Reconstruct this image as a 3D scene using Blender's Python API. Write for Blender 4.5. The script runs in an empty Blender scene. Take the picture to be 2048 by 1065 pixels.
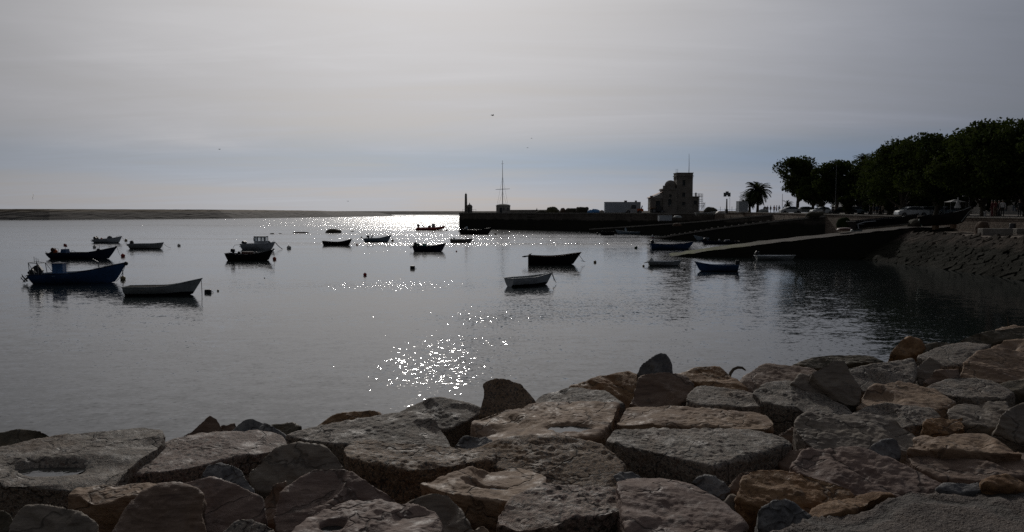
import bpy, bmesh, math, random
import numpy as np
from mathutils import Vector, Matrix

SC = bpy.context.scene
COL = SC.collection
R = math.radians
# ------------------------------------------------------------------ camera
FPX, HEYE = 1650.0, 5.5
cam_d = bpy.data.cameras.new("camera")
cam_d.sensor_width = 36.0
cam_d.lens = FPX / 2048.0 * 36.0
cam_d.clip_start = 0.1
cam_d.clip_end = 30000
cam = bpy.data.objects.new("camera", cam_d)
COL.objects.link(cam)
PITCH = math.atan((532.5 - 424.0) / FPX)
cam.location = (0, 0, HEYE)
cam.rotation_euler = (math.pi / 2 - PITCH, 0, 0)
SC.camera = cam
SC.render.resolution_x, SC.render.resolution_y = 1024, 532
SC.view_settings.view_transform = 'Standard'
SC.view_settings.look = 'None'
SC.view_settings.exposure = 0.0
SC.view_settings.gamma = 1.0
SC.render.engine = 'CYCLES'
SC.cycles.use_denoising = False
SC.cycles.max_bounces = 6
SC.cycles.diffuse_bounces = 3
SC.cycles.glossy_bounces = 3
SC.cycles.transmission_bounces = 3
SC.cycles.transparent_max_bounces = 6
SC.cycles.sample_clamp_direct = 0
SC.cycles.caustics_reflective = False
SC.cycles.caustics_refractive = False

# ------------------------------------------------------------------ world + sun
SUN_EL, SUN_AZ = 25.0, -6.5          # azimuth from +Y towards +X
SUN = Vector((math.sin(R(SUN_AZ)) * math.cos(R(SUN_EL)), math.cos(R(SUN_AZ)) * math.cos(R(SUN_EL)), math.sin(R(SUN_EL))))

class NT:
    """tiny node helper"""
    def __init__(s, tree):
        s.t = tree; s.n = tree.nodes; s.l = tree.links
    def node(s, typ, **kw):
        nd = s.n.new(typ)
        ins = kw.pop('ins', {})
        for k, v in kw.items(): setattr(nd, k, v)
        for k, v in ins.items(): s.put(nd.inputs[k], v)
        return nd
    def put(s, sock, v):
        if isinstance(v, bpy.types.NodeSocket): s.l.new(v, sock)
        elif isinstance(v, bpy.types.Node): s.l.new(v.outputs[0], sock)
        else:
            if isinstance(v, (tuple, list)) and sock.type == 'RGBA' and len(v) == 3: v = (*v, 1)
            sock.default_value = v
    def m(s, op, a, b=0.0, c=0.0, clamp=False):
        nd = s.node('ShaderNodeMath', operation=op, use_clamp=clamp)
        s.put(nd.inputs[0], a); s.put(nd.inputs[1], b); s.put(nd.inputs[2], c)
        return nd.outputs[0]
    def v(s, op, a, b=(0, 0, 0), scale=None):
        nd = s.node('ShaderNodeVectorMath', operation=op)
        s.put(nd.inputs[0], a)
        if op not in ('LENGTH', 'NORMALIZE', 'SCALE'): s.put(nd.inputs[1], b)
        if scale is not None: s.put(nd.inputs['Scale'], scale)
        return nd.outputs['Value'] if op in ('DOT_PRODUCT', 'LENGTH') else nd.outputs[0]
    def mix(s, f, a, b, blend='MIX'):
        nd = s.node('ShaderNodeMix', data_type='RGBA', blend_type=blend)
        s.put(nd.inputs[0], f); s.put(nd.inputs[6], a); s.put(nd.inputs[7], b)
        return nd.outputs[2]
    def noise(s, vec, scale, detail=3, rough=.55, dist=0.0, out='Fac'):
        nd = s.node('ShaderNodeTexNoise', ins={'Vector': vec, 'Scale': scale, 'Detail': detail, 'Roughness': rough, 'Distortion': dist})
        return nd.outputs[out]
    def ramp(s, f, stops):
        nd = s.node('ShaderNodeValToRGB')
        s.put(nd.inputs[0], f)
        e = nd.color_ramp.elements
        while len(e) < len(stops): e.new(.5)
        for i, (p, c) in enumerate(stops):
            e[i].position = p
            e[i].color = (*c, 1) if isinstance(c, (tuple, list)) else (c, c, c, 1)
        return nd.outputs[0]
    def smooth(s, x, a, b):
        nd = s.node('ShaderNodeMapRange', interpolation_type='SMOOTHSTEP', ins={'Value': x, 'From Min': a, 'From Max': b})
        return nd.outputs[0]

world = bpy.data.worlds.new("World")
SC.world = world
world.use_nodes = True
w = NT(world.node_tree)
w.n.clear()
d = w.v('NORMALIZE', w.node('ShaderNodeTexCoord').outputs['Generated'])
sep = w.node('ShaderNodeSeparateXYZ', ins={0: d})
zc = w.m('MAXIMUM', sep.outputs[2], 0.0)
sky = w.node('ShaderNodeTexSky', sky_type='NISHITA')
sky.sun_disc = False
sky.sun_elevation = R(SUN_EL)
sky.sun_rotation = R(SUN_AZ)
sky.air_density = 1.0; sky.dust_density = 1.5; sky.ozone_density = 1.0
nish = w.v('SCALE', sky.outputs[0], scale=0.055)
# veil of high cloud: bright round the sun, dim away from it
cosang = w.v('DOT_PRODUCT', d, tuple(SUN))
ang = w.m('MULTIPLY', w.m('ARCCOSINE', w.m('MINIMUM', cosang, .99999)), 180 / math.pi)
g1 = w.m('EXPONENT', w.m('MULTIPLY', w.m('POWER', w.m('DIVIDE', ang, 32.0), 2.0), -1.0))
g2 = w.m('EXPONENT', w.m('MULTIPLY', w.m('DIVIDE', ang, 6.0), -1.0))
elev = w.m('MULTIPLY', w.m('ARCSINE', zc), 180 / math.pi)
gh = w.m('EXPONENT', w.m('MULTIPLY', w.m('POWER', w.m('DIVIDE', elev, 3.6), 2.0), -1.0))
front = w.smooth(sep.outputs[1], -.2, .9)
# streaky clouds on a high plane
inv = w.m('DIVIDE', 1.0, w.m('ADD', zc, 0.10))
pl = w.v('MULTIPLY', d, w.node('ShaderNodeCombineXYZ', ins={0: inv, 1: inv, 2: 0.0}))
pl2 = w.v('MULTIPLY', pl, (.5, .85, 1))
n1 = w.noise(pl2, 0.7, 5, .55, .8)
n2 = w.noise(w.v('ADD', w.v('MULTIPLY', pl, (.35, 1.5, 1)), (7.3, 2.1, 0)), 1.5, 5, .58, 1.2)
cl = w.m('ADD', w.m('MULTIPLY', n1, .65), w.m('MULTIPLY', n2, .35))
cover = w.smooth(cl, .30, .58)
# the clear bluish band low in the sky
el2 = w.m('ADD', elev, w.m('MULTIPLY', w.m('SUBTRACT', n1, .5), 3.0))
band = w.m('EXPONENT', w.m('MULTIPLY', w.m('POWER', w.m('DIVIDE', w.m('SUBTRACT', el2, 3.4), 1.5), 2.0), -1.0))
side = w.smooth(sep.outputs[0], -.42, .30)
bandf = w.m('MULTIPLY', band, w.m('ADD', .42, w.m('MULTIPLY', side, .40)))
lum = w.m('ADD', .085, w.m('ADD', w.m('MULTIPLY', g1, .585), w.m('MULTIPLY', g2, .1)))
lum = w.m('MULTIPLY', lum, w.m('ADD', .64, w.m('MULTIPLY', cl, .78)))
warm = w.mix(w.smooth(ang, 14, 44), (.990, .973, .985), w.mix(w.smooth(sep.outputs[0], -.45, .45), (.955, .968, 1.045), (.86, .93, 1.11)))
cloudc = w.v('MULTIPLY', warm, w.node('ShaderNodeCombineXYZ', ins={0: lum, 1: lum, 2: lum}))
hz = w.m('MULTIPLY', w.m('MULTIPLY', gh, front), .04)
cloudc = w.v('ADD', cloudc, w.v('SCALE', (.9, 1.0, 1.15), scale=hz))
cf = w.m('ADD', .93, w.m('MULTIPLY', cover, .07))
cf = w.m('MULTIPLY', cf, w.m('SUBTRACT', 1.0, w.m('MULTIPLY', bandf, 0.0)))
skyc = w.mix(cf, nish, cloudc)
skyc = w.mix(bandf, skyc, w.v('MULTIPLY', skyc, (.66, .82, .98)))
bg = w.node('ShaderNodeBackground', ins={'Color': skyc, 'Strength': 1.0})
wo = w.node('ShaderNodeOutputWorld', ins={'Surface': bg.outputs[0]})

sun_d = bpy.data.lights.new("sun", 'SUN')
sun_d.energy = 1.2
sun_d.angle = R(1.7)
sun_d.color = (1.0, .95, .88)
sun = bpy.data.objects.new("sun", sun_d)
COL.objects.link(sun)
sun.rotation_euler = (-SUN).to_track_quat('-Z', 'Y').to_euler()

# ------------------------------------------------------------------ pixel -> world
CP, SP = math.cos(PITCH), math.sin(PITCH)
def ray(px, py):
    u, v_ = (px - 1024.0) / FPX, (532.5 - py) / FPX
    return np.array([u, CP + v_ * SP, -SP + v_ * CP])
CAM = np.array([0, 0, HEYE])
def atz(px, py, z=0.0):
    r = ray(px, py); t = (z - HEYE) / r[2]
    return CAM + r * t
def atd(px, py, Y):
    r = ray(px, py)
    return CAM + r * (Y / r[1])
def gx(px, Y):                       # world x of a pixel column at distance Y
    return (px - 1024.0) / FPX * Y * 1.002
def gz(py, Y):
    return atd(1024, py, Y)[2]

# ------------------------------------------------------------------ objects
def link(o, parent=None):
    COL.objects.link(o)
    if parent is not None: o.parent = parent
    return o
def tag(o, label=None, cat=None, group=None, kind=None):
    if label: o['label'] = label
    if cat: o['category'] = cat
    if group: o['group'] = group
    if kind: o['kind'] = kind
    return o
def root(name, loc, label, cat, group=None, rz=0.0, kind=None):
    o = bpy.data.objects.new(name, None)
    o.empty_display_size = .2
    o.location = loc
    o.rotation_euler = (0, 0, rz)
    link(o)
    return tag(o, label, cat, group, kind)
def copy_tree(o, parent=None):
    c = o.copy(); COL.objects.link(c)
    if parent is not None: c.parent = parent
    for ch in o.children: copy_tree(ch, c)
    return c

class MB:
    """collects shapes and links them as one mesh object"""
    def __init__(s): s.v = []; s.f = []; s.m = []; s.k = 0
    def mat(s, k): s.k = k; return s
    def add(s, vs, fs):
        b = len(s.v); s.v.extend([tuple(map(float, p)) for p in vs])
        for f in fs: s.f.append(tuple(i + b for i in f)); s.m.append(s.k)
        return s
    def box(s, c, d, rz=0.0, ry=0.0, top=None):
        hx, hy, hz = d[0] / 2, d[1] / 2, d[2] / 2
        tx, ty = (top if top else (1, 1))
        vs = []
        for z, kx, ky in ((-hz, 1, 1), (hz, tx, ty)):
            for x, y in ((-1, -1), (1, -1), (1, 1), (-1, 1)):
                X, Y, Z = x * hx * kx, y * hy * ky, z
                X, Z = X * math.cos(ry) + Z * math.sin(ry), -X * math.sin(ry) + Z * math.cos(ry)
                X, Y = X * math.cos(rz) - Y * math.sin(rz), X * math.sin(rz) + Y * math.cos(rz)
                vs.append((c[0] + X, c[1] + Y, c[2] + Z))
        return s.add(vs, [(3, 2, 1, 0), (4, 5, 6, 7), (0, 1, 5, 4), (1, 2, 6, 5), (2, 3, 7, 6), (3, 0, 4, 7)])
    def tube(s, pts, r, n=6, cap=True):
        pts = [Vector(p) for p in pts]
        rs = r if isinstance(r, (list, tuple)) else [r] * len(pts)
        vs = []
        up0 = None
        for i, p in enumerate(pts):
            t = (pts[min(i + 1, len(pts) - 1)] - pts[max(i - 1, 0)])
            t = t.normalized() if t.length > 1e-9 else Vector((0, 0, 1))
            if up0 is None:
                up0 = Vector((0, 0, 1)) if abs(t.z) < .9 else Vector((1, 0, 0))
            a = t.cross(up0).normalized(); b = a.cross(t).normalized(); up0 = b
            for k in range(n):
                q = 2 * math.pi * k / n
                vs.append(p + (a * math.cos(q) + b * math.sin(q)) * rs[i])
        fs = []
        for i in range(len(pts) - 1):
            for k in range(n):
                k2 = (k + 1) % n
                fs.append((i * n + k, i * n + k2, (i + 1) * n + k2, (i + 1) * n + k))
        if cap:
            fs.append(tuple(range(n))[::-1]); fs.append(tuple((len(pts) - 1) * n + k for k in range(n)))
        return s.add(vs, fs)
    def lathe(s, prof, n=16, c=(0, 0, 0), sx=1, sy=1):
        vs = []; fs = []
        for r_, z in prof:
            for k in range(n):
                q = 2 * math.pi * k / n
                vs.append((c[0] + r_ * sx * math.cos(q), c[1] + r_ * sy * math.sin(q), c[2] + z))
        for i in range(len(prof) - 1):
            for k in range(n):
                k2 = (k + 1) % n
                fs.append((i * n + k, i * n + k2, (i + 1) * n + k2, (i + 1) * n + k))
        fs.append(tuple(range(n))[::-1]); fs.append(tuple((len(prof) - 1) * n + k for k in range(n)))
        return s.add(vs, fs)
    def ball(s, c, r, n=12, m=8, sz=1.0):
        prof = [(max(1e-3, r * math.sin(math.pi * i / m)), -r * sz * math.cos(math.pi * i / m)) for i in range(m + 1)]
        return s.lathe(prof, n, c)
    def prism(s, poly, z0, z1):
        n = len(poly)
        zz0 = z0 if isinstance(z0, (list, tuple)) else [z0] * n
        zz1 = z1 if isinstance(z1, (list, tuple)) else [z1] * n
        vs = [(x, y, zz0[i]) for i, (x, y) in enumerate(poly)] + [(x, y, zz1[i]) for i, (x, y) in enumerate(poly)]
        fs = [tuple(range(n))[::-1], tuple(range(n, 2 * n))] + [(i, (i + 1) % n, n + (i + 1) % n, n + i) for i in range(n)]
        return s.add(vs, fs)
    def loft(s, rings, cap=True, closed=True):
        n = len(rings[0]); vs = [p for r_ in rings for p in r_]; fs = []
        for i in range(len(rings) - 1):
            for k in range(n if closed else n - 1):
                k2 = (k + 1) % n
                fs.append((i * n + k, i * n + k2, (i + 1) * n + k2, (i + 1) * n + k))
        if cap and closed:
            fs.append(tuple(range(n))[::-1]); fs.append(tuple((len(rings) - 1) * n + k for k in range(n)))
        return s.add(vs, fs)
    def build(s, name, mats, parent=None, smooth=False, loc=None, fix=True):
        me = bpy.data.meshes.new(name)
        me.from_pydata(s.v, [], s.f)
        if not isinstance(mats, (list, tuple)): mats = [mats]
        for m_ in mats: me.materials.append(m_)
        me.polygons.foreach_set('material_index', s.m)
        if fix:
            bm = bmesh.new(); bm.from_mesh(me)
            bmesh.ops.recalc_face_normals(bm, faces=bm.faces)
            bm.to_mesh(me); bm.free()
        if smooth:
            me.polygons.foreach_set('use_smooth', [True] * len(me.polygons))
            me.set_sharp_from_angle(angle=R(40))
        me.update()
        o = bpy.data.objects.new(name, me)
        if loc is not None: o.location = loc
        return link(o, parent)

def np_mesh(name, V, F, mats, parent=None, smooth=True, loc=None, n=3):
    me = bpy.data.meshes.new(name)
    V = np.asarray(V, dtype=np.float32); F = np.asarray(F, dtype=np.int32)
    me.vertices.add(len(V)); me.vertices.foreach_set('co', V.ravel())
    me.loops.add(F.size); me.loops.foreach_set('vertex_index', F.ravel())
    me.polygons.add(len(F))
    me.polygons.foreach_set('loop_start', np.arange(len(F), dtype=np.int32) * n)
    me.polygons.foreach_set('loop_total', np.full(len(F), n, dtype=np.int32))
    me.polygons.foreach_set('use_smooth', np.full(len(F), smooth))
    if not isinstance(mats, (list, tuple)): mats = [mats]
    for m_ in mats: me.materials.append(m_)
    me.update(calc_edges=True); me.validate()
    o = bpy.data.objects.new(name, me)
    if loc is not None: o.location = loc
    return link(o, parent)

# ------------------------------------------------------------------ materials
def newmat(name):
    m_ = bpy.data.materials.new(name); m_.use_nodes = True
    t = NT(m_.node_tree); t.n.clear()
    p = t.node('ShaderNodeBsdfPrincipled')
    t.node('ShaderNodeOutputMaterial', ins={'Surface': p.outputs[0]})
    return m_, t, p
_mc = {}
def paint(name, col, rough=.5, var=.25, scale=3.0, dirt=.35, metal=0.0, spec=.3, emis=None):
    """painted or plain surface with grime and uneven tone"""
    if name in _mc: return _mc[name]
    m_, t, p = newmat(name)
    co = t.node('ShaderNodeTexCoord').outputs['Object']
    n = t.noise(co, scale, 5, .6)
    n2_ = t.noise(t.v('MULTIPLY', co, (1, 1, .35)), scale * 3.1, 4, .65)
    dk = tuple(c * (1 - var) for c in col); lt = tuple(min(1, c * (1 + var * .6)) for c in col)
    c = t.mix(t.smooth(n, .3, .7), dk, lt)
    c = t.mix(t.m('MULTIPLY', t.smooth(n2_, .52, .75), dirt), c, tuple(.25 * x + .02 for x in col))
    t.put(p.inputs['Base Color'], c)
    t.put(p.inputs['Roughness'], t.m('ADD', rough - .1, t.m('MULTIPLY', n2_, .2)))
    p.inputs['Metallic'].default_value = metal
    p.inputs['Specular IOR Level'].default_value = spec
    b = t.node('ShaderNodeBump', ins={'Strength': .25, 'Distance': .01, 'Height': n2_})
    t.put(p.inputs['Normal'], b.outputs[0])
    if emis:
        p.inputs['Emission Color'].default_value = (*emis[0], 1); p.inputs['Emission Strength'].default_value = emis[1]
    _mc[name] = m_
    return m_

def rockmat(name, cols, kind):
    m_, t, p = newmat(name)
    co = t.node('ShaderNodeTexCoord').outputs['Object']
    oi = t.node('ShaderNodeObjectInfo').outputs['Random']
    off = t.v('SCALE', (37.1, 11.7, 23.9), scale=oi)
    co = t.v('ADD', co, off)
    a, b_, c_, stain = cols
    big = t.noise(co, 1.6, 4, .6, .3)
    mid = t.noise(co, 7.0, 5, .65)
    fine = t.noise(co, 38.0, 4, .7)
    vfine = t.noise(co, 110.0, 2, .6)
    if kind == 'granite':
        c = t.mix(t.smooth(big, .35, .65), a, b_)
        c = t.mix(t.smooth(fine, .50, .62), c, c_)
        sp = t.smooth(vfine, .56, .66)
        c = t.mix(t.m('MULTIPLY', sp, .8), c, tuple(min(1, x * 2.9) for x in a))
        dk = t.smooth(t.noise(t.v('ADD', co, (3, 1, 4)), 48.0, 2, .5), .54, .62)
        c = t.mix(t.m('MULTIPLY', dk, .8), c, (.03, .03, .03))
        h = t.m('ADD', t.m('MULTIPLY', fine, .6), t.m('ADD', t.m('MULTIPLY', vfine, .45), t.m('MULTIPLY', mid, .35)))
        bs = 1.0
    elif kind == 'sand':
        rot = t.node('ShaderNodeMapping', ins={'Vector': co, 'Rotation': (.35, .18, .5), 'Scale': (.45, .8, 3.6)})
        lay = t.noise(rot.outputs[0], 3.2, 6, .62, .5)
        lay2 = t.noise(rot.outputs[0], 11.0, 4, .6, .2)
        c = t.mix(t.smooth(lay, .36, .62), a, b_)
        c = t.mix(t.m('MULTIPLY', t.smooth(lay2, .54, .68), .65), c, c_)
        c = t.mix(t.m('MULTIPLY', t.smooth(vfine, .5, .7), .35), c, tuple(x * .45 for x in a))
        h = t.m('ADD', t.m('MULTIPLY', lay, 1.6), t.m('ADD', t.m('MULTIPLY', lay2, .9), t.m('MULTIPLY', fine, .45)))
        bs = .8
    else:       # veined / mossy
        c = t.mix(t.smooth(mid, .38, .62), a, b_)
        c = t.mix(t.m('MULTIPLY', t.smooth(fine, .5, .64), .8), c, c_)
        c = t.mix(t.m('MULTIPLY', t.smooth(vfine, .58, .68), .5), c, tuple(min(1, x * 2.4) for x in c_))
        h = t.m('ADD', t.m('MULTIPLY', mid, 1.2), t.m('MULTIPLY', fine, .8))
        bs = .9
    # weather stains and dark crevices have shapes of their own
    st = t.noise(t.v('ADD', co, (5, 9, 2)), 1.3, 5, .65, .8)
    c = t.mix(t.m('MULTIPLY', t.smooth(st, .55, .68), .55), c, stain)
    lich = t.noise(t.v('ADD', co, (15, 3, 8)), 4.5, 6, .7)
    c = t.mix(t.m('MULTIPLY', t.smooth(lich, .60, .68), .45), c, (.035, .033, .03))
    crack = t.node('ShaderNodeTexVoronoi', feature='DISTANCE_TO_EDGE', ins={'Vector': t.v('ADD', co, t.v('SCALE', t.noise(co, 3.0, 3, .6, 0, 'Color'), scale=.5)), 'Scale': 1.5}).outputs['Distance']
    ck = t.smooth(crack, 0.0, .022)
    h = t.m('ADD', h, t.m('MULTIPLY', ck, .9))
    c = t.mix(t.m('MULTIPLY', t.m('SUBTRACT', 1.0, ck), .5), c, (.03, .025, .02))
    t.put(p.inputs['Base Color'], c)
    t.put(p.inputs['Roughness'], t.m('SUBTRACT', .82, t.m('MULTIPLY', t.smooth(mid, .45, .7), .28)))
    p.inputs['Specular IOR Level'].default_value = .32
    b = t.node('ShaderNodeBump', ins={'Strength': bs, 'Distance': .013, 'Height': h})
    t.put(p.inputs['Normal'], b.outputs[0])
    return m_
RM = {
 'granite': rockmat('grey_granite', ((0.149, 0.130, 0.106), (0.218, 0.183, 0.148), (0.121, 0.085, 0.067), (0.153, 0.099, 0.061)), 'granite'),
 'pink': rockmat('pinkish_granite', ((0.170, 0.129, 0.106), (0.230, 0.179, 0.140), (0.143, 0.080, 0.063), (0.144, 0.080, 0.046)), 'granite'),
 'pebble': rockmat('pebbly_conglomerate', ((0.152, 0.103, 0.066), (0.212, 0.152, 0.101), (0.092, 0.059, 0.038), (0.206, 0.107, 0.036)), 'granite'),
 'tan': rockmat('tan_sandstone', ((0.192, 0.125, 0.081), (0.282, 0.193, 0.124), (0.112, 0.071, 0.047), (0.154, 0.080, 0.037)), 'sand'),
 'brown': rockmat('brown_sandstone', ((0.143, 0.094, 0.066), (0.201, 0.139, 0.101), (0.073, 0.045, 0.033), (0.123, 0.067, 0.033)), 'sand'),
 'mauve': rockmat('mauve_sandstone', ((0.151, 0.102, 0.082), (0.211, 0.147, 0.117), (0.082, 0.052, 0.043), (0.112, 0.062, 0.046)), 'sand'),
 'orange': rockmat('rusty_orange_stone', ((0.163, 0.089, 0.041), (0.245, 0.144, 0.068), (0.088, 0.045, 0.019), (0.208, 0.091, 0.027)), 'vein'),
 'blue': rockmat('bluish_veined_stone', ((0.099, 0.098, 0.099), (0.186, 0.179, 0.170), (0.056, 0.053, 0.056), (0.091, 0.072, 0.055)), 'vein'),
 'grey': rockmat('smooth_grey_stone', ((0.150, 0.125, 0.102), (0.199, 0.165, 0.129), (0.101, 0.079, 0.061), (0.132, 0.086, 0.050)), 'sand'),
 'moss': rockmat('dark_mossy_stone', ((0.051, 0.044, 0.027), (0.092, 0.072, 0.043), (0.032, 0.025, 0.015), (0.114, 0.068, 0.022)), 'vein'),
}
# ------------------------------------------------------------------ water
def water_material():
    m_, t, p = newmat('harbour_water')
    co = t.node('ShaderNodeTexCoord').outputs['Object']
    s = t.node('ShaderNodeSeparateXYZ', ins={0: co})
    wob = t.noise(t.v('MULTIPLY', co, (.02, .06, 1)), 1.0, 4, .6)
    X = s.outputs[0]
    Y = s.outputs[1]
    wb = t.m('SUBTRACT', wob, .5)
    # gusts that ruffle the surface: centre, half sizes, strength
    gusts = [(-1.2, 40, 2.8, 7.0, .25), (2.2, 48, 3.4, 5.0, .34), (8.0, 50, 5.0, 4.5, .40), (-2.4, 30, 1.8, 5, .32), (-9.5, 62, 6.0, 3.2, .36),
             (2, 141, 38, 7.5, 1.45), (-8, 168, 40, 9, .55), (-36, 262, 22, 14, 1.5), (-40, 205, 24, 9, .5), (10, 190, 26, 7, .6),
             (-72, 700, 170, 420, .85), (-60, 330, 95, 25, .6)]
    acc = None
    for cx, cy, rx, ry, a in gusts:
        dx = t.m('DIVIDE', t.m('SUBTRACT', t.m('ADD', X, t.m('MULTIPLY', wb, rx * 1.6)), cx), rx)
        dy = t.m('DIVIDE', t.m('SUBTRACT', t.m('ADD', Y, t.m('MULTIPLY', wb, ry * 1.6)), cy), ry)
        e = t.m('EXPONENT', t.m('MULTIPLY', t.m('ADD', t.m('MULTIPLY', dx, dx), t.m('MULTIPLY', dy, dy)), -1.0))
        e = t.m('MULTIPLY', e, a)
        acc = e if acc is None else t.m('ADD', acc, e)
    streak = t.noise(t.v('MULTIPLY', co, (.018, .11, 1)), 1.0, 5, .62, .3)
    st2 = t.smooth(streak, .38, .66)
    gust = t.m('MULTIPLY', acc, t.m('ADD', .45, t.m('MULTIPLY', st2, .9)))
    far = t.smooth(Y, 60, 260)
    near = t.m('SUBTRACT', 1.0, t.smooth(Y, 10, 34))
    # slopes read straight from noise, metre-sized swell down to hand-sized ripples
    def sl(scale, stretch, detail, off):
        n = t.noise(t.v('ADD', t.v('MULTIPLY', co, (stretch, 1, 1)), off), scale, detail, .55, 0, 'Color')
        return t.v('SUBTRACT', n, (.5, .5, .5))
    s1 = sl(.42, .45, 1, (0, 0, 0))
    s2 = sl(1.7, .6, 1, (13, 5, 2))
    s3 = sl(6.5, .75, 2, (3, 31, 7))
    s3 = t.v('SCALE', s3, scale=t.m('ADD', .5, t.m('MULTIPLY', t.v('DOT_PRODUCT', s3, s3), 30.0)))
    a1 = t.m('ADD', .020, t.m('MULTIPLY', gust, .05))
    a2 = t.m('ADD', .038, t.m('ADD', t.m('MULTIPLY', gust, .33), t.m('ADD', t.m('MULTIPLY', st2, .05), t.m('MULTIPLY', near, .045))))
    a3 = t.m('ADD', .046, t.m('ADD', t.m('MULTIPLY', gust, .95), t.m('MULTIPLY', near, .035)))
    sv = t.v('ADD', t.v('SCALE', s1, scale=a1), t.v('ADD', t.v('SCALE', s2, scale=a2), t.v('SCALE', s3, scale=a3)))
    shelter = t.m('MULTIPLY', t.smooth(t.m('SUBTRACT', X, t.m('MULTIPLY', Y, .10)), 8, 24), t.m('SUBTRACT', 1.0, t.smooth(Y, 95, 130)))
    sv = t.v('SCALE', sv, scale=t.m('SUBTRACT', 1.0, t.m('MULTIPLY', shelter, .45)))
    sv = t.v('MULTIPLY', sv, (1.0, 1.3, 0))
    # far out only the faces of the ripples turned to the shore are seen past their crests
    ss = t.node('ShaderNodeSeparateXYZ', ins={0: sv})
    fy = t.smooth(Y, 30, 120)
    sy = t.m('ADD', t.m('MULTIPLY', ss.outputs[1], t.m('SUBTRACT', 1.0, fy)), t.m('MULTIPLY', t.m('ABSOLUTE', ss.outputs[1]), t.m('MULTIPLY', fy, -1.0)))
    sv = t.node('ShaderNodeCombineXYZ', ins={0: ss.outputs[0], 1: sy, 2: 0.0}).outputs[0]
    nrm = t.v('NORMALIZE', t.v('ADD', sv, (0, 0, 1)))
    t.put(p.inputs['Normal'], nrm)
    p.inputs['Base Color'].default_value = (.010, .014, .014, 1)
    t.put(p.inputs['Roughness'], t.m('ADD', .08, t.m('MULTIPLY', t.smooth(Y, 80, 450), .12)))
    p.inputs['IOR'].default_value = 1.333
    p.inputs['Specular IOR Level'].default_value = .5
    return m_
WATER = water_material()
W_ = 9000
o = MB().add([(-W_, -400, 0), (W_, -400, 0), (W_, 12000, 0), (-W_, 12000, 0)], [(0, 1, 2, 3)]).build('water', WATER)
tag(o, 'calm grey harbour water with patches of sun glitter', None, None, 'structure')

# ------------------------------------------------------------------ numpy noise
_rng = np.random.RandomState(5)
_perm = _rng.permutation(256); _perm = np.concatenate([_perm, _perm, _perm])
_val = _rng.rand(256) * 2 - 1
def vnoise(P):
    i = np.floor(P).astype(int); f = P - i; u = f * f * f * (f * (f * 6 - 15) + 10); i &= 255
    def h(dx, dy, dz):
        return _val[_perm[_perm[_perm[(i[:, 0] + dx) & 255] + ((i[:, 1] + dy) & 255)] + ((i[:, 2] + dz) & 255)] & 255]
    def lp(a, b, t_): return a + (b - a) * t_
    x0 = lp(lp(h(0, 0, 0), h(1, 0, 0), u[:, 0]), lp(h(0, 1, 0), h(1, 1, 0), u[:, 0]), u[:, 1])
    x1 = lp(lp(h(0, 0, 1), h(1, 0, 1), u[:, 0]), lp(h(0, 1, 1), h(1, 1, 1), u[:, 0]), u[:, 1])
    return lp(x0, x1, u[:, 2])
def fbm(P, scale, oct_=4, gain=.5):
    r = 0; a = 1.0; s_ = scale
    for k in range(oct_):
        r = r + a * vnoise(P * s_ + 17.3 * k); a *= gain; s_ *= 2.03
    return r
_ico = {}
def ico(n):
    if n not in _ico:
        bm = bmesh.new(); bmesh.ops.create_icosphere(bm, subdivisions=n, radius=1.0)
        V = np.array([v.co[:] for v in bm.verts]); F = np.array([[v.index for v in f.verts] for f in bm.faces])
        bm.free(); _ico[n] = (V, F)
    return _ico[n]
def hull2d(P):
    P = sorted(map(tuple, P))
    def half(pts):
        h = []
        for p in pts:
            while len(h) >= 2 and (h[-1][0] - h[-2][0]) * (p[1] - h[-2][1]) - (h[-1][1] - h[-2][1]) * (p[0] - h[-2][0]) <= 0: h.pop()
            h.append(p)
        return h[:-1]
    return half(P) + half(P[::-1])

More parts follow.
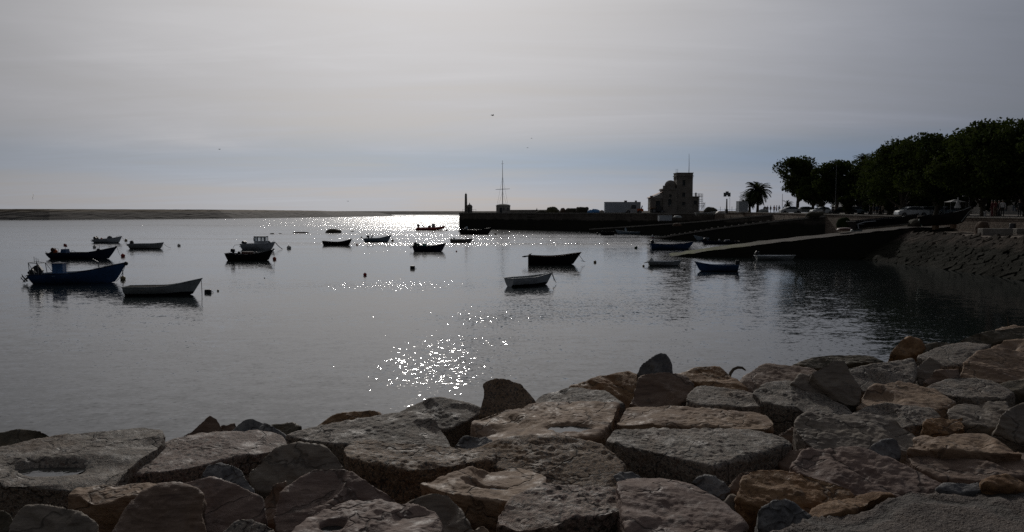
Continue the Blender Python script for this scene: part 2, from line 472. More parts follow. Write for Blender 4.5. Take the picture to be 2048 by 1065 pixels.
PITS = []
def rock(kind, poly, label, h=1.75, g=(0, .04), T=.75, lev=6, p_=40, rough=1.0, pit=None, seed=None, at_=None, group='boulders of the rock armour', name='boulder', flare=.10):
    """a stone whose upper face covers a given outline lying on a tilted plane"""
    rs = np.random.RandomState(seed if seed is not None else (hash(label) if False else sum(ord(c) * (i + 1) for i, c in enumerate(label))) % 99991)
    poly = np.array(poly, float)
    c = (poly.max(0) + poly.min(0)) / 2
    C = atz(c[0], c[1], HEYE - h) if at_ is None else atd(c[0], c[1], at_)
    n = np.array([-g[0], -g[1], 1.0]); n /= np.linalg.norm(n)
    pts = []
    for q in poly:
        r_ = ray(*q); pts.append(CAM + r_ * (n @ (C - CAM)) / (n @ r_))
    pts = np.array(pts)
    ux = np.cross([0, 1, 0], n); ux /= np.linalg.norm(ux); uy = np.cross(n, ux)
    L = np.array([[(q - C) @ ux, (q - C) @ uy] for q in pts])
    L = np.array(hull2d(L))
    e = -(n * .55 + np.array([0, 0, 1]) * .45); e /= np.linalg.norm(e)
    cen = C + ux * L[:, 0].mean() * 1 + uy * L[:, 1].mean()
    cen2 = np.array([(L[:, 0].max() + L[:, 0].min()) / 2, (L[:, 1].max() + L[:, 1].min()) / 2])
    cen = C + ux * cen2[0] + uy * cen2[1]
    Q = cen + e * T * .5
    N = []; D = []
    N.append(n); D.append(n @ (cen - Q))
    N.append(-n); D.append(abs(n @ e) * T * .5)
    k = len(L)
    for i in range(k):
        a, b = L[i], L[(i + 1) % k]
        if np.linalg.norm(b - a) < .03: continue
        A = C + ux * a[0] + uy * a[1]; B = C + ux * b[0] + uy * b[1]
        m = np.cross(B - A, -e); m /= np.linalg.norm(m)
        if m @ (A - Q) < 0: m = -m
        f_ = flare * (rs.rand() * 1.6 - .8) - .02
        m2 = m + n * f_; m2 /= np.linalg.norm(m2)
        N.append(m2); D.append(max(.03, m2 @ (A - Q)))
    N = np.array(N); D = np.array(D)
    hx = (L[:, 0].max() - L[:, 0].min()) / 2; hy = (L[:, 1].max() - L[:, 1].min()) / 2
    size = (hx + hy) / 2
    # broken corners
    for _ in range(7):
        v_ = rs.randn(3); v_ /= np.linalg.norm(v_)
        loc = ux * hx * v_[0] + uy * hy * v_[1] + n * T * .5 * v_[2]
        m = loc / np.linalg.norm(loc)
        m = .5 * m + .5 * v_ ; m /= np.linalg.norm(m)
        # support of the box in that direction
        sup = 0
        for X_ in (ux * hx, uy * hy, n * T * .5): sup += abs(m @ X_)
        if m @ n > .30 or _ > 5: continue
        N = np.vstack([N, m]); D = np.append(D, sup * (.78 + .12 * rs.rand()))
    for _ in range(2):
        a_ = rs.rand() * 6.283; tl = .05 + .10 * rs.rand()
        h_ = ux * math.cos(a_) + uy * math.sin(a_)
        m = n + h_ * tl; m /= np.linalg.norm(m)
        ext = abs(math.cos(a_)) * hx + abs(math.sin(a_)) * hy
        N = np.vstack([N, m]); D = np.append(D, m @ (n * abs(n @ e) * T * .5 + h_ * ext * (.45 + .3 * rs.rand())))
    V, F = ico(lev)
    dd = V[:, :1] * ux * hx + V[:, 1:2] * uy * hy + V[:, 2:] * n * T * .5
    dd /= np.linalg.norm(dd, axis=1)[:, None]
    sr = rs.rand(3) * 50
    q = np.maximum(0, (dd @ N.T) / D[None])
    qm = q.max(1, keepdims=True)
    wgt = (q / qm) ** p_
    r_ = 1 / (qm[:, 0] * wgt.sum(1) ** (1 / p_))
    P = dd * r_[:, None]
    Nn = (wgt / D[None]) @ N; Nn /= np.linalg.norm(Nn, axis=1)[:, None]
    S = P + sr
    low = fbm(S, 1.1 / size, 2) * .045 * size
    mid = fbm(S, 3.6, 4, .55)
    if kind in ('tan', 'brown', 'mauve', 'grey', 'orange'):
        ax = np.array([.25, .2, 1.0]) if rs.rand() < .6 else np.array([.7, .1, .8])
        ax /= np.linalg.norm(ax)
        hgt = S @ ax + .07 * fbm(S, 1.5, 2)
        Sl = S * .9 + ax[None] * (hgt * 4.2)[:, None]
        lay = fbm(Sl, 2.2, 3, .6)
        stepv = np.floor(hgt * 9 + vnoise(S * 1.4) * 1.2)
        stair = _val[(stepv.astype(int) * 31) & 255] * .5
        disp = low * .55 + rough * (.006 * mid + .013 * lay + .010 * stair)
    else:
        rid = 1 - np.abs(fbm(S, 5.0, 3, .5))
        disp = low * .55 + rough * (.007 * mid + .006 * (rid - .7) + .003 * fbm(S, 22, 2))
    disp += rough * .004 * fbm(S, 28, 2)
    # flat chips along the worn edges
    edge0 = 1 - wgt.max(1) / wgt.sum(1)
    cand = np.where(edge0 > .33)[0]
    P0 = P + Nn * disp[:, None]
    if len(cand):
        for _ in range(16):
            j = cand[rs.randint(len(cand))]
            m = Nn[j] + rs.randn(3) * .09; m /= np.linalg.norm(m)
            off_ = P0[j] @ m - size * (.006 + .028 * rs.rand())
            dd_ = P0 @ m - off_
            near_ = np.clip((size * .62 - np.linalg.norm(P0 - P0[j], axis=1)) / (size * .18), 0, 1)
            P0 = P0 - m[None] * (np.clip(dd_, 0, None) * near_ * .92)[:, None]
    chip = P0 - (P + Nn * disp[:, None])
    # a few conchoidal bites out of the edges
    for _ in range(5):
        j = rs.randint(len(P)); rad = size * (.18 + .25 * rs.rand())
        dist = np.linalg.norm(P - P[j], axis=1)
        edge = 1 - wgt.max(1) / wgt.sum(1)
        disp -= .13 * rad * np.exp(-(dist / rad) ** 2) * (.35 + edge)
    P = P + Nn * disp[:, None] + chip
    P = P + Nn * (.0025 * rough * fbm(P + sr, 34, 2))[:, None]
    P *= 1.035
    if pit is not None:
        for px, py, ra, rb in pit:
            r0 = ray(px, py); q0 = CAM + r0 * (n @ (C - CAM)) / (n @ r0) - Q
            dl = P - q0
            e4 = (dl @ ux / ra) ** 2 + (dl @ uy / rb) ** 2
            up = np.clip((P @ n) / (T * .5), 0, 1) > .6
            P -= n[None] * (.08 * np.exp(-e4 ** 2) * up)[:, None]
            rim = (e4 > .9) & (e4 < 1.6) & up
            zr = np.percentile((P + Q)[rim][:, 2], 24) if rim.any() else (Q + q0)[2]
            PITS.append((np.array([*(Q + q0)[:2], zr]), ra, rb, label))
    o = np_mesh(name, P, F, RM[kind], None, True, tuple(Q))
    tag(o, label, 'boulder', group)
    o['_top'] = 0
    del o['_top']
    return o, cen, n
# ------------------------------------------------------------------ foreground rock armour
RK = [
# kind, outline, label, opts
('moss', [(-30,872),(0,864),(25,857),(60,856),(90,862),(112,880),(60,893),(-30,905)], 'dark mossy hump of rock at the water edge behind the far left slab', dict(h=2.15, g=(0,.7), T=.8)),
('granite', [(-70,915),(0,905),(60,884),(140,866),(235,856),(318,848),(327,876),(285,905),(240,946),(215,966),(100,963),(0,960),(-70,960)], 'huge pitted grey slab in the left corner holding a long rain pool', dict(h=1.80, g=(0,.02), T=.75, lev=7, pit=[(88,930,.26,.13)])),
('pink', [(342,880),(420,866),(520,862),(560,867),(574,884),(565,894),(480,915),(380,940),(300,951),(250,956),(236,958),(272,922),(312,894)], 'long flat pinkish granite slab touching the pool slab', dict(h=1.90, g=(-.03,.03), T=.7, lev=7)),
('brown', [(363,876),(420,832),(433,838),(452,868),(440,880)], 'small brown pyramid rock standing against the water', dict(h=2.15, g=(0,1.3), T=.5)),
('brown', [(445,852),(470,845),(478,868),(448,872)], 'little reddish rock wedged right of the brown pyramid', dict(h=2.2, g=(0,.8), T=.4, lev=5)),
('blue', [(460,864),(485,842),(508,836),(530,846),(560,862),(578,876),(570,894),(520,878)], 'dark rock with a pale bluish flank sloping to the right', dict(h=2.0, g=(.1,.8), T=.5)),
('moss', [(530,852),(548,846),(585,846),(603,855),(596,866),(560,870)], 'low olive rock lying flat just above the water line', dict(h=2.1, g=(0,.5), T=.4, lev=5)),
('orange', [(630,852),(668,832),(705,824),(750,823),(770,832),(740,850),(690,862)], 'ochre topped low rock peeping over the big pale slab', dict(h=2.05, g=(0,.6), T=.5)),
('granite', [(574,870),(640,852),(700,845),(790,826),(850,829),(902,858),(910,888),(800,905),(700,890),(600,882)], 'broad pale grey slab with a shaded hollow across its face', dict(h=1.85, g=(.02,.16), T=.8, lev=7)),
('granite', [(795,824),(822,805),(860,797),(890,796),(930,806),(957,802),(964,818),(945,835),(915,856),(880,862),(835,836)], 'dark craggy granite rock left of the rounded upright boulder', dict(h=1.95, g=(0,.35), T=.8)),
('pebble', [(958,830),(962,798),(969,765),(986,757),(1016,758),(1042,768),(1069,800),(1066,818),(1040,832),(1000,836)], 'rounded upright boulder with a rusty crown against the glitter', dict(h=1.72, g=(0,1.0), T=.7)),
('tan', [(934,856),(962,833),(1045,820),(1066,806),(1130,800),(1236,808),(1228,838),(1192,876),(1090,872),(985,880)], 'wide tan ledge with a stepped top and a bright puddle', dict(h=1.76, g=(0,.03), T=.75, lev=7, pit=[(1140,857,.19,.11)])),
('granite', [(1069,790),(1090,779),(1150,775),(1212,782),(1248,808),(1230,816),(1130,806),(1078,804)], 'low grey slab behind the stepped tan ledge', dict(h=1.74, g=(0,.12), T=.6)),
('orange', [(1128,778),(1200,752),(1255,742),(1279,752),(1278,792),(1255,822),(1225,800),(1160,786)], 'sloping rock with rust stains left of the pointed grey stone', dict(h=1.78, g=(0,.45), T=.7)),
('blue', [(1275,748),(1283,730),(1315,709),(1331,708),(1345,730),(1346,756),(1300,760)], 'pointed blue grey stone standing highest on the shore', dict(h=1.55, g=(0,1.6), T=.45)),
('brown', [(1260,808),(1276,770),(1278,750),(1320,745),(1372,752),(1388,776),(1376,806),(1330,818)], 'shadowy brown block under the pointed grey stone', dict(h=1.72, g=(0,.6), T=.6)),
('orange', [(1344,750),(1392,735),(1440,732),(1458,745),(1494,778),(1482,792),(1440,786),(1400,772)], 'rusty orange rock with a rough split face', dict(h=1.72, g=(0,.35), T=.6)),
('brown', [(1474,770),(1502,740),(1532,728),(1580,724),(1625,732),(1640,750),(1600,772),(1540,788),(1490,786)], 'brown two lobed rock right of the curved stick', dict(h=1.78, g=(0,.3), T=.6)),
('tan', [(1236,846),(1262,811),(1340,809),(1460,821),(1530,826),(1548,846),(1530,858),(1400,856),(1300,850)], 'long smooth tan beam of rock lying across the middle', dict(h=1.74, g=(0,.10), T=.55, lev=7)),
('granite', [(1374,800),(1378,785),(1396,772),(1440,777),(1530,786),(1532,806),(1470,812),(1400,810)], 'squared grey granite block behind the long tan beam', dict(h=1.70, g=(0,.12), T=.6)),
('granite', [(1504,786),(1530,768),(1572,763),(1612,770),(1642,784),(1692,804),(1708,824),(1640,826),(1560,814),(1528,804)], 'pale grey wedge of granite tapering to the right', dict(h=1.68, g=(.02,.2), T=.6)),
('grey', [(1628,746),(1668,720),(1688,721),(1705,750),(1722,778),(1720,810),(1690,812),(1650,780)], 'tall leaning slab with a sharp upper corner', dict(h=1.58, g=(-.25,1.3), T=.5)),
('grey', [(1582,768),(1600,748),(1642,748),(1664,778),(1680,808),(1640,800),(1610,780)], 'angular grey block propped left of the leaning slab', dict(h=1.64, g=(0,.7), T=.5)),
('granite', [(1208,876),(1240,858),(1330,861),(1400,857),(1500,859),(1560,867),(1580,886),(1522,902),(1452,930),(1430,936),(1350,917),(1270,897),(1215,886)], 'largest flat granite slab in the middle with dark front corner', dict(h=1.72, g=(0,.05), T=.8, lev=7, rough=1.2)),
('pebble', [(925,892),(980,880),(1080,872),(1150,875),(1204,890),(1262,938),(1278,954),(1240,985),(1130,985),(1085,955),(1050,925),(960,925)], 'humped speckled granite mound in the centre', dict(h=1.74, g=(0,.25), T=.7, lev=7)),
('blue', [(908,892),(926,870),(960,866),(988,882),(965,898)], 'small blue grey stone peeping beside the centre mound', dict(h=1.80, g=(0,.5), T=.4, lev=5)),
('pebble', [(688,905),(706,880),(760,874),(850,880),(922,890),(988,906),(984,922),(880,934),(820,944),(740,930),(692,915)], 'pebbly conglomerate block with a rough reddish top', dict(h=1.70, g=(0,.10), T=.8, lev=7, rough=1.6)),
('grey', [(498,950),(530,915),(562,890),(592,884),(642,890),(672,912),(688,935),(660,960),(620,985),(560,990),(510,980)], 'dark domed stone with a pale rim left of the conglomerate', dict(h=1.80, g=(0,.9), T=.6)),
('mauve', [(555,1055),(552,1010),(575,965),(602,944),(628,930),(690,936),(722,956),(790,992),(800,1012),(700,1060),(620,1090),(570,1090)], 'big rusty brown boulder with a raised peak and slanting cracks', dict(h=1.66, g=(.05,.60), T=.8, lev=7)),
('brown', [(524,1000),(545,966),(572,962),(575,1000),(560,1050),(532,1050)], 'narrow brown stone squeezed left of the peaked boulder', dict(h=1.78, g=(0,.9), T=.4)),
('mauve', [(570,1085),(600,1050),(640,1020),(672,1008),(722,1004),(860,1018),(882,1030),(890,1065),(884,1110),(560,1110)], 'flat mauve slab cut by the bottom edge with one tiny pool', dict(h=1.58, g=(0,.04), T=.6, lev=7, pit=[(665,1046,.06,.05)])),
('grey', [(806,1010),(828,995),(862,984),(892,985),(920,1015),(946,1060),(948,1095),(880,1090),(866,1030)], 'grey wedge stone leaning beside the mauve slab', dict(h=1.70, g=(.2,.7), T=.5)),
('tan', [(838,968),(880,955),(965,945),(985,925),(1035,920),(1084,938),(1092,966),(1040,988),(1000,1002),(900,988)], 'tan block with a small wet hollow glinting on top', dict(h=1.66, g=(0,.03), T=.75, lev=7, pit=[(975,963,.12,.07)])),
('pink', [(994,1028),(1030,990),(1090,970),(1150,971),(1222,980),(1262,1005),(1256,1018),(1200,1034),(1100,1042),(1000,1048)], 'round topped pinkish granite drum at the bottom centre', dict(h=1.62, g=(0,.06), T=.75, lev=7, rough=1.3)),
('tan', [(925,1080),(942,1060),(966,1050),(992,1057),(1004,1080),(980,1100)], 'small tan stone cut by the bottom edge left of the granite drum', dict(h=1.72, g=(0,.5), T=.4, lev=5)),
('mauve', [(1234,962),(1260,950),(1330,948),(1382,960),(1450,1000),(1488,1042),(1488,1100),(1262,1110),(1262,1060),(1268,1030),(1252,1000)], 'large reddish brown slab tilting down at the bottom right of centre', dict(h=1.62, g=(-.08,.18), T=.75, lev=7)),
('blue', [(1226,955),(1240,944),(1262,940),(1284,950),(1270,962),(1238,968)], 'dark bluish stone jammed behind the reddish tilted slab', dict(h=1.78, g=(0,.5), T=.4, lev=5)),
('blue', [(1382,962),(1400,949),(1430,948),(1462,975),(1450,996),(1425,992)], 'blue grey stone below the front of the largest slab', dict(h=1.74, g=(0,.7), T=.4, lev=5)),
('grey', [(1440,1006),(1462,990),(1486,992),(1518,1024),(1514,1054),(1494,1052)], 'grey cobble in the gap right of the reddish slab', dict(h=1.74, g=(0,.8), T=.4, lev=5)),
('brown', [(1458,985),(1470,955),(1486,942),(1512,946),(1496,970),(1480,992)], 'narrow brown stone standing left of the orange boulder', dict(h=1.74, g=(0,1.2), T=.35, lev=5)),
('orange', [(1476,990),(1484,960),(1502,944),(1522,937),(1562,938),(1620,950),(1700,975),(1714,995),(1680,1012),(1620,1030),(1540,1022),(1490,1008)], 'rounded orange brown boulder near the paved corner', dict(h=1.62, g=(0,.42), T=.65, lev=7)),
('blue', [(1512,1055),(1518,1024),(1545,1002),(1572,1001),(1622,1020),(1624,1042),(1590,1060),(1540,1066)], 'speckled blue grey stone beside the paving', dict(h=1.62, g=(0,.8), T=.4)),
('mauve', [(1584,928),(1610,900),(1660,893),(1722,900),(1792,925),(1860,958),(1888,976),(1872,990),(1780,996),(1712,990),(1640,960),(1600,945)], 'big smooth pinkish tan boulder above the paving', dict(h=1.58, g=(.05,.30), T=.65, lev=7)),
('brown', [(1556,925),(1562,900),(1578,885),(1612,880),(1622,902),(1590,938),(1565,940)], 'dark brown wedge in the hollow left of the pinkish boulder', dict(h=1.78, g=(.3,.7), T=.4, lev=5)),
('grey', [(1586,850),(1610,828),(1720,827),(1792,840),(1832,866),(1852,884),(1812,904),(1740,916),(1640,905),(1606,880)], 'broad domed grey boulder spanning the right middle', dict(h=1.68, g=(0,.32), T=.65, lev=7)),
('blue', [(1730,906),(1742,888),(1766,878),(1790,876),(1804,890),(1802,914),(1770,920)], 'egg shaped pale grey stone resting between two big boulders', dict(h=1.62, g=(0,.9), T=.4, lev=5)),
('brown', [(1560,870),(1584,852),(1608,862),(1612,884),(1580,892)], 'small rusty stone behind the brown wedge', dict(h=1.78, g=(0,.7), T=.4, lev=5)),
('tan', [(1818,898),(1832,878),(1900,862),(2000,859),(2030,878),(2050,908),(1900,904),(1850,900)], 'flat tan slab resting on a longer brown one at the right', dict(h=1.58, g=(0,.12), T=.35, lev=7)),
('brown', [(1800,915),(1828,896),(1940,900),(2080,905),(2090,930),(2050,950),(1960,962),(1880,955),(1840,938)], 'long brown slab with a dark recess under the tan slab', dict(h=1.66, g=(0,.15), T=.6, lev=7)),
('tan', [(1716,806),(1738,772),(1800,767),(1870,777),(1912,804),(1892,818),(1830,822),(1740,818)], 'tan rock with dents behind the grey dome', dict(h=1.70, g=(0,.22), T=.6)),
('granite', [(1706,822),(1740,808),(1830,812),(1886,818),(1892,830),(1850,850),(1830,856),(1760,848),(1716,834)], 'dark grey rock under the dented tan one', dict(h=1.74, g=(0,.28), T=.5)),
('orange', [(1846,852),(1852,836),(1888,831),(1926,831),(1932,852),(1900,868),(1866,868)], 'small block with a rusty cross stain', dict(h=1.70, g=(0,.5), T=.4)),
('grey', [(1892,824),(1920,803),(1962,799),(2012,806),(2022,832),(2002,858),(1940,852),(1910,840)], 'brownish rock right of the rust stained block', dict(h=1.66, g=(0,.3), T=.5)),
('grey', [(1996,848),(2004,828),(2030,812),(2080,800),(2090,880),(2040,885),(2010,862)], 'steep grey boulder cut by the right edge', dict(h=1.60, g=(0,.9), T=.5)),
('granite', [(1846,775),(1890,757),(1940,754),(1992,764),(2036,782),(2002,795),(1960,800),(1900,790)], 'grey flat rock with sparkling grains at the right', dict(h=1.68, g=(0,.22), T=.5)),
('tan', [(1918,755),(1930,722),(1956,703),(1992,696),(2070,705),(2090,765),(1990,766),(1930,762)], 'great rounded tan boulder at the upper right', dict(h=1.62, g=(0,.42), T=.8, lev=7)),
('granite', [(1694,758),(1700,735),(1780,725),(1826,719),(1834,745),(1828,774),(1760,778),(1718,776)], 'grey squared rock with a glinting top right of the leaning slab', dict(h=1.66, g=(0,.32), T=.6)),
('moss', [(1586,728),(1620,715),(1660,710),(1722,710),(1764,712),(1766,724),(1700,730),(1620,734)], 'low mossy ochre ridge of rock along the water', dict(h=1.80, g=(0,.3), T=.5)),
('orange', [(1780,708),(1800,682),(1820,674),(1842,680),(1852,698),(1820,712)], 'dark rock with an ochre flank at the water edge', dict(h=1.72, g=(0,.8), T=.5, lev=5)),
('moss', [(1842,702),(1850,688),(1872,683),(1902,685),(1898,702),(1870,708)], 'small mossy stone right of the ochre flanked rock', dict(h=1.74, g=(0,.6), T=.4, lev=5)),
('granite', [(1828,714),(1870,695),(1930,685),(1984,687),(1962,707),(1924,732),(1880,734),(1850,724)], 'pale sloping granite rock at the upper right', dict(h=1.68, g=(0,.25), T=.6)),
('grey', [(1828,738),(1858,712),(1884,730),(1874,758),(1842,770)], 'upright grey stone between two flat granite rocks', dict(h=1.68, g=(0,.9), T=.4, lev=5)),
('brown', [(1848,762),(1870,740),(1916,738),(1924,754),(1884,770)], 'small brown stone left of the great tan boulder', dict(h=1.68, g=(0,.6), T=.4, lev=5)),
('moss', [(1922,676),(1945,667),(2000,660),(2070,652),(2080,680),(1990,686),(1936,686)], 'dark flat topped rock with a rusty tip by the twig', dict(h=1.58, g=(0,.5), T=.5)),
('tan', [(1972,697),(2010,680),(2080,680),(2080,704),(2000,704)], 'low tan rock between the dark flat rock and the great tan boulder', dict(h=1.68, g=(0,.3), T=.5, lev=5)),
('moss', [(1986,772),(2020,757),(2080,760),(2080,790),(2010,788)], 'dark rock under the great tan boulder at the right edge', dict(h=1.70, g=(0,.4), T=.5, lev=5)),
('tan', [(1978,664),(2030,648),(2080,644),(2080,658),(2000,668)], 'pale flat rock farthest away at the right edge', dict(h=1.58, g=(0,.25), T=.5, lev=5)),
('tan', [(137,990),(160,975),(250,966),(322,967),(350,978),(320,992),(270,996),(180,998)], 'pale flat topped tan block with a dark sunken front', dict(h=1.72, g=(0,.05), T=.8, lev=7, flare=.02)),
('brown', [(205,1090),(240,1030),(292,985),(345,970),(400,985),(414,1040),(420,1100),(220,1110)], 'rough brown boulder with wavy layers at the bottom left', dict(h=1.62, g=(0,.60), T=.7, lev=7)),
('mauve', [(345,978),(380,962),(425,957),(490,978),(522,998),(526,1030),(512,1052),(460,1075),(425,1085),(400,1020)], 'dark brown rounded boulder right of the wavy layered one', dict(h=1.66, g=(.1,.62), T=.7, lev=7)),
('blue', [(404,955),(416,932),(445,927),(480,940),(508,978),(500,992),(440,975)], 'blue grey veined stone with a rusty left side', dict(h=1.78, g=(.1,.7), T=.45)),
('granite', [(425,1080),(470,1042),(502,1039),(548,1056),(556,1085),(500,1100)], 'pale speckled stone cut by the bottom edge', dict(h=1.66, g=(0,.5), T=.4)),
('grey', [(22,1060),(30,1030),(50,1014),(82,1011),(110,1022),(150,1026),(188,1052),(196,1100),(30,1100)], 'lumpy grey brown boulder in the bottom left corner', dict(h=1.66, g=(0,.7), T=.6, lev=7)),
('moss', [(-30,1060),(-20,1022),(8,1020),(24,1032),(28,1070),(0,1085)], 'dark stone cut by the left edge near the bottom', dict(h=1.70, g=(0,.8), T=.5)),
('orange', [(1612,1030),(1680,992),(1740,984),(1800,990),(1760,1004),(1700,1016),(1640,1040)], 'thin rusty stone bedded at the edge of the paving', dict(h=1.61, g=(0,.10), T=.3)),
('blue', [(1868,978),(1888,962),(1930,957),(1962,964),(1970,980),(1920,988)], 'row of pale speckled stone bedded above the paving', dict(h=1.58, g=(0,.4), T=.3, lev=5)),
('orange', [(1964,966),(1985,952),(2018,948),(2052,962),(2040,972),(1990,976)], 'small orange tan stone at the right end of the paving edge', dict(h=1.54, g=(0,.4), T=.3, lev=5)),
# dark stones deep in the joints
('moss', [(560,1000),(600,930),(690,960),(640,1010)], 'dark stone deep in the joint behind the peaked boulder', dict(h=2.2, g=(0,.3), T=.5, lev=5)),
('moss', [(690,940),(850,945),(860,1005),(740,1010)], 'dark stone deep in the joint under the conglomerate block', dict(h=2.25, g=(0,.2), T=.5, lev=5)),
]
for kind, poly, label, kw in RK:
    rock(kind, poly, label, **kw)

# pools of rain left on the stones
m_, t, p = newmat('pool_water')
p.inputs['Base Color'].default_value = (.03, .03, .028, 1); p.inputs['Roughness'].default_value = .03; p.inputs['IOR'].default_value = 1.33
co = t.node('ShaderNodeTexCoord').outputs['Object']
t.put(p.inputs['Normal'], t.node('ShaderNodeBump', ins={'Strength': .25, 'Distance': .01, 'Height': t.noise(co, 14, 3)}).outputs[0])
POOLM = m_

PL = ['long shallow rain pool on the huge slab in the left corner', 'bright oval puddle on the stepped tan ledge',
      'small glinting puddle in the hollow of the tan block', 'tiny pool on the mauve slab at the bottom edge']
for (q0, ra, rb, lb), lab in zip(PITS, PL):
    ring = []
    for k in range(36):
        a = 2 * math.pi * k / 36
        w_ = 1.15 + .1 * math.sin(3 * a + ra * 40) + .06 * math.sin(5 * a)
        ring.append((ra * w_ * math.cos(a), rb * w_ * math.sin(a), 0))
    k = 36
    o = MB().add(ring + [(x * .8, y * .8, -.012) for x, y, z in ring], [tuple(range(k)), tuple(range(k, 2 * k))[::-1]] + [(i, k + i, k + (i + 1) % k, (i + 1) % k) for i in range(k)]).build('puddle', POOLM, loc=(q0[0], q0[1], q0[2] - .002))
    tag(o, lab, 'puddle', 'rain puddles on the boulders')

# bank of rubble under and beyond the armour, and the paved corner
def bank():
    # shore direction: from (-4,6.5) to (8,12.8)
    A = np.array([-4.0, 6.5]); B = np.array([8.0, 12.8]); u = (B - A) / np.linalg.norm(B - A); n = np.array([-u[1], u[0]])
    us = np.linspace(-32, 46, 157); vs = np.concatenate([np.linspace(-9, -3.8, 14), np.linspace(-3.4, 10.5, 64)])
    V = []
    for v in vs:
        for s in us:
            q = A + u * s + n * v
            if v < -3.8: z = 3.55
            elif v < 0.2: z = 3.55 - (v + 3.8) / 4.0 * .7
            else: z = 2.85 - (v - .2) * .40
            V.append([q[0], q[1], z])
    V = np.array(V)
    r_ = fbm(V * [1, 1, 0], 1.0, 4, .55)
    r2 = 1 - np.abs(fbm(V * [1, 1, 0], .75, 3))
    V[:, 2] += r_ * .10 + (r2 - .7) * .22 - .1
    nu = len(us); F = []
    for j in range(len(vs) - 1):
        for i in range(nu - 1):
            F.append([j * nu + i, j * nu + i + 1, (j + 1) * nu + i + 1, (j + 1) * nu + i])
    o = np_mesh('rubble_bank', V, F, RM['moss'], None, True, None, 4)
    tag(o, 'dark rubble bank under the rock armour', None, None, 'structure')
bank()

def paving():
    m_, t, p = newmat('mortared_paving')
    co = t.node('ShaderNodeTexCoord').outputs['Object']
    wob = t.v('ADD', co, t.v('SCALE', t.noise(co, 2.5, 4, .6, 0, 'Color'), scale=.25))
    vo = t.node('ShaderNodeTexVoronoi', feature='DISTANCE_TO_EDGE', ins={'Vector': wob, 'Scale': 1.1}).outputs['Distance']
    joint = t.smooth(vo, .02, .07)
    n1_ = t.noise(co, 3.5, 6, .7); n2_ = t.noise(co, 45, 3, .7); n3_ = t.noise(co, 130, 2, .6)
    c = t.mix(t.smooth(n1_, .35, .65), (.048, .033, .025), (.10, .072, .054))
    c = t.mix(t.smooth(n2_, .5, .65), c, (.045, .032, .026))
    c = t.mix(t.m('MULTIPLY', t.smooth(n3_, .52, .62), .8), c, (.20, .17, .145))
    c = t.mix(t.m('SUBTRACT', 1.0, joint), c, (.085, .072, .06))
    t.put(p.inputs['Base Color'], c); p.inputs['Roughness'].default_value = .85
    h = t.m('ADD', t.m('MULTIPLY', joint, .7), t.m('ADD', t.m('MULTIPLY', t.noise(co, 15, 4, .7), 1.1), t.m('MULTIPLY', n2_, .9)))
    t.put(p.inputs['Normal'], t.node('ShaderNodeBump', ins={'Strength': 1.0, 'Distance': .045, 'Height': h}).outputs[0])
    edge = [atz(px, py, HEYE - 1.60) for px, py in ((1380, 1120), (1480, 1062), (1560, 1052), (1640, 1028), (1760, 1000), (1880, 984), (1980, 976), (2060, 968), (2300, 940))]
    E = [np.array([q[0], q[1]]) for q in edge]
    E = [E[0] + np.array([-9.0, -5.2])] + E + [E[-1] + np.array([12.0, 6.5])]
    rows = 40; cols = []
    # resample the edge
    seg = np.cumsum([0] + [np.linalg.norm(E[i + 1] - E[i]) for i in range(len(E) - 1)])
    S = np.unique(np.concatenate([np.linspace(0, seg[-1], 60), np.linspace(seg[1], seg[-2], 160)]))
    V = []
    for s in S:
        i = min(len(E) - 2, max(0, np.searchsorted(seg, s) - 1)); f = (s - seg[i]) / (seg[i + 1] - seg[i])
        q = E[i] * (1 - f) + E[i + 1] * f
        q = q + np.array([-.45, .9]) * .03 * math.sin(s * 9) 
        for r_ in range(rows + 1):
            w_ = (r_ / rows) ** 1.8 * 7
            if r_ == 0: V.append([q[0] - .02, q[1] + .06, 3.3])
            else: V.append([q[0] + .42 * (w_), q[1] - .9 * w_, 3.90 - (.05 if r_ == 1 else 0)])
    V = np.array(V); top = V[:, 2] > 3.6
    V[top, 2] += .014 * fbm(V[top] * [1, 1, 0], 4.5, 5, .8)
    k = rows + 1; F = []
    for i in range(len(S) - 1):
        for r_ in range(rows): F.append([i * k + r_, i * k + r_ + 1, (i + 1) * k + r_ + 1, (i + 1) * k + r_])
    F = [f[::-1] for f in F]
    o = np_mesh('stone_paving', V, F, m_, None, True, None, 4)
    tag(o, 'rough mortared stone paving at the top of the bank', None, None, 'structure')
paving()

# more of the same armour beyond the sides of the view and down its sea face
def extra_armour():
    src = [o for o in COL.objects if o.name.startswith('boulder') and max(o.dimensions) < 2.4 and min(o.dimensions) > .35]
    rs = random.Random(21)
    A = np.array([-4.0, 6.5]); u = np.array([12.0, 6.3]); u /= np.linalg.norm(u); n = np.array([-u[1], u[0]])
    spots = []
    for v in (-2.3, -1.0, .2):
        s = -2.4 - (v + 1) * .3
        while s > -11: spots.append((s, v, 3.25)); s -= rs.uniform(1.1, 1.5)
    for v in (-1.6, -.4, .8):
        s = 15.8 + (v + .4) * .3
        while s < 22: spots.append((s, v, 3.2)); s += rs.uniform(1.1, 1.5)
    for v, z in ((2.2, 1.75), (3.6, 1.25), (5.0, .7)):
        s = -9 + rs.random()
        while s < 20: spots.append((s, v + rs.uniform(-.2, .2), z)); s += rs.uniform(1.1, 1.6)
    for s, v, z in spots:
        o = rs.choice(src).copy(); COL.objects.link(o)
        q = A + u * s + n * v
        o.location = (q[0], q[1], z); o.rotation_euler = (rs.uniform(-.12, .12), rs.uniform(-.12, .12), rs.uniform(0, 6.28))
        k = 1.15 / max(o.dimensions) * rs.uniform(.95, 1.25); k = max(.75, min(1.5, k)); o.scale = (k, k, k)
        tag(o, 'boulder on the sea face or beyond the sides of the view', 'boulder', 'boulders out of sight round the rock armour')
bpy.context.view_layer.update()
extra_armour()
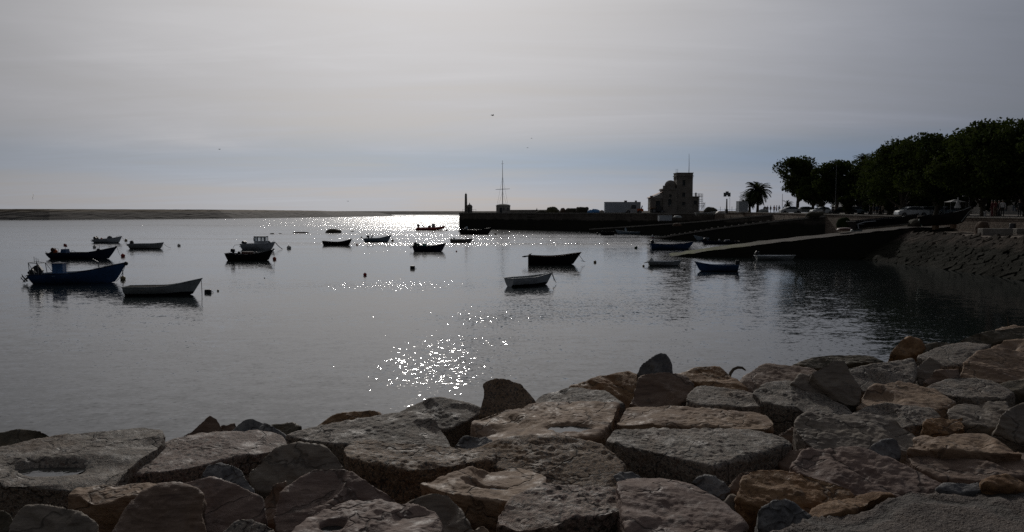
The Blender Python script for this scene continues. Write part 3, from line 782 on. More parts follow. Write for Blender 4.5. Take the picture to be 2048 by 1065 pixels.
# ------------------------------------------------------------------ far shores and made ground
def stonework(name, c1, c2, scale=1.0, wet=2.0, rough=.85, course=False):
    """weathered masonry; the band below the tide mark is dark with weed"""
    m_, t, p = newmat(name)
    g = t.node('ShaderNodeNewGeometry')
    co = g.outputs['Position']
    n1_ = t.noise(co, .35 * scale, 5, .65); n2_ = t.noise(co, 2.2 * scale, 5, .7); n3_ = t.noise(co, 9 * scale, 3, .6)
    c = t.mix(t.smooth(n1_, .35, .65), c1, c2)
    c = t.mix(t.m('MULTIPLY', t.smooth(n2_, .5, .66), .6), c, tuple(x * .45 for x in c1))
    if course:
        br = t.node('ShaderNodeTexBrick', ins={'Vector': t.v('MULTIPLY', t.node('ShaderNodeCombineXYZ', ins={0: t.m('ADD', t.node('ShaderNodeSeparateXYZ', ins={0: co}).outputs[0], t.node('ShaderNodeSeparateXYZ', ins={0: co}).outputs[1]), 1: t.node('ShaderNodeSeparateXYZ', ins={0: co}).outputs[2], 2: 0.0}), (1, 1, 1)),
            'Color1': (1, 1, 1, 1), 'Color2': (.7, .7, .7, 1), 'Mortar': (.35, .35, .35, 1), 'Scale': 1.0, 'Mortar Size': .03, 'Brick Width': 1.1, 'Row Height': .45})
        c = t.mix(.8, c, br.outputs['Color'], 'MULTIPLY')
    z = t.node('ShaderNodeSeparateXYZ', ins={0: co}).outputs[2]
    zz = t.m('ADD', z, t.m('MULTIPLY', t.m('SUBTRACT', n1_, .5), 1.6))
    tide = t.m('SUBTRACT', 1.0, t.smooth(zz, wet - .25, wet + .35))
    c = t.mix(t.m('MULTIPLY', tide, .92), c, (.012, .0125, .008))
    t.put(p.inputs['Base Color'], c); p.inputs['Roughness'].default_value = rough
    p.inputs['Specular IOR Level'].default_value = .2
    h = t.m('ADD', t.m('MULTIPLY', n2_, .8), t.m('MULTIPLY', n3_, .4))
    t.put(p.inputs['Normal'], t.node('ShaderNodeBump', ins={'Strength': .7, 'Distance': .12, 'Height': h}).outputs[0])
    return m_
M_QUAY = stonework('quay_masonry', (.10, .085, .07), (.16, .14, .12), 1, 3.1, course=True)
M_RAMPW = stonework('slipway_masonry', (.07, .06, .05), (.11, .095, .08), 1, 3.4, course=True)
M_RAMPT = stonework('slipway_setts', (.10, .085, .07), (.15, .125, .105), 2, 1.05)
M_WALL = stonework('promenade_wall_stone', (.17, .13, .10), (.24, .19, .15), 1, 1.0, course=True)
M_GROUND = stonework('promenade_paving', (.15, .13, .11), (.20, .18, .155), 1, -5)
M_APRON = stonework('shore_sand', (.12, .095, .075), (.17, .14, .11), 2, -5)
M_PITCH = stonework('pitched_stone', (.028, .023, .018), (.075, .06, .048), 2, 2.2)
M_PITCH.node_tree.nodes['Principled BSDF'].inputs['Specular IOR Level'].default_value = .04
M_CONC = stonework('weathered_concrete', (.20, .185, .165), (.27, .25, .22), 2, -5)

def breakwater(name, pts, label, seed, hz=1.0):
    """long mound of rock and sand following pts = (x, y, crest height, half width)"""
    rs = np.random.RandomState(seed)
    P = []
    for i in range(len(pts) - 1):
        a, b = np.array(pts[i], float), np.array(pts[i + 1], float)
        n = int(max(2, np.linalg.norm(b[:2] - a[:2]) / 5))
        for k in range(n): P.append(a + (b - a) * k / n)
    P.append(np.array(pts[-1], float)); P = np.array(P)
    d_ = np.gradient(P[:, :2], axis=0); d_ /= np.linalg.norm(d_, axis=1)[:, None]; nn = np.stack([-d_[:, 1], d_[:, 0]], 1)
    us = np.linspace(-1, 1, 29)
    V = []
    for i in range(len(P)):
        for u in us:
            a = abs(u)
            z = P[i, 2] * (1 if a < .22 else 1 - (a - .22) / .78 * 1.12)
            V.append([P[i, 0] + nn[i, 0] * u * P[i, 3], P[i, 1] + nn[i, 1] * u * P[i, 3], z])
    V = np.array(V)
    V[:, 2] += (fbm(V * [1, 1, 0], .45, 3, .8)) * .06 * hz
    V[:, :2] += rs.randn(len(V), 2) * .25
    V[:, 2] = np.maximum(V[:, 2], -.03)
    k = len(us); F = [[i * k + j, i * k + j + 1, (i + 1) * k + j + 1, (i + 1) * k + j] for i in range(len(P) - 1) for j in range(k - 1)]
    o = np_mesh(name, V, F, M_BW, None, False, None, 4)
    tag(o, label, 'breakwater')
    return o
m_, t, p = newmat('breakwater_rock')
co = t.node('ShaderNodeNewGeometry').outputs['Position']
z = t.node('ShaderNodeSeparateXYZ', ins={0: co}).outputs[2]
n1_ = t.noise(co, .03, 5, .6); n2_ = t.noise(co, .28, 5, .75); n3_ = t.noise(co, 2.2, 3, .8)
zz = t.m('ADD', z, t.m('MULTIPLY', t.m('SUBTRACT', n2_, .5), 2.5))
c = t.mix(t.smooth(n3_, .42, .6), (.05, .043, .036), (.135, .115, .095))
c = t.mix(t.m('MULTIPLY', t.smooth(n2_, .45, .6), .6), c, (.035, .03, .026))
c = t.mix(t.m('MULTIPLY', t.smooth(zz, 4.6, 6.2), .75), c, (.19, .145, .09))
c = t.mix(t.m('SUBTRACT', 1.0, t.smooth(zz, .4, 1.6)), c, (.025, .023, .02))
t.put(p.inputs['Base Color'], c); p.inputs['Roughness'].default_value = .9
M_BW = m_
breakwater('breakwater', [(-700, 560, 7.6, 26), (-480, 575, 7.6, 26), (-330, 590, 7.4, 26), (-250, 690, 7.3, 26), (-205, 850, 6.6, 26), (-178, 1080, 4.5, 24), (-172, 1160, 1.0, 10)],
           'near long sandy topped rock breakwater across the river mouth at the left', 3)
breakwater('breakwater', [(-900, 1500, 6.8, 34), (-260, 1500, 6.6, 34), (-90, 1500, 6.6, 34), (180, 1480, 7.0, 34), (420, 1470, 7.0, 34)],
           'farther low breakwater line behind the water glare and quay', 4)

# quay (a mole) ending left of the mast
QA = np.array([-17.6, 275.0]); QB = np.array([24.9, 233.5]); QC = np.array([51.5, 211.0])
def quay():
    zt = 4.95
    m = MB()
    poly = [(QA[0], QA[1]), (QB[0], QB[1]), (QC[0], QC[1]), (60, 214), (66, 236), (30, 262), (-9, 300)]
    m.mat(0).prism(poly, [-.03] * 7, [zt] * 7)
    o = m.build('quay', [M_QUAY])
    tag(o, 'old stone quay ending left of the mast hut, dark with weed at its foot', 'quay')
    # coping and parapet
    def off(P, Q, d0, d1, z0, z1):
        u = (Q - P) / np.linalg.norm(Q - P); n = np.array([-u[1], u[0]])
        if n[1] < 0: n = -n
        a, b, c_, d_ = P + n * d0, Q + n * d0, Q + n * d1, P + n * d1
        return [tuple(a), tuple(b), tuple(c_), tuple(d_)], z0, z1
    m = MB()
    for P, Q in ((QA, QB), (QB, QC)):
        m.prism(*off(P, Q, -.12, .9, zt + .004, zt + .28))
    m.build('coping', M_CONC, o)
    m = MB()
    pl_, z0, z1 = off(QA + np.array([5, -2]), QA + (QB - QA) * .52, 13, 14, zt + .004, 6.15)
    m.prism(pl_, z0, z1)
    pl_, z0, z1 = off(QA + (QB - QA) * .52, QB, 13.2, 14, zt + .004, 5.8)
    m.prism(pl_, z0, z1)
    m.build('parapet', M_CONC, o)
    m = MB()
    rs = random.Random(3)
    for k in range(6):
        q = QA + (QB - QA) * (.02 + k * .022)
        m.tube([(q[0] + .3, q[1] + .5, zt + .2), (q[0] + .3, q[1] + .5, zt + 1.3)], .035, 5)
    q0 = QA + (QB - QA) * .02; q1 = QA + (QB - QA) * .13
    for hz_ in (.75, 1.3):
        m.tube([(q0[0] + .3, q0[1] + .5, zt + hz_), (q1[0] + .3, q1[1] + .5, zt + hz_)], .03, 5)
    m.build('railing', M_STEEL, o)
M_STEEL = paint('grey_steel', (.16, .165, .17), .45, .2, 3, .4, .3)
M_BLACK = paint('black_rubber', (.018, .018, .02), .5, .2)
M_DARK = paint('dark_metal', (.04, .04, .043), .45, .2)
M_WHITE = paint('white_paint', (.62, .62, .60), .45, .12, 2.5, .3)
quay()

# land: promenade and plaza, ground level rises a little towards the quay
def zland(x, y):
    return 4.72 + .45 * min(1, max(0, (y - 105) / 75.0))
def promenade():
    edge = [(52, -30), (52, 20), (52, 60), (52, 84), (52, 97), (52, 110), (52, 125), (52, 137), (52.2, 150), (52.6, 166), (52.4, 190), (52.0, 210.8)]
    nx = 40; V = []; 
    far = [(0, 0)] * len(edge)
    xs = np.concatenate([[0, .4], np.linspace(2, 420, nx - 2)])
    for (x, y) in edge:
        V.append([x, y, -.03])
        for s in xs: V.append([x + s, y, zland(x, y)])
    rows = len(edge); k = len(xs) + 1
    # carry the ground on behind the quay
    for y in (236, 262, 300, 345):
        V.append([60, y, -.03])
        for s in xs: V.append([(50 if y < 250 else 58) + s, y, 5.17])
    rows += 4
    F = [[i * k + j, i * k + j + 1, (i + 1) * k + j + 1, (i + 1) * k + j] for i in range(rows - 1) for j in range(k - 1)]
    F = [f[::-1] for f in F]
    o = np_mesh('promenade', V, F, M_GROUND, None, False, None, 4)
    tag(o, 'paved promenade and plaza behind the sea wall', None, None, 'structure')
    # retaining wall
    m = MB()
    for i in range(len(edge) - 1):
        (x0, y0), (x1, y1) = edge[i], edge[i + 1]
        z0_, z1_ = zland(x0, y0), zland(x1, y1)
        m.prism([(x0 - .35, y0), (x0 + .25, y0), (x1 + .25, y1), (x1 - .35, y1)], [-.03] * 4, [z0_ + .10, z0_ + .10, z1_ + .10, z1_ + .10])
    o = m.build('sea_wall', M_WALL)
    tag(o, 'brownish stone sea wall below the promenade trees', 'sea wall')
    m = MB()
    for i in range(len(edge) - 1):
        (x0, y0), (x1, y1) = edge[i], edge[i + 1]
        z0_, z1_ = zland(x0, y0) + .104, zland(x1, y1) + .104
        m.prism([(x0 - .45, y0), (x0 + .3, y0), (x1 + .3, y1), (x1 - .45, y1)], [z0_, z0_, z1_, z1_], [z0_ + .14, z0_ + .14, z1_ + .14, z1_ + .14])
    m.build('coping', M_CONC, o)
promenade()

def ramp(name, pts, width, label, top=M_RAMPT):
    """slipway: pts = (x, y, z) along its front top edge; width goes away from the camera"""
    m = MB()
    k = len(pts)
    fr = [(p_[0], p_[1]) for p_ in pts]; bk = [(p_[0] + width[0], p_[1] + width[1]) for p_ in pts]
    N = 46
    V = []; rs = np.random.RandomState(int(pts[0][0]))
    for i in range(N + 1):
        f = i / N * (k - 1); j = min(k - 2, int(f)); f -= j
        q = np.array(pts[j]) * (1 - f) + np.array(pts[j + 1]) * f
        for s in np.linspace(0, 1, 9):
            V.append([q[0] + width[0] * s, q[1] + width[1] * s, q[2]])
    V = np.array(V); V[:, 2] += .07 * fbm(V * [1, 1, 0], .9, 4, .6)
    F = [[i * 9 + j, i * 9 + j + 1, (i + 1) * 9 + j + 1, (i + 1) * 9 + j][::-1] for i in range(N) for j in range(8)]
    o = np_mesh(name, V, F, top, None, False, None, 4)
    tag(o, label, 'slipway')
    m.prism(fr + bk[::-1], -.2, [max(-.15, p_[2] - .10) for p_ in pts] + [max(-.15, p_[2] - .10) for p_ in pts[::-1]])
    m.build('side_wall', M_RAMPW, o)
    m = MB()
    for i in range(k - 1):
        a, b = pts[i], pts[i + 1]
        if b[2] < .5: continue
        wv = np.array(width) / np.linalg.norm(width) * .38
        m.prism([(a[0] - wv[0] * .3, a[1] - wv[1] * .3), (b[0] - wv[0] * .3, b[1] - wv[1] * .3), (b[0] + wv[0], b[1] + wv[1]), (a[0] + wv[0], a[1] + wv[1])], [a[2] - .18, b[2] - .18] * 1 + [b[2] - .18, a[2] - .18], [a[2] + .10, b[2] + .10, b[2] + .10, a[2] + .10])
    if pts[0][0] > 20: m.build('kerb', M_CONC, o)
    return o
# algae on the low end of the nearest slip
m_ = stonework('algae_slip_setts', (.045, .037, .03), (.072, .06, .048), 2, .35)
t = NT(m_.node_tree); p = [n for n in t.n if n.type == 'BSDF_PRINCIPLED'][0]
src = p.inputs['Base Color'].links[0].from_socket
co = t.node('ShaderNodeNewGeometry').outputs['Position']; sx_ = t.node('ShaderNodeSeparateXYZ', ins={0: co})
al = t.m('MULTIPLY', t.m('SUBTRACT', 1.0, t.smooth(sx_.outputs[2], .9, 1.9)), t.smooth(t.noise(co, .6, 5, .7), .38, .56))
t.put(p.inputs['Base Color'], t.mix(t.m('MULTIPLY', al, .85), src, (.085, .10, .018)))
M_ALG = m_
ramp('slipway', [(18.6, 101.5, -.15), (24, 100.6, .75), (33, 99.2, 1.95), (41, 98, 2.9), (47.5, 96.8, 3.6), (51.9, 96.5, 3.75)], (1.5, 8.0), 'nearest stone slipway, green with algae at its foot', M_ALG)
ramp('slipway', [(28.3, 168, -.15), (32, 163, .9), (38, 155, 2.35), (45, 145, 3.75), (51.8, 136, 4.85)], (6.0, 11.0), 'middle stone slipway with a pale dotted edge', M_RAMPT)
ramp('slipway', [(20.5, 219, .9), (30, 203, 1.95), (42, 184, 3.35), (52.2, 166, 4.95)], (8.0, 10.0), 'farthest slipway rising beside the quay wall', M_RAMPT)

# apron of sand with its pitched stone slope
def apron():
    toe = [(41.2, 97.0), (40.7, 93.6), (41.8, 84), (41.4, 70), (40.6, 52), (39.5, 38), (38, 22)]
    topo = [(47.0, 97.0), (46.2, 95.2), (45.9, 85), (45.5, 70), (44.7, 52), (43.6, 38), (42, 22)]
    n = 60
    def rs_(P, n):
        P = np.array(P, float); s = np.cumsum([0] + list(np.linalg.norm(np.diff(P, axis=0), axis=1)))
        q = np.linspace(0, s[-1], n); return np.stack([np.interp(q, s, P[:, 0]), np.interp(q, s, P[:, 1])], 1)
    T_, U = rs_(toe, n), rs_(topo, n)
    V = []; F = []
    for i in range(n):
        W = 51.7
        for s in np.linspace(0, 1, 14):
            V.append([U[i, 0] + (W - U[i, 0]) * s, U[i, 1], 3.04 + .2 * s])
    V = np.array(V); V[:, 2] += .06 * fbm(V * [1, 1, 0], .7, 4)
    F = [[i * 14 + j, i * 14 + j + 1, (i + 1) * 14 + j + 1, (i + 1) * 14 + j] for i in range(n - 1) for j in range(13)]
    o = np_mesh('shore', V, F, M_APRON, None, True, None, 4)
    tag(o, 'strip of sand and grit between the sea wall and the stone slope', None, None, 'structure')
    # slope: slabs of stone pitched on edge, leaning
    m = MB(); rs = random.Random(8)
    base = MB(); n2 = 40
    T2, U2 = rs_(toe, n2), rs_(topo, n2)
    for i in range(n2): pass
    vs = []
    for i in range(n2): vs += [(T2[i, 0] - .5, T2[i, 1], -.2), (U2[i, 0] + .3, U2[i, 1], 2.85)]
    base.add(vs, [(2 * i, 2 * i + 1, 2 * i + 3, 2 * i + 2) for i in range(n2 - 1)])
    b = base.build('stone_slope', M_PITCH)
    tag(b, 'slope of leaning pitched stones running down into the dark water', 'stone slope')
    rows = 12
    seg = np.linalg.norm(np.diff(rs_(toe, 400), axis=0), axis=1).sum()
    for r_ in range(rows):
        s = 0.0
        while s < seg:
            L_ = rs.uniform(.9, 2.6)
            f = s / seg
            i = min(n - 2, f * (n - 1)); j = int(i); g_ = i - j
            a = T_[j] * (1 - g_) + T_[j + 1] * g_; c_ = U[j] * (1 - g_) + U[j + 1] * g_
            k = (r_ + rs.uniform(-.5, .4)) / rows
            q = a * (1 - k) + c_ * k; z = .02 + 3.05 * k
            dy = T_[j + 1] - T_[j]; ang = math.atan2(dy[1], dy[0])
            # a hewn plate lying in the slope, turned and tipped a little
            e1 = np.array([math.cos(ang), math.sin(ang), 0]); up = np.array([c_[0] - a[0], c_[1] - a[1], 3.45]); up /= np.linalg.norm(up)
            nn_ = np.cross(e1, up); nn_ = nn_ if nn_[2] > 0 else -nn_
            th_ = R(28 + rs.uniform(-14, 14)); tp = rs.uniform(.0, .22)
            pa = e1 * math.cos(th_) + up * math.sin(th_); pb = np.cross(nn_, pa)
            pb2 = pb * math.cos(tp) + nn_ * math.sin(tp); pn = np.cross(pa, pb2); pn = pn if pn @ nn_ > 0 else -pn
            La, Lb, th = L_ * .5, rs.uniform(.22, .42), rs.uniform(.08, .17)
            c0_ = np.array([q[0], q[1], z]) + nn_ * .12
            vs = []
            for sx in (-1, 1):
                for sy in (-1, 1):
                    for sz in (-1, 1):
                        vs.append(tuple(c0_ + pa * sx * La * rs.uniform(.7, 1.1) + pb2 * sy * Lb * rs.uniform(.65, 1.15) + pn * sz * th * rs.uniform(.6, 1.3)))
            m.add(vs, [(0, 1, 3, 2), (4, 6, 7, 5), (0, 4, 5, 1), (2, 3, 7, 6), (0, 2, 6, 4), (1, 5, 7, 3)])
            s += L_ * rs.uniform(.55, .85)
    st = m.build('pitched_stones', M_PITCH, b)
    st['kind'] = 'stuff'
    bev = st.modifiers.new('b', 'BEVEL'); bev.width = .06; bev.segments = 1
apron()

# low concrete blocks on the apron at the right
for px0, px1, lab in ((1958, 2018, 'long weathered concrete block standing on the sand below the sea wall'), (2026, 2090, 'concrete block at the right edge beyond the dark gap')):
    D = 83.0
    x0, x1 = gx(px0, D), gx(px1, D)
    m = MB(); m.box(((x0 + x1) / 2, D, 3.14 + .33), (x1 - x0, 1.0, .72)); o = m.build('concrete_block', M_CONC)
    bev = o.modifiers.new('b', 'BEVEL'); bev.width = .06; bev.segments = 2
    m = MB()
    for k in range(2):
        m = MB(); m.tube([(x0 + (x1 - x0) * (.2 + .6 * k), D, 4.13), (x0 + (x1 - x0) * (.2 + .6 * k), D, 4.2), (x0 + (x1 - x0) * (.2 + .6 * k) + .15, D, 4.2), (x0 + (x1 - x0) * (.2 + .6 * k) + .15, D, 4.13)], .015, 5)
        m.build('lifting_eye', M_DARK, o)
    tag(o, lab, 'concrete block', 'concrete blocks below the sea wall')
D = 84.5
m = MB(); m.lathe([(.30, 0), (.32, .05), (.30, .8), (.27, .86), (.05, .88)], 14); o = m.build('oil_drum', M_DARK, loc=(gx(2022, D), D, 3.45), smooth=True)
tag(o, 'dark drum standing between the two concrete blocks', 'drum')

# rocks in the far water
def far_rock(px0, px1, wl, top, label, cat='sea rock', name='sea_rock', kind='moss', n=(1.0, .7), seed=1):
    P = atz((px0 + px1) / 2, wl, 0); D = P[1]
    hw = (px1 - px0) / 2 * D / FPX; hh = (wl - top) * D / FPX
    V, F = ico(5); V = V.copy()
    V = np.sign(V) * np.abs(V) ** np.array([.9, .9, .8])
    V = V * [hw, hw * n[1], hh]
    V += (fbm(V / max(hh, .3) + seed * 7, .8, 4) * .16 * hh)[:, None] * V / (np.linalg.norm(V, axis=1)[:, None] + .01)
    V[:, 0] += V[:, 2] * .25
    V[:, 2] -= .12 * hh
    o = np_mesh(name, V, F, RM[kind], None, True, tuple(P)); tag(o, label, cat)
    return o
far_rock(650, 681, 466, 457, 'humped dark rock rising from the far water behind the black rowing boat', seed=3)
far_rock(701, 708, 463.5, 461.8, 'tiny rock awash just right of the humped dark one', seed=4)
far_rock(540, 549, 468.5, 466.5, 'low dark rock awash above the white cabin boat', seed=5)
far_rock(557, 564, 468, 466.6, 'smallest rock awash left of the floating timber', seed=6)
o = far_rock(584, 618, 466.5, 463.6, 'long low floating timber with perched birds left of the humped rock', 'driftwood', 'driftwood', 'brown', (1, .12), 7)
for k, px in enumerate((592, 611)):
    P = atz(px, 463.0, 0.9)
for k, (px, wl) in enumerate(((776, 432.6), (800, 433.0), (809, 432.4), (828, 432.8))):
    far_rock(px - 3.5, px + 3.5, wl, wl - .9, '%s of the four tiny reef stones awash in the far glare' % ('leftmost', 'second from left', 'third from left', 'rightmost')[k], seed=11 + k)
# ------------------------------------------------------------------ boats
def bpaint(name, col): return paint('boat_' + name, col, .5, .22, 1.6, .4, 0, .25)
B = dict(blue=bpaint('blue', (.032, .082, .185)), navy=bpaint('navy', (.016, .024, .058)), black=bpaint('black', (.012, .011, .012)),
         white=bpaint('white', (.50, .53, .55)), grey=bpaint('grey', (.31, .33, .325)), pale=bpaint('pale_blue', (.28, .35, .41)),
         red=bpaint('red', (.32, .04, .025)), brown=bpaint('brown', (.10, .045, .03)), dark=bpaint('dark_bottom', (.014, .013, .014)),
         green=bpaint('green', (.02, .06, .045)), orange=bpaint('orange', (.50, .11, .03)), teal=bpaint('teal', (.10, .26, .24)), cream=bpaint('cream', (.30, .27, .23)))
M_GLASS, t, p = newmat('window_glass')
p.inputs['Base Color'].default_value = (.05, .06, .07, 1); p.inputs['Roughness'].default_value = .06
t.put(p.inputs['Normal'], t.node('ShaderNodeBump', ins={'Strength': .05, 'Height': t.noise(t.node('ShaderNodeTexCoord').outputs['Object'], 2.0, 2)}).outputs[0])
M_CLEAR, t, p = newmat('clear_glass')
p.inputs['Base Color'].default_value = (.7, .74, .76, 1); p.inputs['Roughness'].default_value = .08; p.inputs['Transmission Weight'].default_value = .92; p.inputs['IOR'].default_value = 1.05
M_ROPE = paint('rope', (.17, .15, .12), .8, .2)
M_BUOY_O = paint('buoy_orange', (.50, .075, .03), .5, .25, 6, .5)
M_BUOY_R = paint('buoy_red', (.38, .03, .03), .5, .25, 6, .5)
M_BUOY_W = paint('buoy_white', (.48, .47, .44), .5, .2, 6, .5)
M_BUOY_Y = paint('buoy_ochre', (.28, .21, .10), .5, .25, 6, .6)
M_WOOD = paint('boat_wood', (.17, .11, .07), .6, .3, 5, .4)

def hull(root_, L, Bm, zs, zm, zb, rake=.10, main='navy', bottom='dark', rim=None, stripe=.10, inner=None, mid=.42, stem=.9, transom_rake=.04, fine=2.2, seats=2, deck=0.0, name='hull'):
    """open boat. x runs from stern (-L/2) to the bow tip (+L/2); z = 0 is the waterline"""
    n = 22
    def sheer(t_):
        if t_ < mid: return zs + (zm - zs) * (1 - (1 - t_ / mid) ** 2)
        u = (t_ - mid) / (1 - mid); return zm + (zb - zm) * (u ** 2.1)
    def half(t_):
        w_ = Bm / 2 * (1 - max(0, (t_ - .35) / .65) ** fine) * (.86 + .14 * min(1, t_ / .35))
        return max(w_, .02)
    Lw = L * (1 - rake)                       # length on the water
    def outer(t_, k):
        """k = 0 keel .. 1 gunwale"""
        s = sheer(t_)
        zk = -.16 + (.22 * max(0, (t_ - .80) / .2) ** 2)
        z = zk + (s - zk) * k
        x = -L / 2 + Lw * t_ + L * rake * (t_ ** 6) * max(0, (z + .02) / (zb + .02)) ** stem + (-.0 if t_ > 0 else 0)
        x -= transom_rake * L * (1 - t_) ** 8 * k
        y = half(t_) * (math.sin(min(1, k * 1.0) * math.pi / 2) ** .55) * (.80 + .20 * k) 
        if k == 0: y = 0.0
        return x, y, z
    ks = [0, .12, .25, .42, .60, .80, .90, 1.0]
    rows = []
    for i in range(n + 1):
        t_ = i / n
        ring = []
        zk_ = -.16 + (.22 * max(0, (t_ - .80) / .2) ** 2)
        kt = list(ks); kt[2] = min(.40, max(.13, (stripe - zk_) / (sheer(t_) - zk_))) if stripe > -.15 else .25
        for k in kt[::-1]: x, y, z = outer(t_, k); ring.append((x, y, z))
        for k in kt[1:]: x, y, z = outer(t_, k); ring.append((x, -y, z))
        rows.append(ring)
    m = MB(); k_ = len(rows[0]); vs = [p_ for r_ in rows for p_ in r_]
    b = len(m.v); m.v.extend(vs)
    def addf(f, mi): m.f.append(f); m.m.append(mi)
    for i in range(n):
        for j in range(k_ - 1):
            f = (i * k_ + j, i * k_ + j + 1, (i + 1) * k_ + j + 1, (i + 1) * k_ + j)
            addf(f, 1 if (stripe > -.15 and 5 <= j <= 8) else 0)
    addf(tuple(range(k_))[::-1], 0)
    # inner shell
    inn = []
    for i in range(n + 1):
        t_ = i / n * .945 + .015
        zf = min(.10, sheer(t_) - .25); s = sheer(t_)
        zk = -.16 + (.22 * max(0, (t_ - .80) / .2) ** 2)
        half_ring = []
        for kw_, z in ((1, s), (.78, zf + (s - zf) * .5), (.46, zf + .04), (0, zf)):
            kq = min(1, max(.02, (z - zk) / (s - zk)))
            x_, y_, z_ = outer(t_, kq)
            w_ = max(.008, y_ - .05) if kw_ else 0.0
            half_ring.append((x_ - .01, w_, z))
        inn.append(half_ring + [(x_, -y_, z_) for x_, y_, z_ in half_ring[:-1][::-1]])
    b = len(m.v); kk = len(inn[0]); m.v.extend([p_ for r_ in inn for p_ in r_])
    for i in range(n):
        for j in range(kk - 1): addf((b + i * kk + j, b + (i + 1) * kk + j, b + (i + 1) * kk + j + 1, b + i * kk + j + 1), 2)
    addf(tuple(b + q for q in range(kk)), 2)
    h = m.build(name, [B[main], B[bottom], B[inner or main]], root_, smooth=True, fix=False)
    # gunwale rail all round
    for sgn in (1, -1):
        pass
    g = MB()
    P = [outer(i / n, 1) for i in range(n + 1)]
    g.tube([(x, y, z + .015) for x, y, z in P], .035, 6)
    g.tube([(x, -y, z + .015) for x, y, z in P], .035, 6)
    g.tube([(P[0][0], P[0][1], P[0][2] + .015), (P[0][0], -P[0][1], P[0][2] + .015)], .035, 6)
    g.build('gunwale', B[rim or main], root_, smooth=True)
    for q in range(seats):
        t_ = (.30 + .28 * q) if seats < 4 else .18 + .16 * q
        x = outer(t_, 1)[0]; w_ = half(t_) - .05
        MB().box((x, 0, sheer(t_) - .17), (.24, w_ * 2, .035)).build('bench', B[inner or 'cream'] if inner else M_WOOD, root_)
    if deck > 0:
        d_ = MB(); V = []; nn = 8
        for i in range(nn + 1):
            t_ = 1 - deck * (1 - i / nn); t_ = min(t_, .985)
            x, y, z = outer(t_, 1); V += [(x, y - .02, z - .01), (x, 0, z + .05), (x, -y + .02, z - .01)]
        d_.add(V, [(i * 3 + j, i * 3 + j + 1, (i + 1) * 3 + j + 1, (i + 1) * 3 + j) for i in range(nn) for j in range(2)])
        d_.build('foredeck', B[inner or main], root_, smooth=True)
    return outer, sheer, half

def outboard(root_, x, y, z, tilt=60, s=1.0, cowl=None, grey=False):
    """engine on the transom tilted up by tilt degrees about the clamp"""
    cm = cowl or M_BLACK
    a = R(tilt)
    def T_(px, pz):      # local: x aft, z down the leg
        X, Z = px, pz
        return (x - (X * math.cos(a) + (-Z) * math.sin(a)) * s, z + (Z * math.cos(a) + X * math.sin(a)) * s)
    def ringbox(cx, cz, hx, hy, hz_, m, tx=.8):
        vs = []
        for zz_, k in ((-hz_, 1), (hz_ * .3, 1.05), (hz_, tx)):
            for sx, sy in ((-1, -1), (-.4, -1.25), (.6, -1.2), (1, -.7), (1, .7), (.6, 1.2), (-.4, 1.25), (-1, 1)):
                X, Z = T_(cx + sx * hx * k, cz + zz_)
                vs.append((X, y + sy * hy * k * .8 * s, Z))
        m.loft([vs[0:8], vs[8:16], vs[16:24]])
    m = MB(); ringbox(.20, .30, .27, .20, .24, m)
    o = m.build('outboard_motor', cm, root_, smooth=True)
    m = MB()
    for (x0, z0, x1, z1, r0, r1) in ((.16, .1, .18, -.55, .10, .055), (.10, -.50, .40, -.50, .012, .012), (.02, -.62, .44, -.62, .055, .03)):
        a0, b0 = T_(x0, z0); a1, b1 = T_(x1, z1)
        m.tube([(a0, y, b0), (a1, y, b1)], [r0 * s, r1 * s], 8)
    a0, b0 = T_(.18, -.62); a1, b1 = T_(.12, -.82)
    m.tube([(a0, y, b0), (a1, y, b1)], [.03 * s, .012 * s], 6)
    m.build('lower_leg', M_DARK, o, smooth=True)
    m = MB(); hx_, hz_ = T_(.45, -.62)
    for k in range(3):
        q = k * 2.094
        u = Vector((0, math.cos(q), math.sin(q) * .5 + math.sin(q) * .5))
        dx, dz = T_(.46, -.62)
        m.tube([(dx, y, dz), (dx - .02, y + .12 * s * math.cos(q), dz + .12 * s * math.sin(q))], [.03 * s, .015 * s], 5)
    m.build('propeller', M_DARK, o)
    m = MB(); m.box((x - .03, y, z - .05), (.12, .22 * s, .22 * s)); m.tube([(x, y, z + .1), (x + .3, y + .05, z + .16)], .018, 5); m.build('bracket', M_DARK, o)
    return o

def rope(root_, pts, r=.012, name='mooring_rope', sag=.0, mat_=None):
    r = r * 1.7
    P = []
    for i in range(len(pts) - 1):
        a, b = Vector(pts[i]), Vector(pts[i + 1])
        for k in range(6):
            f = k / 6; q = a.lerp(b, f); q.z -= sag * 4 * f * (1 - f); P.append(q)
    P.append(Vector(pts[-1]))
    return MB().tube(P, r, 5).build(name, mat_ or M_ROPE, root_, smooth=True)

def place(x0, x1, wl, yaw=0.0, flip=False, D=None, z=0.0):
    """length and place of a hull that spans columns x0..x1 with its waterline on row wl"""
    xc = (x0 + x1) / 2
    P = atz(xc, wl, z) if D is None else atd(xc, wl, D)
    L = (x1 - x0) / FPX * P[1] / abs(math.cos(R(yaw)))
    rz = R(yaw) + (math.pi if flip else 0)
    return P, L, rz, P[1] / FPX          # last: metres per photo pixel

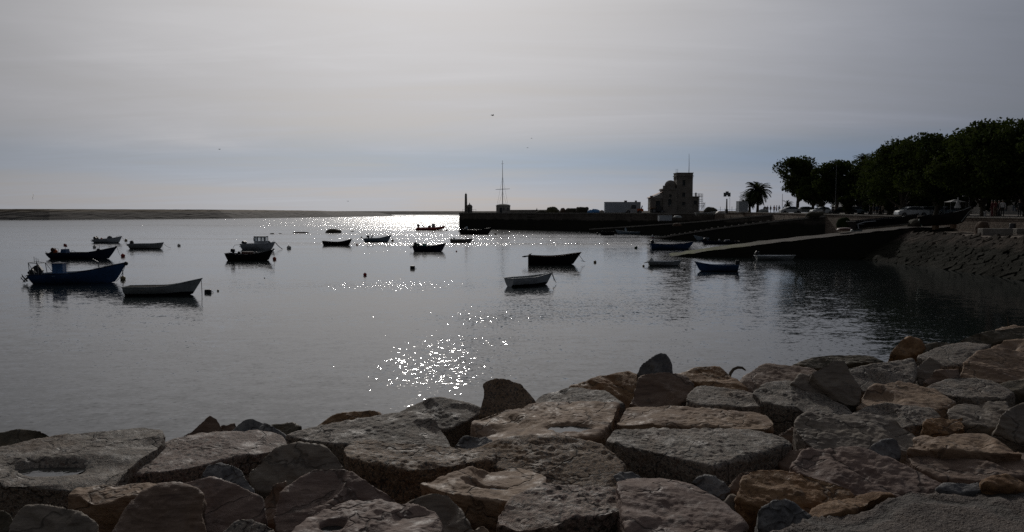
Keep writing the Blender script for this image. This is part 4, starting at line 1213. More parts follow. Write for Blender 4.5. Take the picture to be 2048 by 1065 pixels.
def buoy(px, wl, rpx, label, mat_=None, stem=0, box=None, ring=False, name='mooring_buoy'):
    P = atz(px, wl, 0); s = P[1] / FPX; r = rpx * s
    if box:
        r_ = root('float', tuple(P), label, 'float', 'moorings floating in the harbour')
        m = MB().box((0, 0, box[1] * s * .32), (box[0] * s, box[0] * s * .8, box[1] * s * 1.0), rz=.2, top=(.94, .94)); o = m.build('float_block', M_BLACK, r_)
        bev = o.modifiers.new('b', 'BEVEL'); bev.width = .04; bev.segments = 2
        MB().tube([(box[0] * s * .45, 0, .05), (box[0] * s * .75, 0, .08), (box[0] * s * .8, 0, 0.0)], .02, 5).build('lashing', M_ROPE, r_)
        return r_
    r_ = root(name, tuple(P), label, 'buoy', 'moorings floating in the harbour')
    MB().ball((0, 0, r * .55), r, 14, 9, .95).build('float_ball', mat_ or M_BUOY_O, r_, smooth=True)
    if stem: 
        MB().tube([(0, 0, r * 1.4), (0, 0, r * 1.4 + stem * s)], .035, 6).build('stem', M_DARK, r_)
    MB().lathe([(r * .25, 0), (r * .3, r * .12), (r * .12, r * .25)], 8, (0, 0, r * 1.42)).build('cap', M_DARK, r_, smooth=True)
    return r_
BG = 'small boats moored in the harbour'

# 1 nearest blue boat with a cabin box and a bar frame
P, L, rz, s = place(78, 249, 566, 8)
b = root('motorboat', tuple(P), 'large blue open boat with a box cabin and a bar frame over its engine', 'boat', BG, rz)
O, S, H = hull(b, L, 2.1, 17 * s, 20 * s, 40 * s, .15, 'blue', 'blue', 'navy', -.2, 'pale', .35, .8, fine=2.6, seats=1, deck=.22)
x0 = -L / 2
MB().box((x0 + 44 * s, .1, 24 * s), (20 * s, .75, 30 * s)).build('cabin', B['blue'], b)
MB().box((x0 + 44 * s, .1, 39.6 * s), (22.5 * s, .9, .05)).build('cabin_roof', B['navy'], b)
fr = MB()
for sg in (-1, 1):
    fr.tube([(x0 - 2 * s, sg * .75, 14 * s), (x0 - 5 * s, sg * .7, 42 * s)], .025, 6); fr.tube([(x0 - 5 * s, sg * .7, 42 * s), (x0 + 8 * s, sg * .8, 18 * s)], .02, 6)
    fr.tube([(x0 + 14 * s, sg * .8, 18 * s), (x0 + 12 * s, sg * .7, 40 * s)], .025, 6); fr.tube([(x0 + 12 * s, sg * .7, 40 * s), (x0 + 26 * s, sg * .85, 18 * s)], .02, 6)
    fr.tube([(x0 - 5 * s, sg * .7, 42 * s), (x0 + 12 * s, sg * .7, 40 * s)], .025, 6)
fr.tube([(x0 - 5 * s, -.7, 42 * s), (x0 - 5 * s, .7, 42 * s)], .025, 6); fr.tube([(x0 + 12 * s, -.7, 40 * s), (x0 + 12 * s, .7, 40 * s)], .025, 6)
fr.build('bar_frame', M_STEEL, b)
for k in range(3): MB().tube([(x0 + (-1 + 2.6 * k) * s, .1 * k, 41 * s), (x0 + (-1.4 + 2.6 * k) * s, .1 * k, (53 - 2 * k) * s)], .018, 5).build('antenna', M_DARK, b)
outboard(b, x0 - .1, .32, 15 * s, 52, 1.25); outboard(b, x0 - .1, -.45, 13 * s, 48, .95)
MB().tube([(x0 + 116 * s, .5, 24 * s), (x0 + 114 * s, .5, 41 * s), (x0 + 104 * s, .5, 47 * s)], .03, 6).build('davit', M_STEEL, b)
MB().ball((L / 2 - 1 * s, 0, 38 * s), .16, 10, 7).build('bow_fender', M_BLACK, b, smooth=True)
rope(b, [(L / 2 - 8 * s, .1, 36 * s), (L / 2 - 40 * s, .75, 27 * s)], .018, 'bow_rail', 0, M_STEEL)
rope(b, [(L / 2 - 2 * s, 0, 37 * s), (L / 2 - 26 * s, .1, 6 * s)], .012, 'mooring_rope', .1)
rope(b, [(L / 2 - 2 * s, .05, 37 * s), (L / 2 - 21 * s, -.1, 2 * s)], .012, 'mooring_rope', .25)
buoy(246, 560, 5.2, 'ochre ball buoy with an upright rod under the bow of the large blue boat', M_BUOY_Y, 12)

# 2 dark blue boat with fishing gear
P, L, rz, s = place(104, 236, 518, -2)
b = root('motorboat', tuple(P), 'long navy fishing boat with orange floats and a red marker flag', 'boat', BG, rz)
hull(b, L, 2.1, 11 * s, 12 * s, 24 * s, .14, 'navy', 'navy', 'black', -.2, 'navy', .5, .9, seats=2, deck=.15)
x0 = -L / 2
for k, (dx, dz) in enumerate(((3, 15), (7.5, 14.5), (5, 18.5))): MB().ball((x0 + dx * s, .2 - .3 * k, dz * s), .24, 10, 7).build('float_ball', B['orange'] if k < 2 else B['brown'], b, smooth=True)
MB().tube([(x0 + 1 * s, .3, 11 * s), (x0 + 1 * s, .3, 21 * s), (x0 + 9 * s, .3, 20 * s), (x0 + 10 * s, .3, 11 * s)], .02, 5).build('bar_frame', M_DARK, b)
outboard(b, x0, 0, 11 * s, 62, 1.0)
m = MB().box((x0 + 26 * s, 0, 15 * s), (12 * s, .9, 9 * s), top=(.8, .8)); o = m.build('gear_box', B['blue'], b)
MB().tube([(x0 + 26 * s, .1, 18 * s), (x0 + 25 * s, .1, 31 * s)], .02, 5).build('flag_pole', M_DARK, b)
MB().add([(x0 + 22 * s, .1, 24 * s), (x0 + 29 * s, .14, 23 * s), (x0 + 28 * s, .1, 29 * s), (x0 + 22.5 * s, .06, 30 * s), (x0 + 22 * s, .16, 24 * s), (x0 + 29 * s, .20, 23 * s), (x0 + 28 * s, .16, 29 * s), (x0 + 22.5 * s, .12, 30 * s)], [(0, 1, 2, 3), (4, 7, 6, 5), (0, 4, 5, 1), (1, 5, 6, 2), (2, 6, 7, 3), (3, 7, 4, 0)]).build('flag', B['red'], b)
MB().tube([(x0 + 34 * s, .3, 12 * s), (x0 + 37 * s, .3, 17 * s), (x0 + 42 * s, .3, 15 * s), (x0 + 46 * s, .3, 12 * s)], .02, 5).build('hoop', M_STEEL, b)
MB().ball((x0 + 94 * s, 0, 17 * s), 4 * s, 9, 6, 1.0).build('net_heap', M_BLACK, b, smooth=False)
MB().tube([(x0 + 96 * s, 0, 15 * s), (x0 + 96 * s, 0, 28 * s)], .018, 5).build('pole', M_DARK, b)
MB().lathe([(.1, 0), (.28, .05), (.25, .18), (.05, .22)], 8, (x0 + 100 * s, .2, 12 * s)).build('float_pile', B['orange'], b)
MB().ball((L / 2 - 2 * s, 0, 24 * s), .13, 8, 6).build('bow_fender', M_BLACK, b, smooth=True)
rope(b, [(L / 2, 0, 22 * s), (L / 2 + 5 * s, 0, 8 * s)], .012)
buoy(246, 514, 4.2, 'red ball buoy at the bow of the navy fishing boat', M_BUOY_R)
buoy(189, 496, 3.2, 'dull grey buoy just above the stern half of the navy fishing boat', M_BUOY_W)

# 3 small white motorboat with windscreen
P, L, rz, s = place(190, 245, 486, -3)
b = root('motorboat', tuple(P), 'small white motorboat with a rounded windscreen, upper left of the moorings', 'boat', BG, rz)
hull(b, L, 1.9, 6 * s, 8 * s, 13 * s, .12, 'white', 'dark', 'grey', .06, 'grey', .5, seats=1, deck=.38)
x0 = -L / 2
MB().ball((x0 + 30 * s, 0, 8 * s), 5.5 * s, 12, 8, 1.1).build('windscreen', M_GLASS, b, smooth=True)
MB().tube([(x0 + 40 * s, .4, 10 * s), (x0 + 42 * s, .4, 13 * s), (L / 2 - 2 * s, 0, 14 * s)], .02, 5).build('bow_rail', M_STEEL, b)
outboard(b, x0 + .05, .25, 6 * s, 50, .95); outboard(b, x0 + .05, -.3, 6 * s, 45, .9)
MB().ball((x0 + 13 * s, 0, 8 * s), 2.2 * s, 8, 6).build('float_ball', B['orange'], b, smooth=True)
rope(b, [(L / 2, 0, 12 * s), (L / 2 + 5 * s, 0, 2 * s)], .01)
buoy(252, 482.5, 2.8, 'dark little buoy right of the small white motorboat', M_BUOY_Y)

# 4 pale grey open boat
P, L, rz, s = place(262, 328, 498, 0)
b = root('motorboat', tuple(P), 'pale grey open boat with its engine tilted up, right of the navy fishing boat', 'boat', BG, rz)
hull(b, L, 1.8, 9.5 * s, 10 * s, 12.5 * s, .10, 'grey', 'dark', 'white', .08, 'grey', .5, seats=3)
outboard(b, -L / 2, 0, 9 * s, 62, .9)
rope(b, [(L / 2, 0, 10 * s), (L / 2 + 14 * s, 0, 2 * s)], .012, sag=.15)
rope(b, [(L / 2 - 3 * s, 0, 10 * s), (L / 2 - 2 * s, 0, 0)], .012)
buoy(358, 493, 3.2, 'grey buoy floating alone right of the pale grey open boat', M_BUOY_W)

# 5 weathered white rowing boat, near
P, L, rz, s = place(257, 403, 590, 6)
b = root('rowing_boat', tuple(P), 'weathered grey white rowing boat with black bottom, nearest boat left of centre', 'boat', BG, rz)
hull(b, L, 1.65, 17 * s, 17 * s, 32 * s, .14, 'grey', 'dark', 'grey', 6.5 * s, 'cream', .45, 1.0, seats=2, transom_rake=.012)
rope(b, [(L / 2 - 2 * s, 0, 28 * s), (L / 2 - 1 * s, -.05, 0)], .012)
buoy(416, 586, 4, 'black block float right of the weathered white rowing boat', box=(13, 8))
buoy(436, 583, 2.2, 'tiny yellowish buoy beside the black block float', M_BUOY_Y)

# 6 black boat with an arch
P, L, rz, s = place(458, 547, 521, 0)
b = root('motorboat', tuple(P), 'black open boat with a thin arch at the stern, above an orange buoy', 'boat', BG, rz)
hull(b, L, 2.0, 14 * s, 12 * s, 21 * s, .12, 'black', 'black', 'black', -.2, 'navy', .5, seats=3, deck=.16)
x0 = -L / 2
outboard(b, x0 + 10 * s, 0, 15 * s, 8, .8)
MB().tube([(x0 + 3 * s, .7, 14 * s), (x0 + 5 * s, .7, 26 * s), (x0 + 8 * s, .7, 30 * s), (x0 + 27 * s, .7, 31 * s)], .02, 5).build('arch', M_STEEL, b)
MB().ball((x0 + 19 * s, .2, 15 * s), 3 * s, 8, 6).build('net_heap', M_BLACK, b)
MB().ball((x0 + 56 * s, -.2, 14 * s), 4 * s, 9, 6, .8).build('net_heap', M_DARK, b)
MB().box((x0 + 38 * s, 0, 15 * s), (22 * s, .5, .25)).build('fish_box', B['brown'], b)
MB().tube([(L / 2 - 3 * s, 0, 19 * s), (L / 2 + 2 * s, 0, 23 * s)], .09, 6).build('bow_roller', M_DARK, b)
rope(b, [(L / 2, 0, 20 * s), (L / 2 + 2 * s, 0, 6 * s)], .012)
buoy(549, 520, 3.8, 'bright orange buoy under the bow of the black boat with the arch', M_BUOY_O, 0)
# 7 white cabin boat
P, L, rz, s = place(486, 551, 499.5, 0)
b = root('cabin_boat', tuple(P), 'white boat with a square wheelhouse and lit windows, just behind the black boat', 'boat', BG, rz)
hull(b, L, 2.0, 11 * s, 11.5 * s, 15 * s, .12, 'white', 'grey', 'white', -.1, 'white', .5, seats=0, deck=.5)
x0 = -L / 2
c0 = x0 + 25 * s; c1 = x0 + 51 * s
def wheelhouse(b, xa, xb, w_, z0, z1, rk, mat_):
    """cabin with real window openings: posts, sills and roof"""
    m = MB(); th = .05; zs_, zt_ = z0 + (z1 - z0) * .42, z0 + (z1 - z0) * .88
    for sg in (-1, 1):
        y = sg * w_ / 2
        m.prism([(xa, y - th * sg), (xb, y - th * sg), (xb, y), (xa, y)][::1], z0, zs_)
        m.prism([(xa, y - th * sg), (xb - rk, y - th * sg), (xb - rk, y), (xa, y)], zt_, z1)
        for f in (0, .30, .62, .66, .95):
            xx = xa + (xb - rk - xa) * f
            m.box((xx + .05, y - sg * th / 2, (zs_ + zt_) / 2), (.10 if f not in (.0, .30) else .26 * (1 if f == 0 else .3), th * .98, zt_ - zs_ + .004))
    m.prism([(xa, -w_ / 2 + th), (xa + th, -w_ / 2 + th), (xa + th, w_ / 2 - th), (xa, w_ / 2 - th)], z0, zs_)
    m.prism([(xb - th, -w_ / 2 + th), (xb, -w_ / 2 + th), (xb, w_ / 2 - th), (xb - th, w_ / 2 - th)], z0, zs_)
    o = m.build('wheelhouse', mat_, b)
    MB().box(((xa + xb - rk) / 2, 0, z1 + .03), (xb - xa - rk + .12, w_ + .1, .06)).build('roof', mat_, o)
    MB().box(((xa + xb - rk) / 2, 0, (zs_ + zt_) / 2), (xb - xa - rk - .25, w_ - .14, zt_ - zs_ - .02)).build('window', M_CLEAR, o)
wheelhouse(b, c0, c1, 1.3, 11 * s, 26 * s, 3 * s, B['white'])
outboard(b, x0 + 3 * s, .3, 10 * s, 30, .85); outboard(b, x0 + 3 * s, -.35, 10 * s, 30, .85)
MB().ball((x0 + 52 * s, .2, 14 * s), 2.6 * s, 8, 6).build('net_heap', M_BLACK, b)
MB().tube([(x0 + 56 * s, .4, 13 * s), (x0 + 60 * s, .3, 17 * s), (L / 2 - 2 * s, 0, 17 * s)], .025, 5).build('bow_rail', M_STEEL, b)
rope(b, [(L / 2, 0, 14 * s), (L / 2 + 14 * s, 0, 1 * s)], .03, sag=.1)
buoy(578, 498.5, 4.5, 'large off white ball buoy right of the cabin boat', M_BUOY_W)

# 8 black rowing boat
P, L, rz, s = place(648, 704, 491, 0)
b = root('rowing_boat', tuple(P), 'plain black rowing boat with a raised bow below the humped rock', 'boat', BG, rz)
hull(b, L, 1.5, 8.5 * s, 6.5 * s, 12.5 * s, .10, 'black', 'black', 'black', -.2, 'black', .45, seats=2)
rope(b, [(L / 2, 0, 11 * s), (L / 2 + 6 * s, 0, 1 * s)], .012)
buoy(714, 491, 2.2, 'small orange buoy at the bow rope of the plain black rowing boat', M_BUOY_O)
buoy(723, 476, 1.6, 'tiny buoy left of the pale blue boat', M_BUOY_Y)

# 9 pale blue boat
P, L, rz, s = place(730, 783, 484, 0)
b = root('motorboat', tuple(P), 'pale blue white boat with a light arch over its stern near the glare band', 'boat', BG, rz)
hull(b, L, 1.8, 6.5 * s, 7 * s, 13.5 * s, .13, 'pale', 'dark', 'white', .06, 'pale', .45, seats=1, deck=.3)
x0 = -L / 2
MB().tube([(x0 + 2 * s, .6, 7 * s), (x0 + 3 * s, .6, 16 * s), (x0 + 9 * s, .6, 17 * s), (x0 + 14 * s, .6, 8 * s)], .03, 5).build('arch', B['white'], b)
outboard(b, x0 + 8 * s, 0, 8 * s, 0, .8)
MB().tube([(x0 + 12 * s, .2, 8 * s), (x0 + 16 * s, .2, 13 * s)], .10, 7).build('console', M_DARK, b)
MB().tube([(x0 + 24 * s, .6, 9 * s), (x0 + 34 * s, .5, 11 * s), (L / 2 - 4 * s, 0, 14 * s)], .02, 5).build('bow_rail', M_STEEL, b)
buoy(785, 483, 2.6, 'dark buoy with a small top at the bow of the pale blue boat', M_BUOY_Y, 3)

# 10 dark boat with a heap at the stern
P, L, rz, s = place(829, 892, 503, -2)
b = root('motorboat', tuple(P), 'dark green black boat with a bulky covered engine, in the centre left of the glare', 'boat', BG, rz)
hull(b, L, 1.9, 10 * s, 10.5 * s, 16 * s, .13, 'navy', 'black', 'black', -.2, 'green', .5, seats=1, deck=.2)
x0 = -L / 2
MB().ball((x0 + 6 * s, 0, 12 * s), 4.6 * s, 10, 7, .9).build('engine_cover', B['green'], b)
outboard(b, x0, .1, 10 * s, 55, .9)
MB().box((x0 + 20 * s, 0, 13 * s), (8 * s, .8, .35), top=(.9, .9)).build('fish_box', B['teal'], b)
buoy(913, 504, 1.6, 'tiny buoy right of the dark green black boat', M_BUOY_O)

# 11 red rigid inflatable
P, L, rz, s = place(832, 888, 461, 0)
b = root('inflatable_boat', tuple(P), 'red inflatable boat with an A frame, far out left of the quay end', 'boat', BG, rz)
m = MB()
rb = 2.9 * s
pts = [(-L / 2, 1.0, rb), (L * .18, 1.05, rb * 1.05), (L * .38, .65, rb * 1.5), (L / 2, 0, rb * 2.3), (L * .38, -.65, rb * 1.5), (L * .18, -1.05, rb * 1.05), (-L / 2, -1.0, rb)]
m.tube(pts, [rb * .8, rb, rb, rb * .8, rb, rb, rb * .8], 10); m.build('tube', B['red'], b, smooth=True)
MB().add([(-L / 2, -.8, .12), (L * .35, -.5, .12), (L * .45, 0, .3), (L * .35, .5, .12), (-L / 2, .8, .12), (-L / 2, -.4, -.15), (L * .3, -.1, -.15), (L * .42, 0, .1), (L * .3, .1, -.15), (-L / 2, .4, -.15)],
         [(0, 1, 2, 3, 4), (5, 9, 8, 7, 6), (0, 5, 6, 1), (1, 6, 7, 2), (2, 7, 8, 3), (3, 8, 9, 4), (4, 9, 5, 0)]).build('hull', B['grey'], b)
x0 = -L / 2
fr = MB()
for sg in (-1, 1): fr.tube([(x0 + 5 * s, sg * .7, 5 * s), (x0 + 9 * s, sg * .35, 18 * s), (x0 + 17 * s, sg * .7, 5 * s)], .07, 6)
fr.tube([(x0 + 9 * s, -.35, 18 * s), (x0 + 9 * s, .35, 18 * s)], .07, 6); fr.tube([(x0 + 9 * s, 0, 18 * s), (x0 + 9 * s, 0, 22 * s)], .05, 5)
fr.tube([(x0 + 6 * s, -.6, 9 * s), (x0 + 14 * s, -.6, 9.5 * s)], .06, 5)
fr.build('a_frame', B['red'], b)
outboard(b, x0 + 6 * s, .3, 7 * s, 10, 1.3); outboard(b, x0 + 6 * s, -.3, 7 * s, 10, 1.3)
MB().box((x0 + 35 * s, 0, 8.5 * s), (7 * s, 1.1, 9 * s), top=(.75, .9)).build('console', B['grey'], b)
MB().box((x0 + 27 * s, 0, 6.5 * s), (6 * s, .6, 6 * s), top=(.9, .9)).build('seat', B['brown'], b)
MB().tube([(L / 2 - 7 * s, 0, 7 * s), (L / 2 - 7 * s, 0, 11 * s)], .08, 6).build('bow_post', M_DARK, b)
buoy(893, 462, 2.0, 'dark buoy off the bow of the red inflatable', M_BUOY_Y)

# 12 dark boat off the quay end
P, L, rz, s = place(921, 985, 469, 0)
b = root('motorboat', tuple(P), 'dark boat with a pale engine against the foot of the quay', 'boat', BG, rz)
hull(b, L, 2.2, 9 * s, 8 * s, 13.5 * s, .13, 'black', 'black', 'black', -.2, 'grey', .45, seats=3, deck=.15)
x0 = -L / 2
outboard(b, x0 + 14 * s, .2, 10 * s, -5, 1.2, B['pale']); outboard(b, x0 + 2 * s, -.2, 7 * s, 60, 1.1)
MB().ball((x0 + 10 * s, 0, 9 * s), 4 * s, 9, 6, .9).build('net_heap', M_DARK, b)
MB().tube([(x0 + 34 * s, .3, 8 * s), (x0 + 34 * s, .3, 13 * s)], .04, 5).build('pole', M_DARK, b)
rope(b, [(L / 2, 0, 10 * s), (L / 2 + 4 * s, 0, 1 * s)], .015)
buoy(991, 470, 2.2, 'flat dark buoy just right of the dark boat by the quay', M_BUOY_Y)
buoy(990, 478, 1.3, 'tiny upright float below the flat dark buoy', M_BUOY_R, 2)

# 13 low pale dinghy
P, L, rz, s = place(902, 946, 485.5, 0)
b = root('dinghy', tuple(P), 'low pale pinkish dinghy with a small engine, floating in the bright glare band', 'boat', BG, rz)
hull(b, L, 1.5, 6 * s, 6.3 * s, 7.5 * s, .12, 'cream', 'dark', 'white', .05, 'cream', .5, seats=2)
outboard(b, -L / 2 + 7 * s, 0, 7 * s, 0, .5); outboard(b, -L / 2, 0, 5 * s, 55, .5)
buoy(948, 485, 1.5, 'tiny dark buoy at the bow of the low pale dinghy', M_BUOY_Y)

# 14 black boat with brown rail
P, L, rz, s = place(1056, 1163, 529, 0)
b = root('rowing_boat', tuple(P), 'long black open boat with a thin brown rail, centre of the harbour', 'boat', BG, rz)
hull(b, L, 1.9, 18 * s, 16 * s, 24 * s, .16, 'black', 'black', 'brown', -.2, 'black', .45, 1.05, seats=3, transom_rake=0, fine=2.4)
x0 = -L / 2
MB().tube([(x0 + 3 * s, 0, 17 * s), (x0 - 7 * s, 0, 15.5 * s), (x0 - 12 * s, 0, 15 * s)], [.05, .09, .04], 7).build('motor_shaft', M_DARK, b, smooth=True)
MB().box((x0 + 4 * s, 0, 19 * s), (4 * s, .3, 4 * s), top=(.8, .8)).build('motor_clamp', M_DARK, b)
MB().tube([(x0 + 3 * s, 0, 20 * s), (x0 + 8 * s, .1, 22 * s)], .025, 5).build('tiller', M_DARK, b)
rope(b, [(L / 2 - 5 * s, 0, 19 * s), (L / 2 + 2 * s, 0, 9 * s), (L / 2 + 5 * s, 0, 5 * s)], .014)
rope(b, [(L / 2 - 1 * s, 0, 7 * s), (L / 2 + 8 * s, 0, 5 * s)], .014)
buoy(1190, 526, 3.0, 'dark pointed buoy right of the long black open boat', M_BUOY_Y, 1)

# 15 white rowing boat seen from its stern quarter
P, L, rz, s = place(1015, 1110, 571, 35)
b = root('rowing_boat', tuple(P), 'white rowing boat seen from its stern corner with ropes over the bow', 'boat', BG, rz)
hull(b, L * .92, 1.45, 16 * s, 16.5 * s, 23 * s, .14, 'white', 'dark', 'white', 5 * s, 'grey', .4, 1.0, seats=2, transom_rake=.012)
hl = L * .46
rope(b, [(hl - 6 * s, .15, 23 * s), (hl, 0, 25 * s), (hl + 3 * s, 0, 14 * s), (hl + 8 * s, -.1, 2 * s)], .014)
rope(b, [(hl - 4 * s, -.1, 22 * s), (hl + 0 * s, -.15, 13 * s), (hl + 1 * s, -.2, 6 * s)], .014)
MB().tube([(hl - 12 * s, .2, 19 * s), (hl - 6 * s, .1, 24 * s), (hl - 12 * s, -.1, 21 * s)], .03, 6).build('rope_coil', M_ROPE, b)
MB().box((hl - 16 * s, .1, 18 * s), (3 * s, .12, 5 * s)).build('cleat_post', M_DARK, b)

# 16 small grey boat
P, L, rz, s = place(1299, 1363, 532, -2)
b = root('dinghy', tuple(P), 'small grey white dinghy with a hooded engine at its left end, right of centre', 'boat', BG, rz)
hull(b, L, 1.4, 9 * s, 8.5 * s, 11 * s, .10, 'grey', 'dark', 'white', .06, 'white', .45, seats=2)
x0 = -L / 2
MB().tube([(x0 + 1 * s, 0, 8 * s), (x0 - 6 * s, 0, 7 * s), (x0 - 11 * s, 0, 5.5 * s)], [.05, .06, .03], 6).build('motor_shaft', M_DARK, b, smooth=True)
MB().lathe([(.22, 0), (.23, .25), (.13, .42), (.03, .52)], 10, (x0 + 4 * s, 0, 6 * s)).build('engine_hood', B['grey'], b, smooth=True)
buoy(1287, 533.5, 2.3, 'dark round buoy under the engine shaft of the small grey dinghy', M_BUOY_Y)
buoy(1369, 540.5, 2.4, 'dark round buoy right of the bow of the small grey dinghy', M_BLACK)
buoy(1272, 497.5, 3.2, 'dark green ball buoy left of the navy boat by the slipway', B['green'])

# 17 blue boat facing left
P, L, rz, s = place(1389, 1474, 542.5, 0, True)
b = root('rowing_boat', tuple(P), 'dark blue boat pointing left with a pole sticking out of its stern, near the slipways', 'boat', BG, rz)
hull(b, L, 1.6, 12 * s, 11.5 * s, 18.5 * s, .13, 'blue', 'dark', 'blue', .05, 'navy', .5, 1.0, seats=2, transom_rake=0)
x0 = -L / 2
outboard(b, x0 + 3 * s, .1, 13 * s, 0, .75)
MB().tube([(x0 + 3 * s, 0, 15 * s), (x0 - 9 * s, 0, 11 * s), (x0 - 14 * s, 0, 9.5 * s)], [.035, .05, .03], 6).build('steering_oar', M_DARK, b, smooth=True)
rope(b, [(L / 2 - 2 * s, 0, 15 * s), (L / 2 - .5 * s, 0, 0)], .01)

# 18 white boat in the dark water
P, L, rz, s = place(1514, 1591, 520, 0)
b = root('motorboat', tuple(P), 'pale boat lying in the dark shadow of the nearest slipway with a light engine hood', 'boat', BG, rz)
hull(b, L, 1.7, 8 * s, 8 * s, 8.5 * s, .10, 'grey', 'grey', 'white', -.2, 'white', .5, seats=3)
outboard(b, -L / 2, 0, 9 * s, 30, .75)
MB().ball((-L / 2 + 2 * s, 0, 15 * s), 2.2 * s, 9, 7, .8).build('engine_hood', B['white'], b, smooth=True)

# 19 blue boat by the slip
P, L, rz, s = place(1303, 1388, 499, 0)
b = root('motorboat', tuple(P), 'navy blue boat whose bow overlaps the foot of the nearest slipway', 'boat', BG, rz)
hull(b, L, 2.0, 12 * s, 9.5 * s, 15.5 * s, .14, 'blue', 'dark', 'navy', .03, 'navy', .5, seats=2, deck=.2)
outboard(b, -L / 2, 0, 11 * s, 55, .9)
MB().tube([(-L / 2, .2, 12 * s), (-L / 2 + 14 * s, .2, 15 * s)], .05, 6).build('furled_oars', M_WOOD, b)
D_ = 160; P = atz(1305, 480, 0)
o = root('marker_post', tuple(P), 'short white marker post in the water by the foot of the middle slipway', 'post')
MB().lathe([(.22, -.05), (.22, .75), (.12, .9), (.02, .95)], 10).build('post_body', B['white'], o, smooth=True)
MB().lathe([(.24, .35), (.24, .5)], 10).build('band', B['red'], o)

# 20 two boats drawn up against the slip
P, L, rz, s = place(1387, 1436, 482, 0, True)
b = root('rowing_boat', tuple(P), 'pale blue boat pointing left behind the darker one beside the nearest slipway', 'boat', BG, rz)
hull(b, L, 1.7, 8 * s, 6 * s, 11 * s, .15, 'pale', 'dark', 'white', .06, 'grey', .5, seats=2)
outboard(b, -L / 2, 0, 8 * s, 5, .9)
P, L, rz, s = place(1402, 1475, 489, 0, True)
b = root('motorboat', tuple(P), 'dark boat pointing left with a wheel at its bow, aground beside the nearest slipway', 'boat', BG, rz)
hull(b, L, 1.8, 6 * s, 6 * s, 9 * s, .08, 'navy', 'black', 'black', -.1, 'navy', .5, seats=2)
MB().ball((L / 2 - 8 * s, 0, 9 * s), 4.2 * s, 10, 7, 1.0).build('engine_cover', M_BLACK, b)
m = MB(); m.tube([(L / 2 - 1 * s + 4 * s * math.cos(q), -.2, 4 * s * math.sin(q) + 1 * s) for q in np.linspace(0, 2 * math.pi, 15)], .03, 5, False); m.build('launching_wheel', M_STEEL, b)
MB().ball((0, 0, 8 * s), 2.4 * s, 8, 6).build('fender', B['grey'], b)
MB().box((-L * .22, 0, 7 * s), (12 * s, .9, .3), top=(.8, .8)).build('cover', B['navy'], b)

# 21-22 far boats in front of the farthest slip
P, L, rz, s = place(1231, 1283, 469, -6, True)
b = root('motorboat', tuple(P), 'white boat pointing left with two uprights, in front of the farthest slipway', 'boat', BG, rz)
hull(b, L, 2.0, 6 * s, 5 * s, 9 * s, .12, 'pale', 'dark', 'white', .08, 'grey', .5, seats=2)
outboard(b, -L / 2 + 5 * s, 0, 7 * s, 0, 1.2, B['white'])
MB().tube([(L / 2 - 21 * s, 0, 6 * s), (L / 2 - 20 * s, 0, 13 * s)], [.3, .12], 7).build('console', B['pale'], b)
MB().ball((0, -.95, 4 * s), 1.8 * s, 8, 6).build('fender', M_BLACK, b)
P, L, rz, s = place(1200, 1227, 470.5, 0, True)
b = root('dinghy', tuple(P), 'short dark dinghy left of the white boat with two uprights', 'boat', BG, rz)
hull(b, L, 1.5, 6 * s, 6 * s, 7 * s, .06, 'black', 'black', 'black', -.1, 'black', .5, seats=2)
MB().tube([(L / 2 - 4 * s, 0, 6 * s), (L / 2 - 4 * s, 0, 10 * s)], .06, 5).build('pole', M_STEEL, b)
buoy(1195, 469.8, 2.6, 'dark pyramid shaped float left of the short dark dinghy', M_BLACK)
P, L, rz, s = place(1160, 1182, 461.5, 0)
b = root('dinghy', tuple(P), 'faint grey boat with a small frame lying at the foot of the quay wall', 'boat', BG, rz)
hull(b, L, 1.5, 3.4 * s, 3.4 * s, 5 * s, .1, 'grey', 'dark', 'grey', .05, 'dark', .5, seats=1)
MB().tube([(-L * .1, .4, 3 * s), (L * .12, .4, 10 * s), (L * .22, .4, 10 * s), (L * .25, .4, 3 * s)], .05, 5).build('frame', M_STEEL, b)

buoy(730, 551.5, 3.6, 'rusty red round buoy alone on the calm water in the centre left', M_BUOY_R)
buoy(825, 538, 4, 'dark square drum float alone on the calm water', box=(9.5, 7.5))
buoy(529, 557, 1.1, 'tiniest dark buoy on open water below the black boat with the arch', M_BLACK)
buoy(1155, 488, 1.4, 'tiny dark buoy in the glare above the long black open boat', M_BLACK)
# ------------------------------------------------------------------ things on the quay
QZ = 4.954
def qd(px):      # distance of a point ~8 m behind the quay edge
    return 275 - (px - 919) * (275 - 233.5) / (1200 - 919) + 7
M_STUCCO = stonework('old_stucco', (.16, .145, .125), (.23, .21, .185), 2.2, -5)
M_STUCCO2 = stonework('pale_stucco', (.30, .28, .25), (.40, .38, .34), 2.2, -5)
M_TILE = paint('roof_tiles', (.22, .09, .05), .7, .3, 2, .4)
M_RAIL = M_STEEL

# column beacon and domed shelter
D = 277.0; s = D / FPX; P = atd(933, 425, D)
r_ = root('stone_column', (gx(932.3, D), D, QZ), 'tall tapering dark column at the left end of the quay', 'column')
MB().lathe([(.62, 0), (.62, .4), (.48, .5), (.43, 3.5), (.36, 6.3), (.36, 6.45), (.12, 6.6), (.06, 6.9)], 14).build('shaft', M_STUCCO, r_, smooth=True)
MB().box((0, 0, .15), (1.6, 1.6, .3)).build('plinth', M_CONC, r_)
D = 276.0
r_ = root('domed_shelter', (gx(939.5, D), D, QZ), 'small domed stone shelter with a finial beside the tall column', 'shelter')
MB().lathe([(1.05, 0), (1.05, .25), (.92, .3), (.92, 2.0), (1.05, 2.08), (1.05, 2.2)], 8).build('wall', M_STUCCO, r_)
MB().lathe([(.98, 2.2), (.9, 2.5), (.62, 2.85), (.2, 3.02), (.12, 3.1), (.16, 3.3), (.03, 3.6)], 12).build('dome', M_STUCCO, r_, smooth=True)
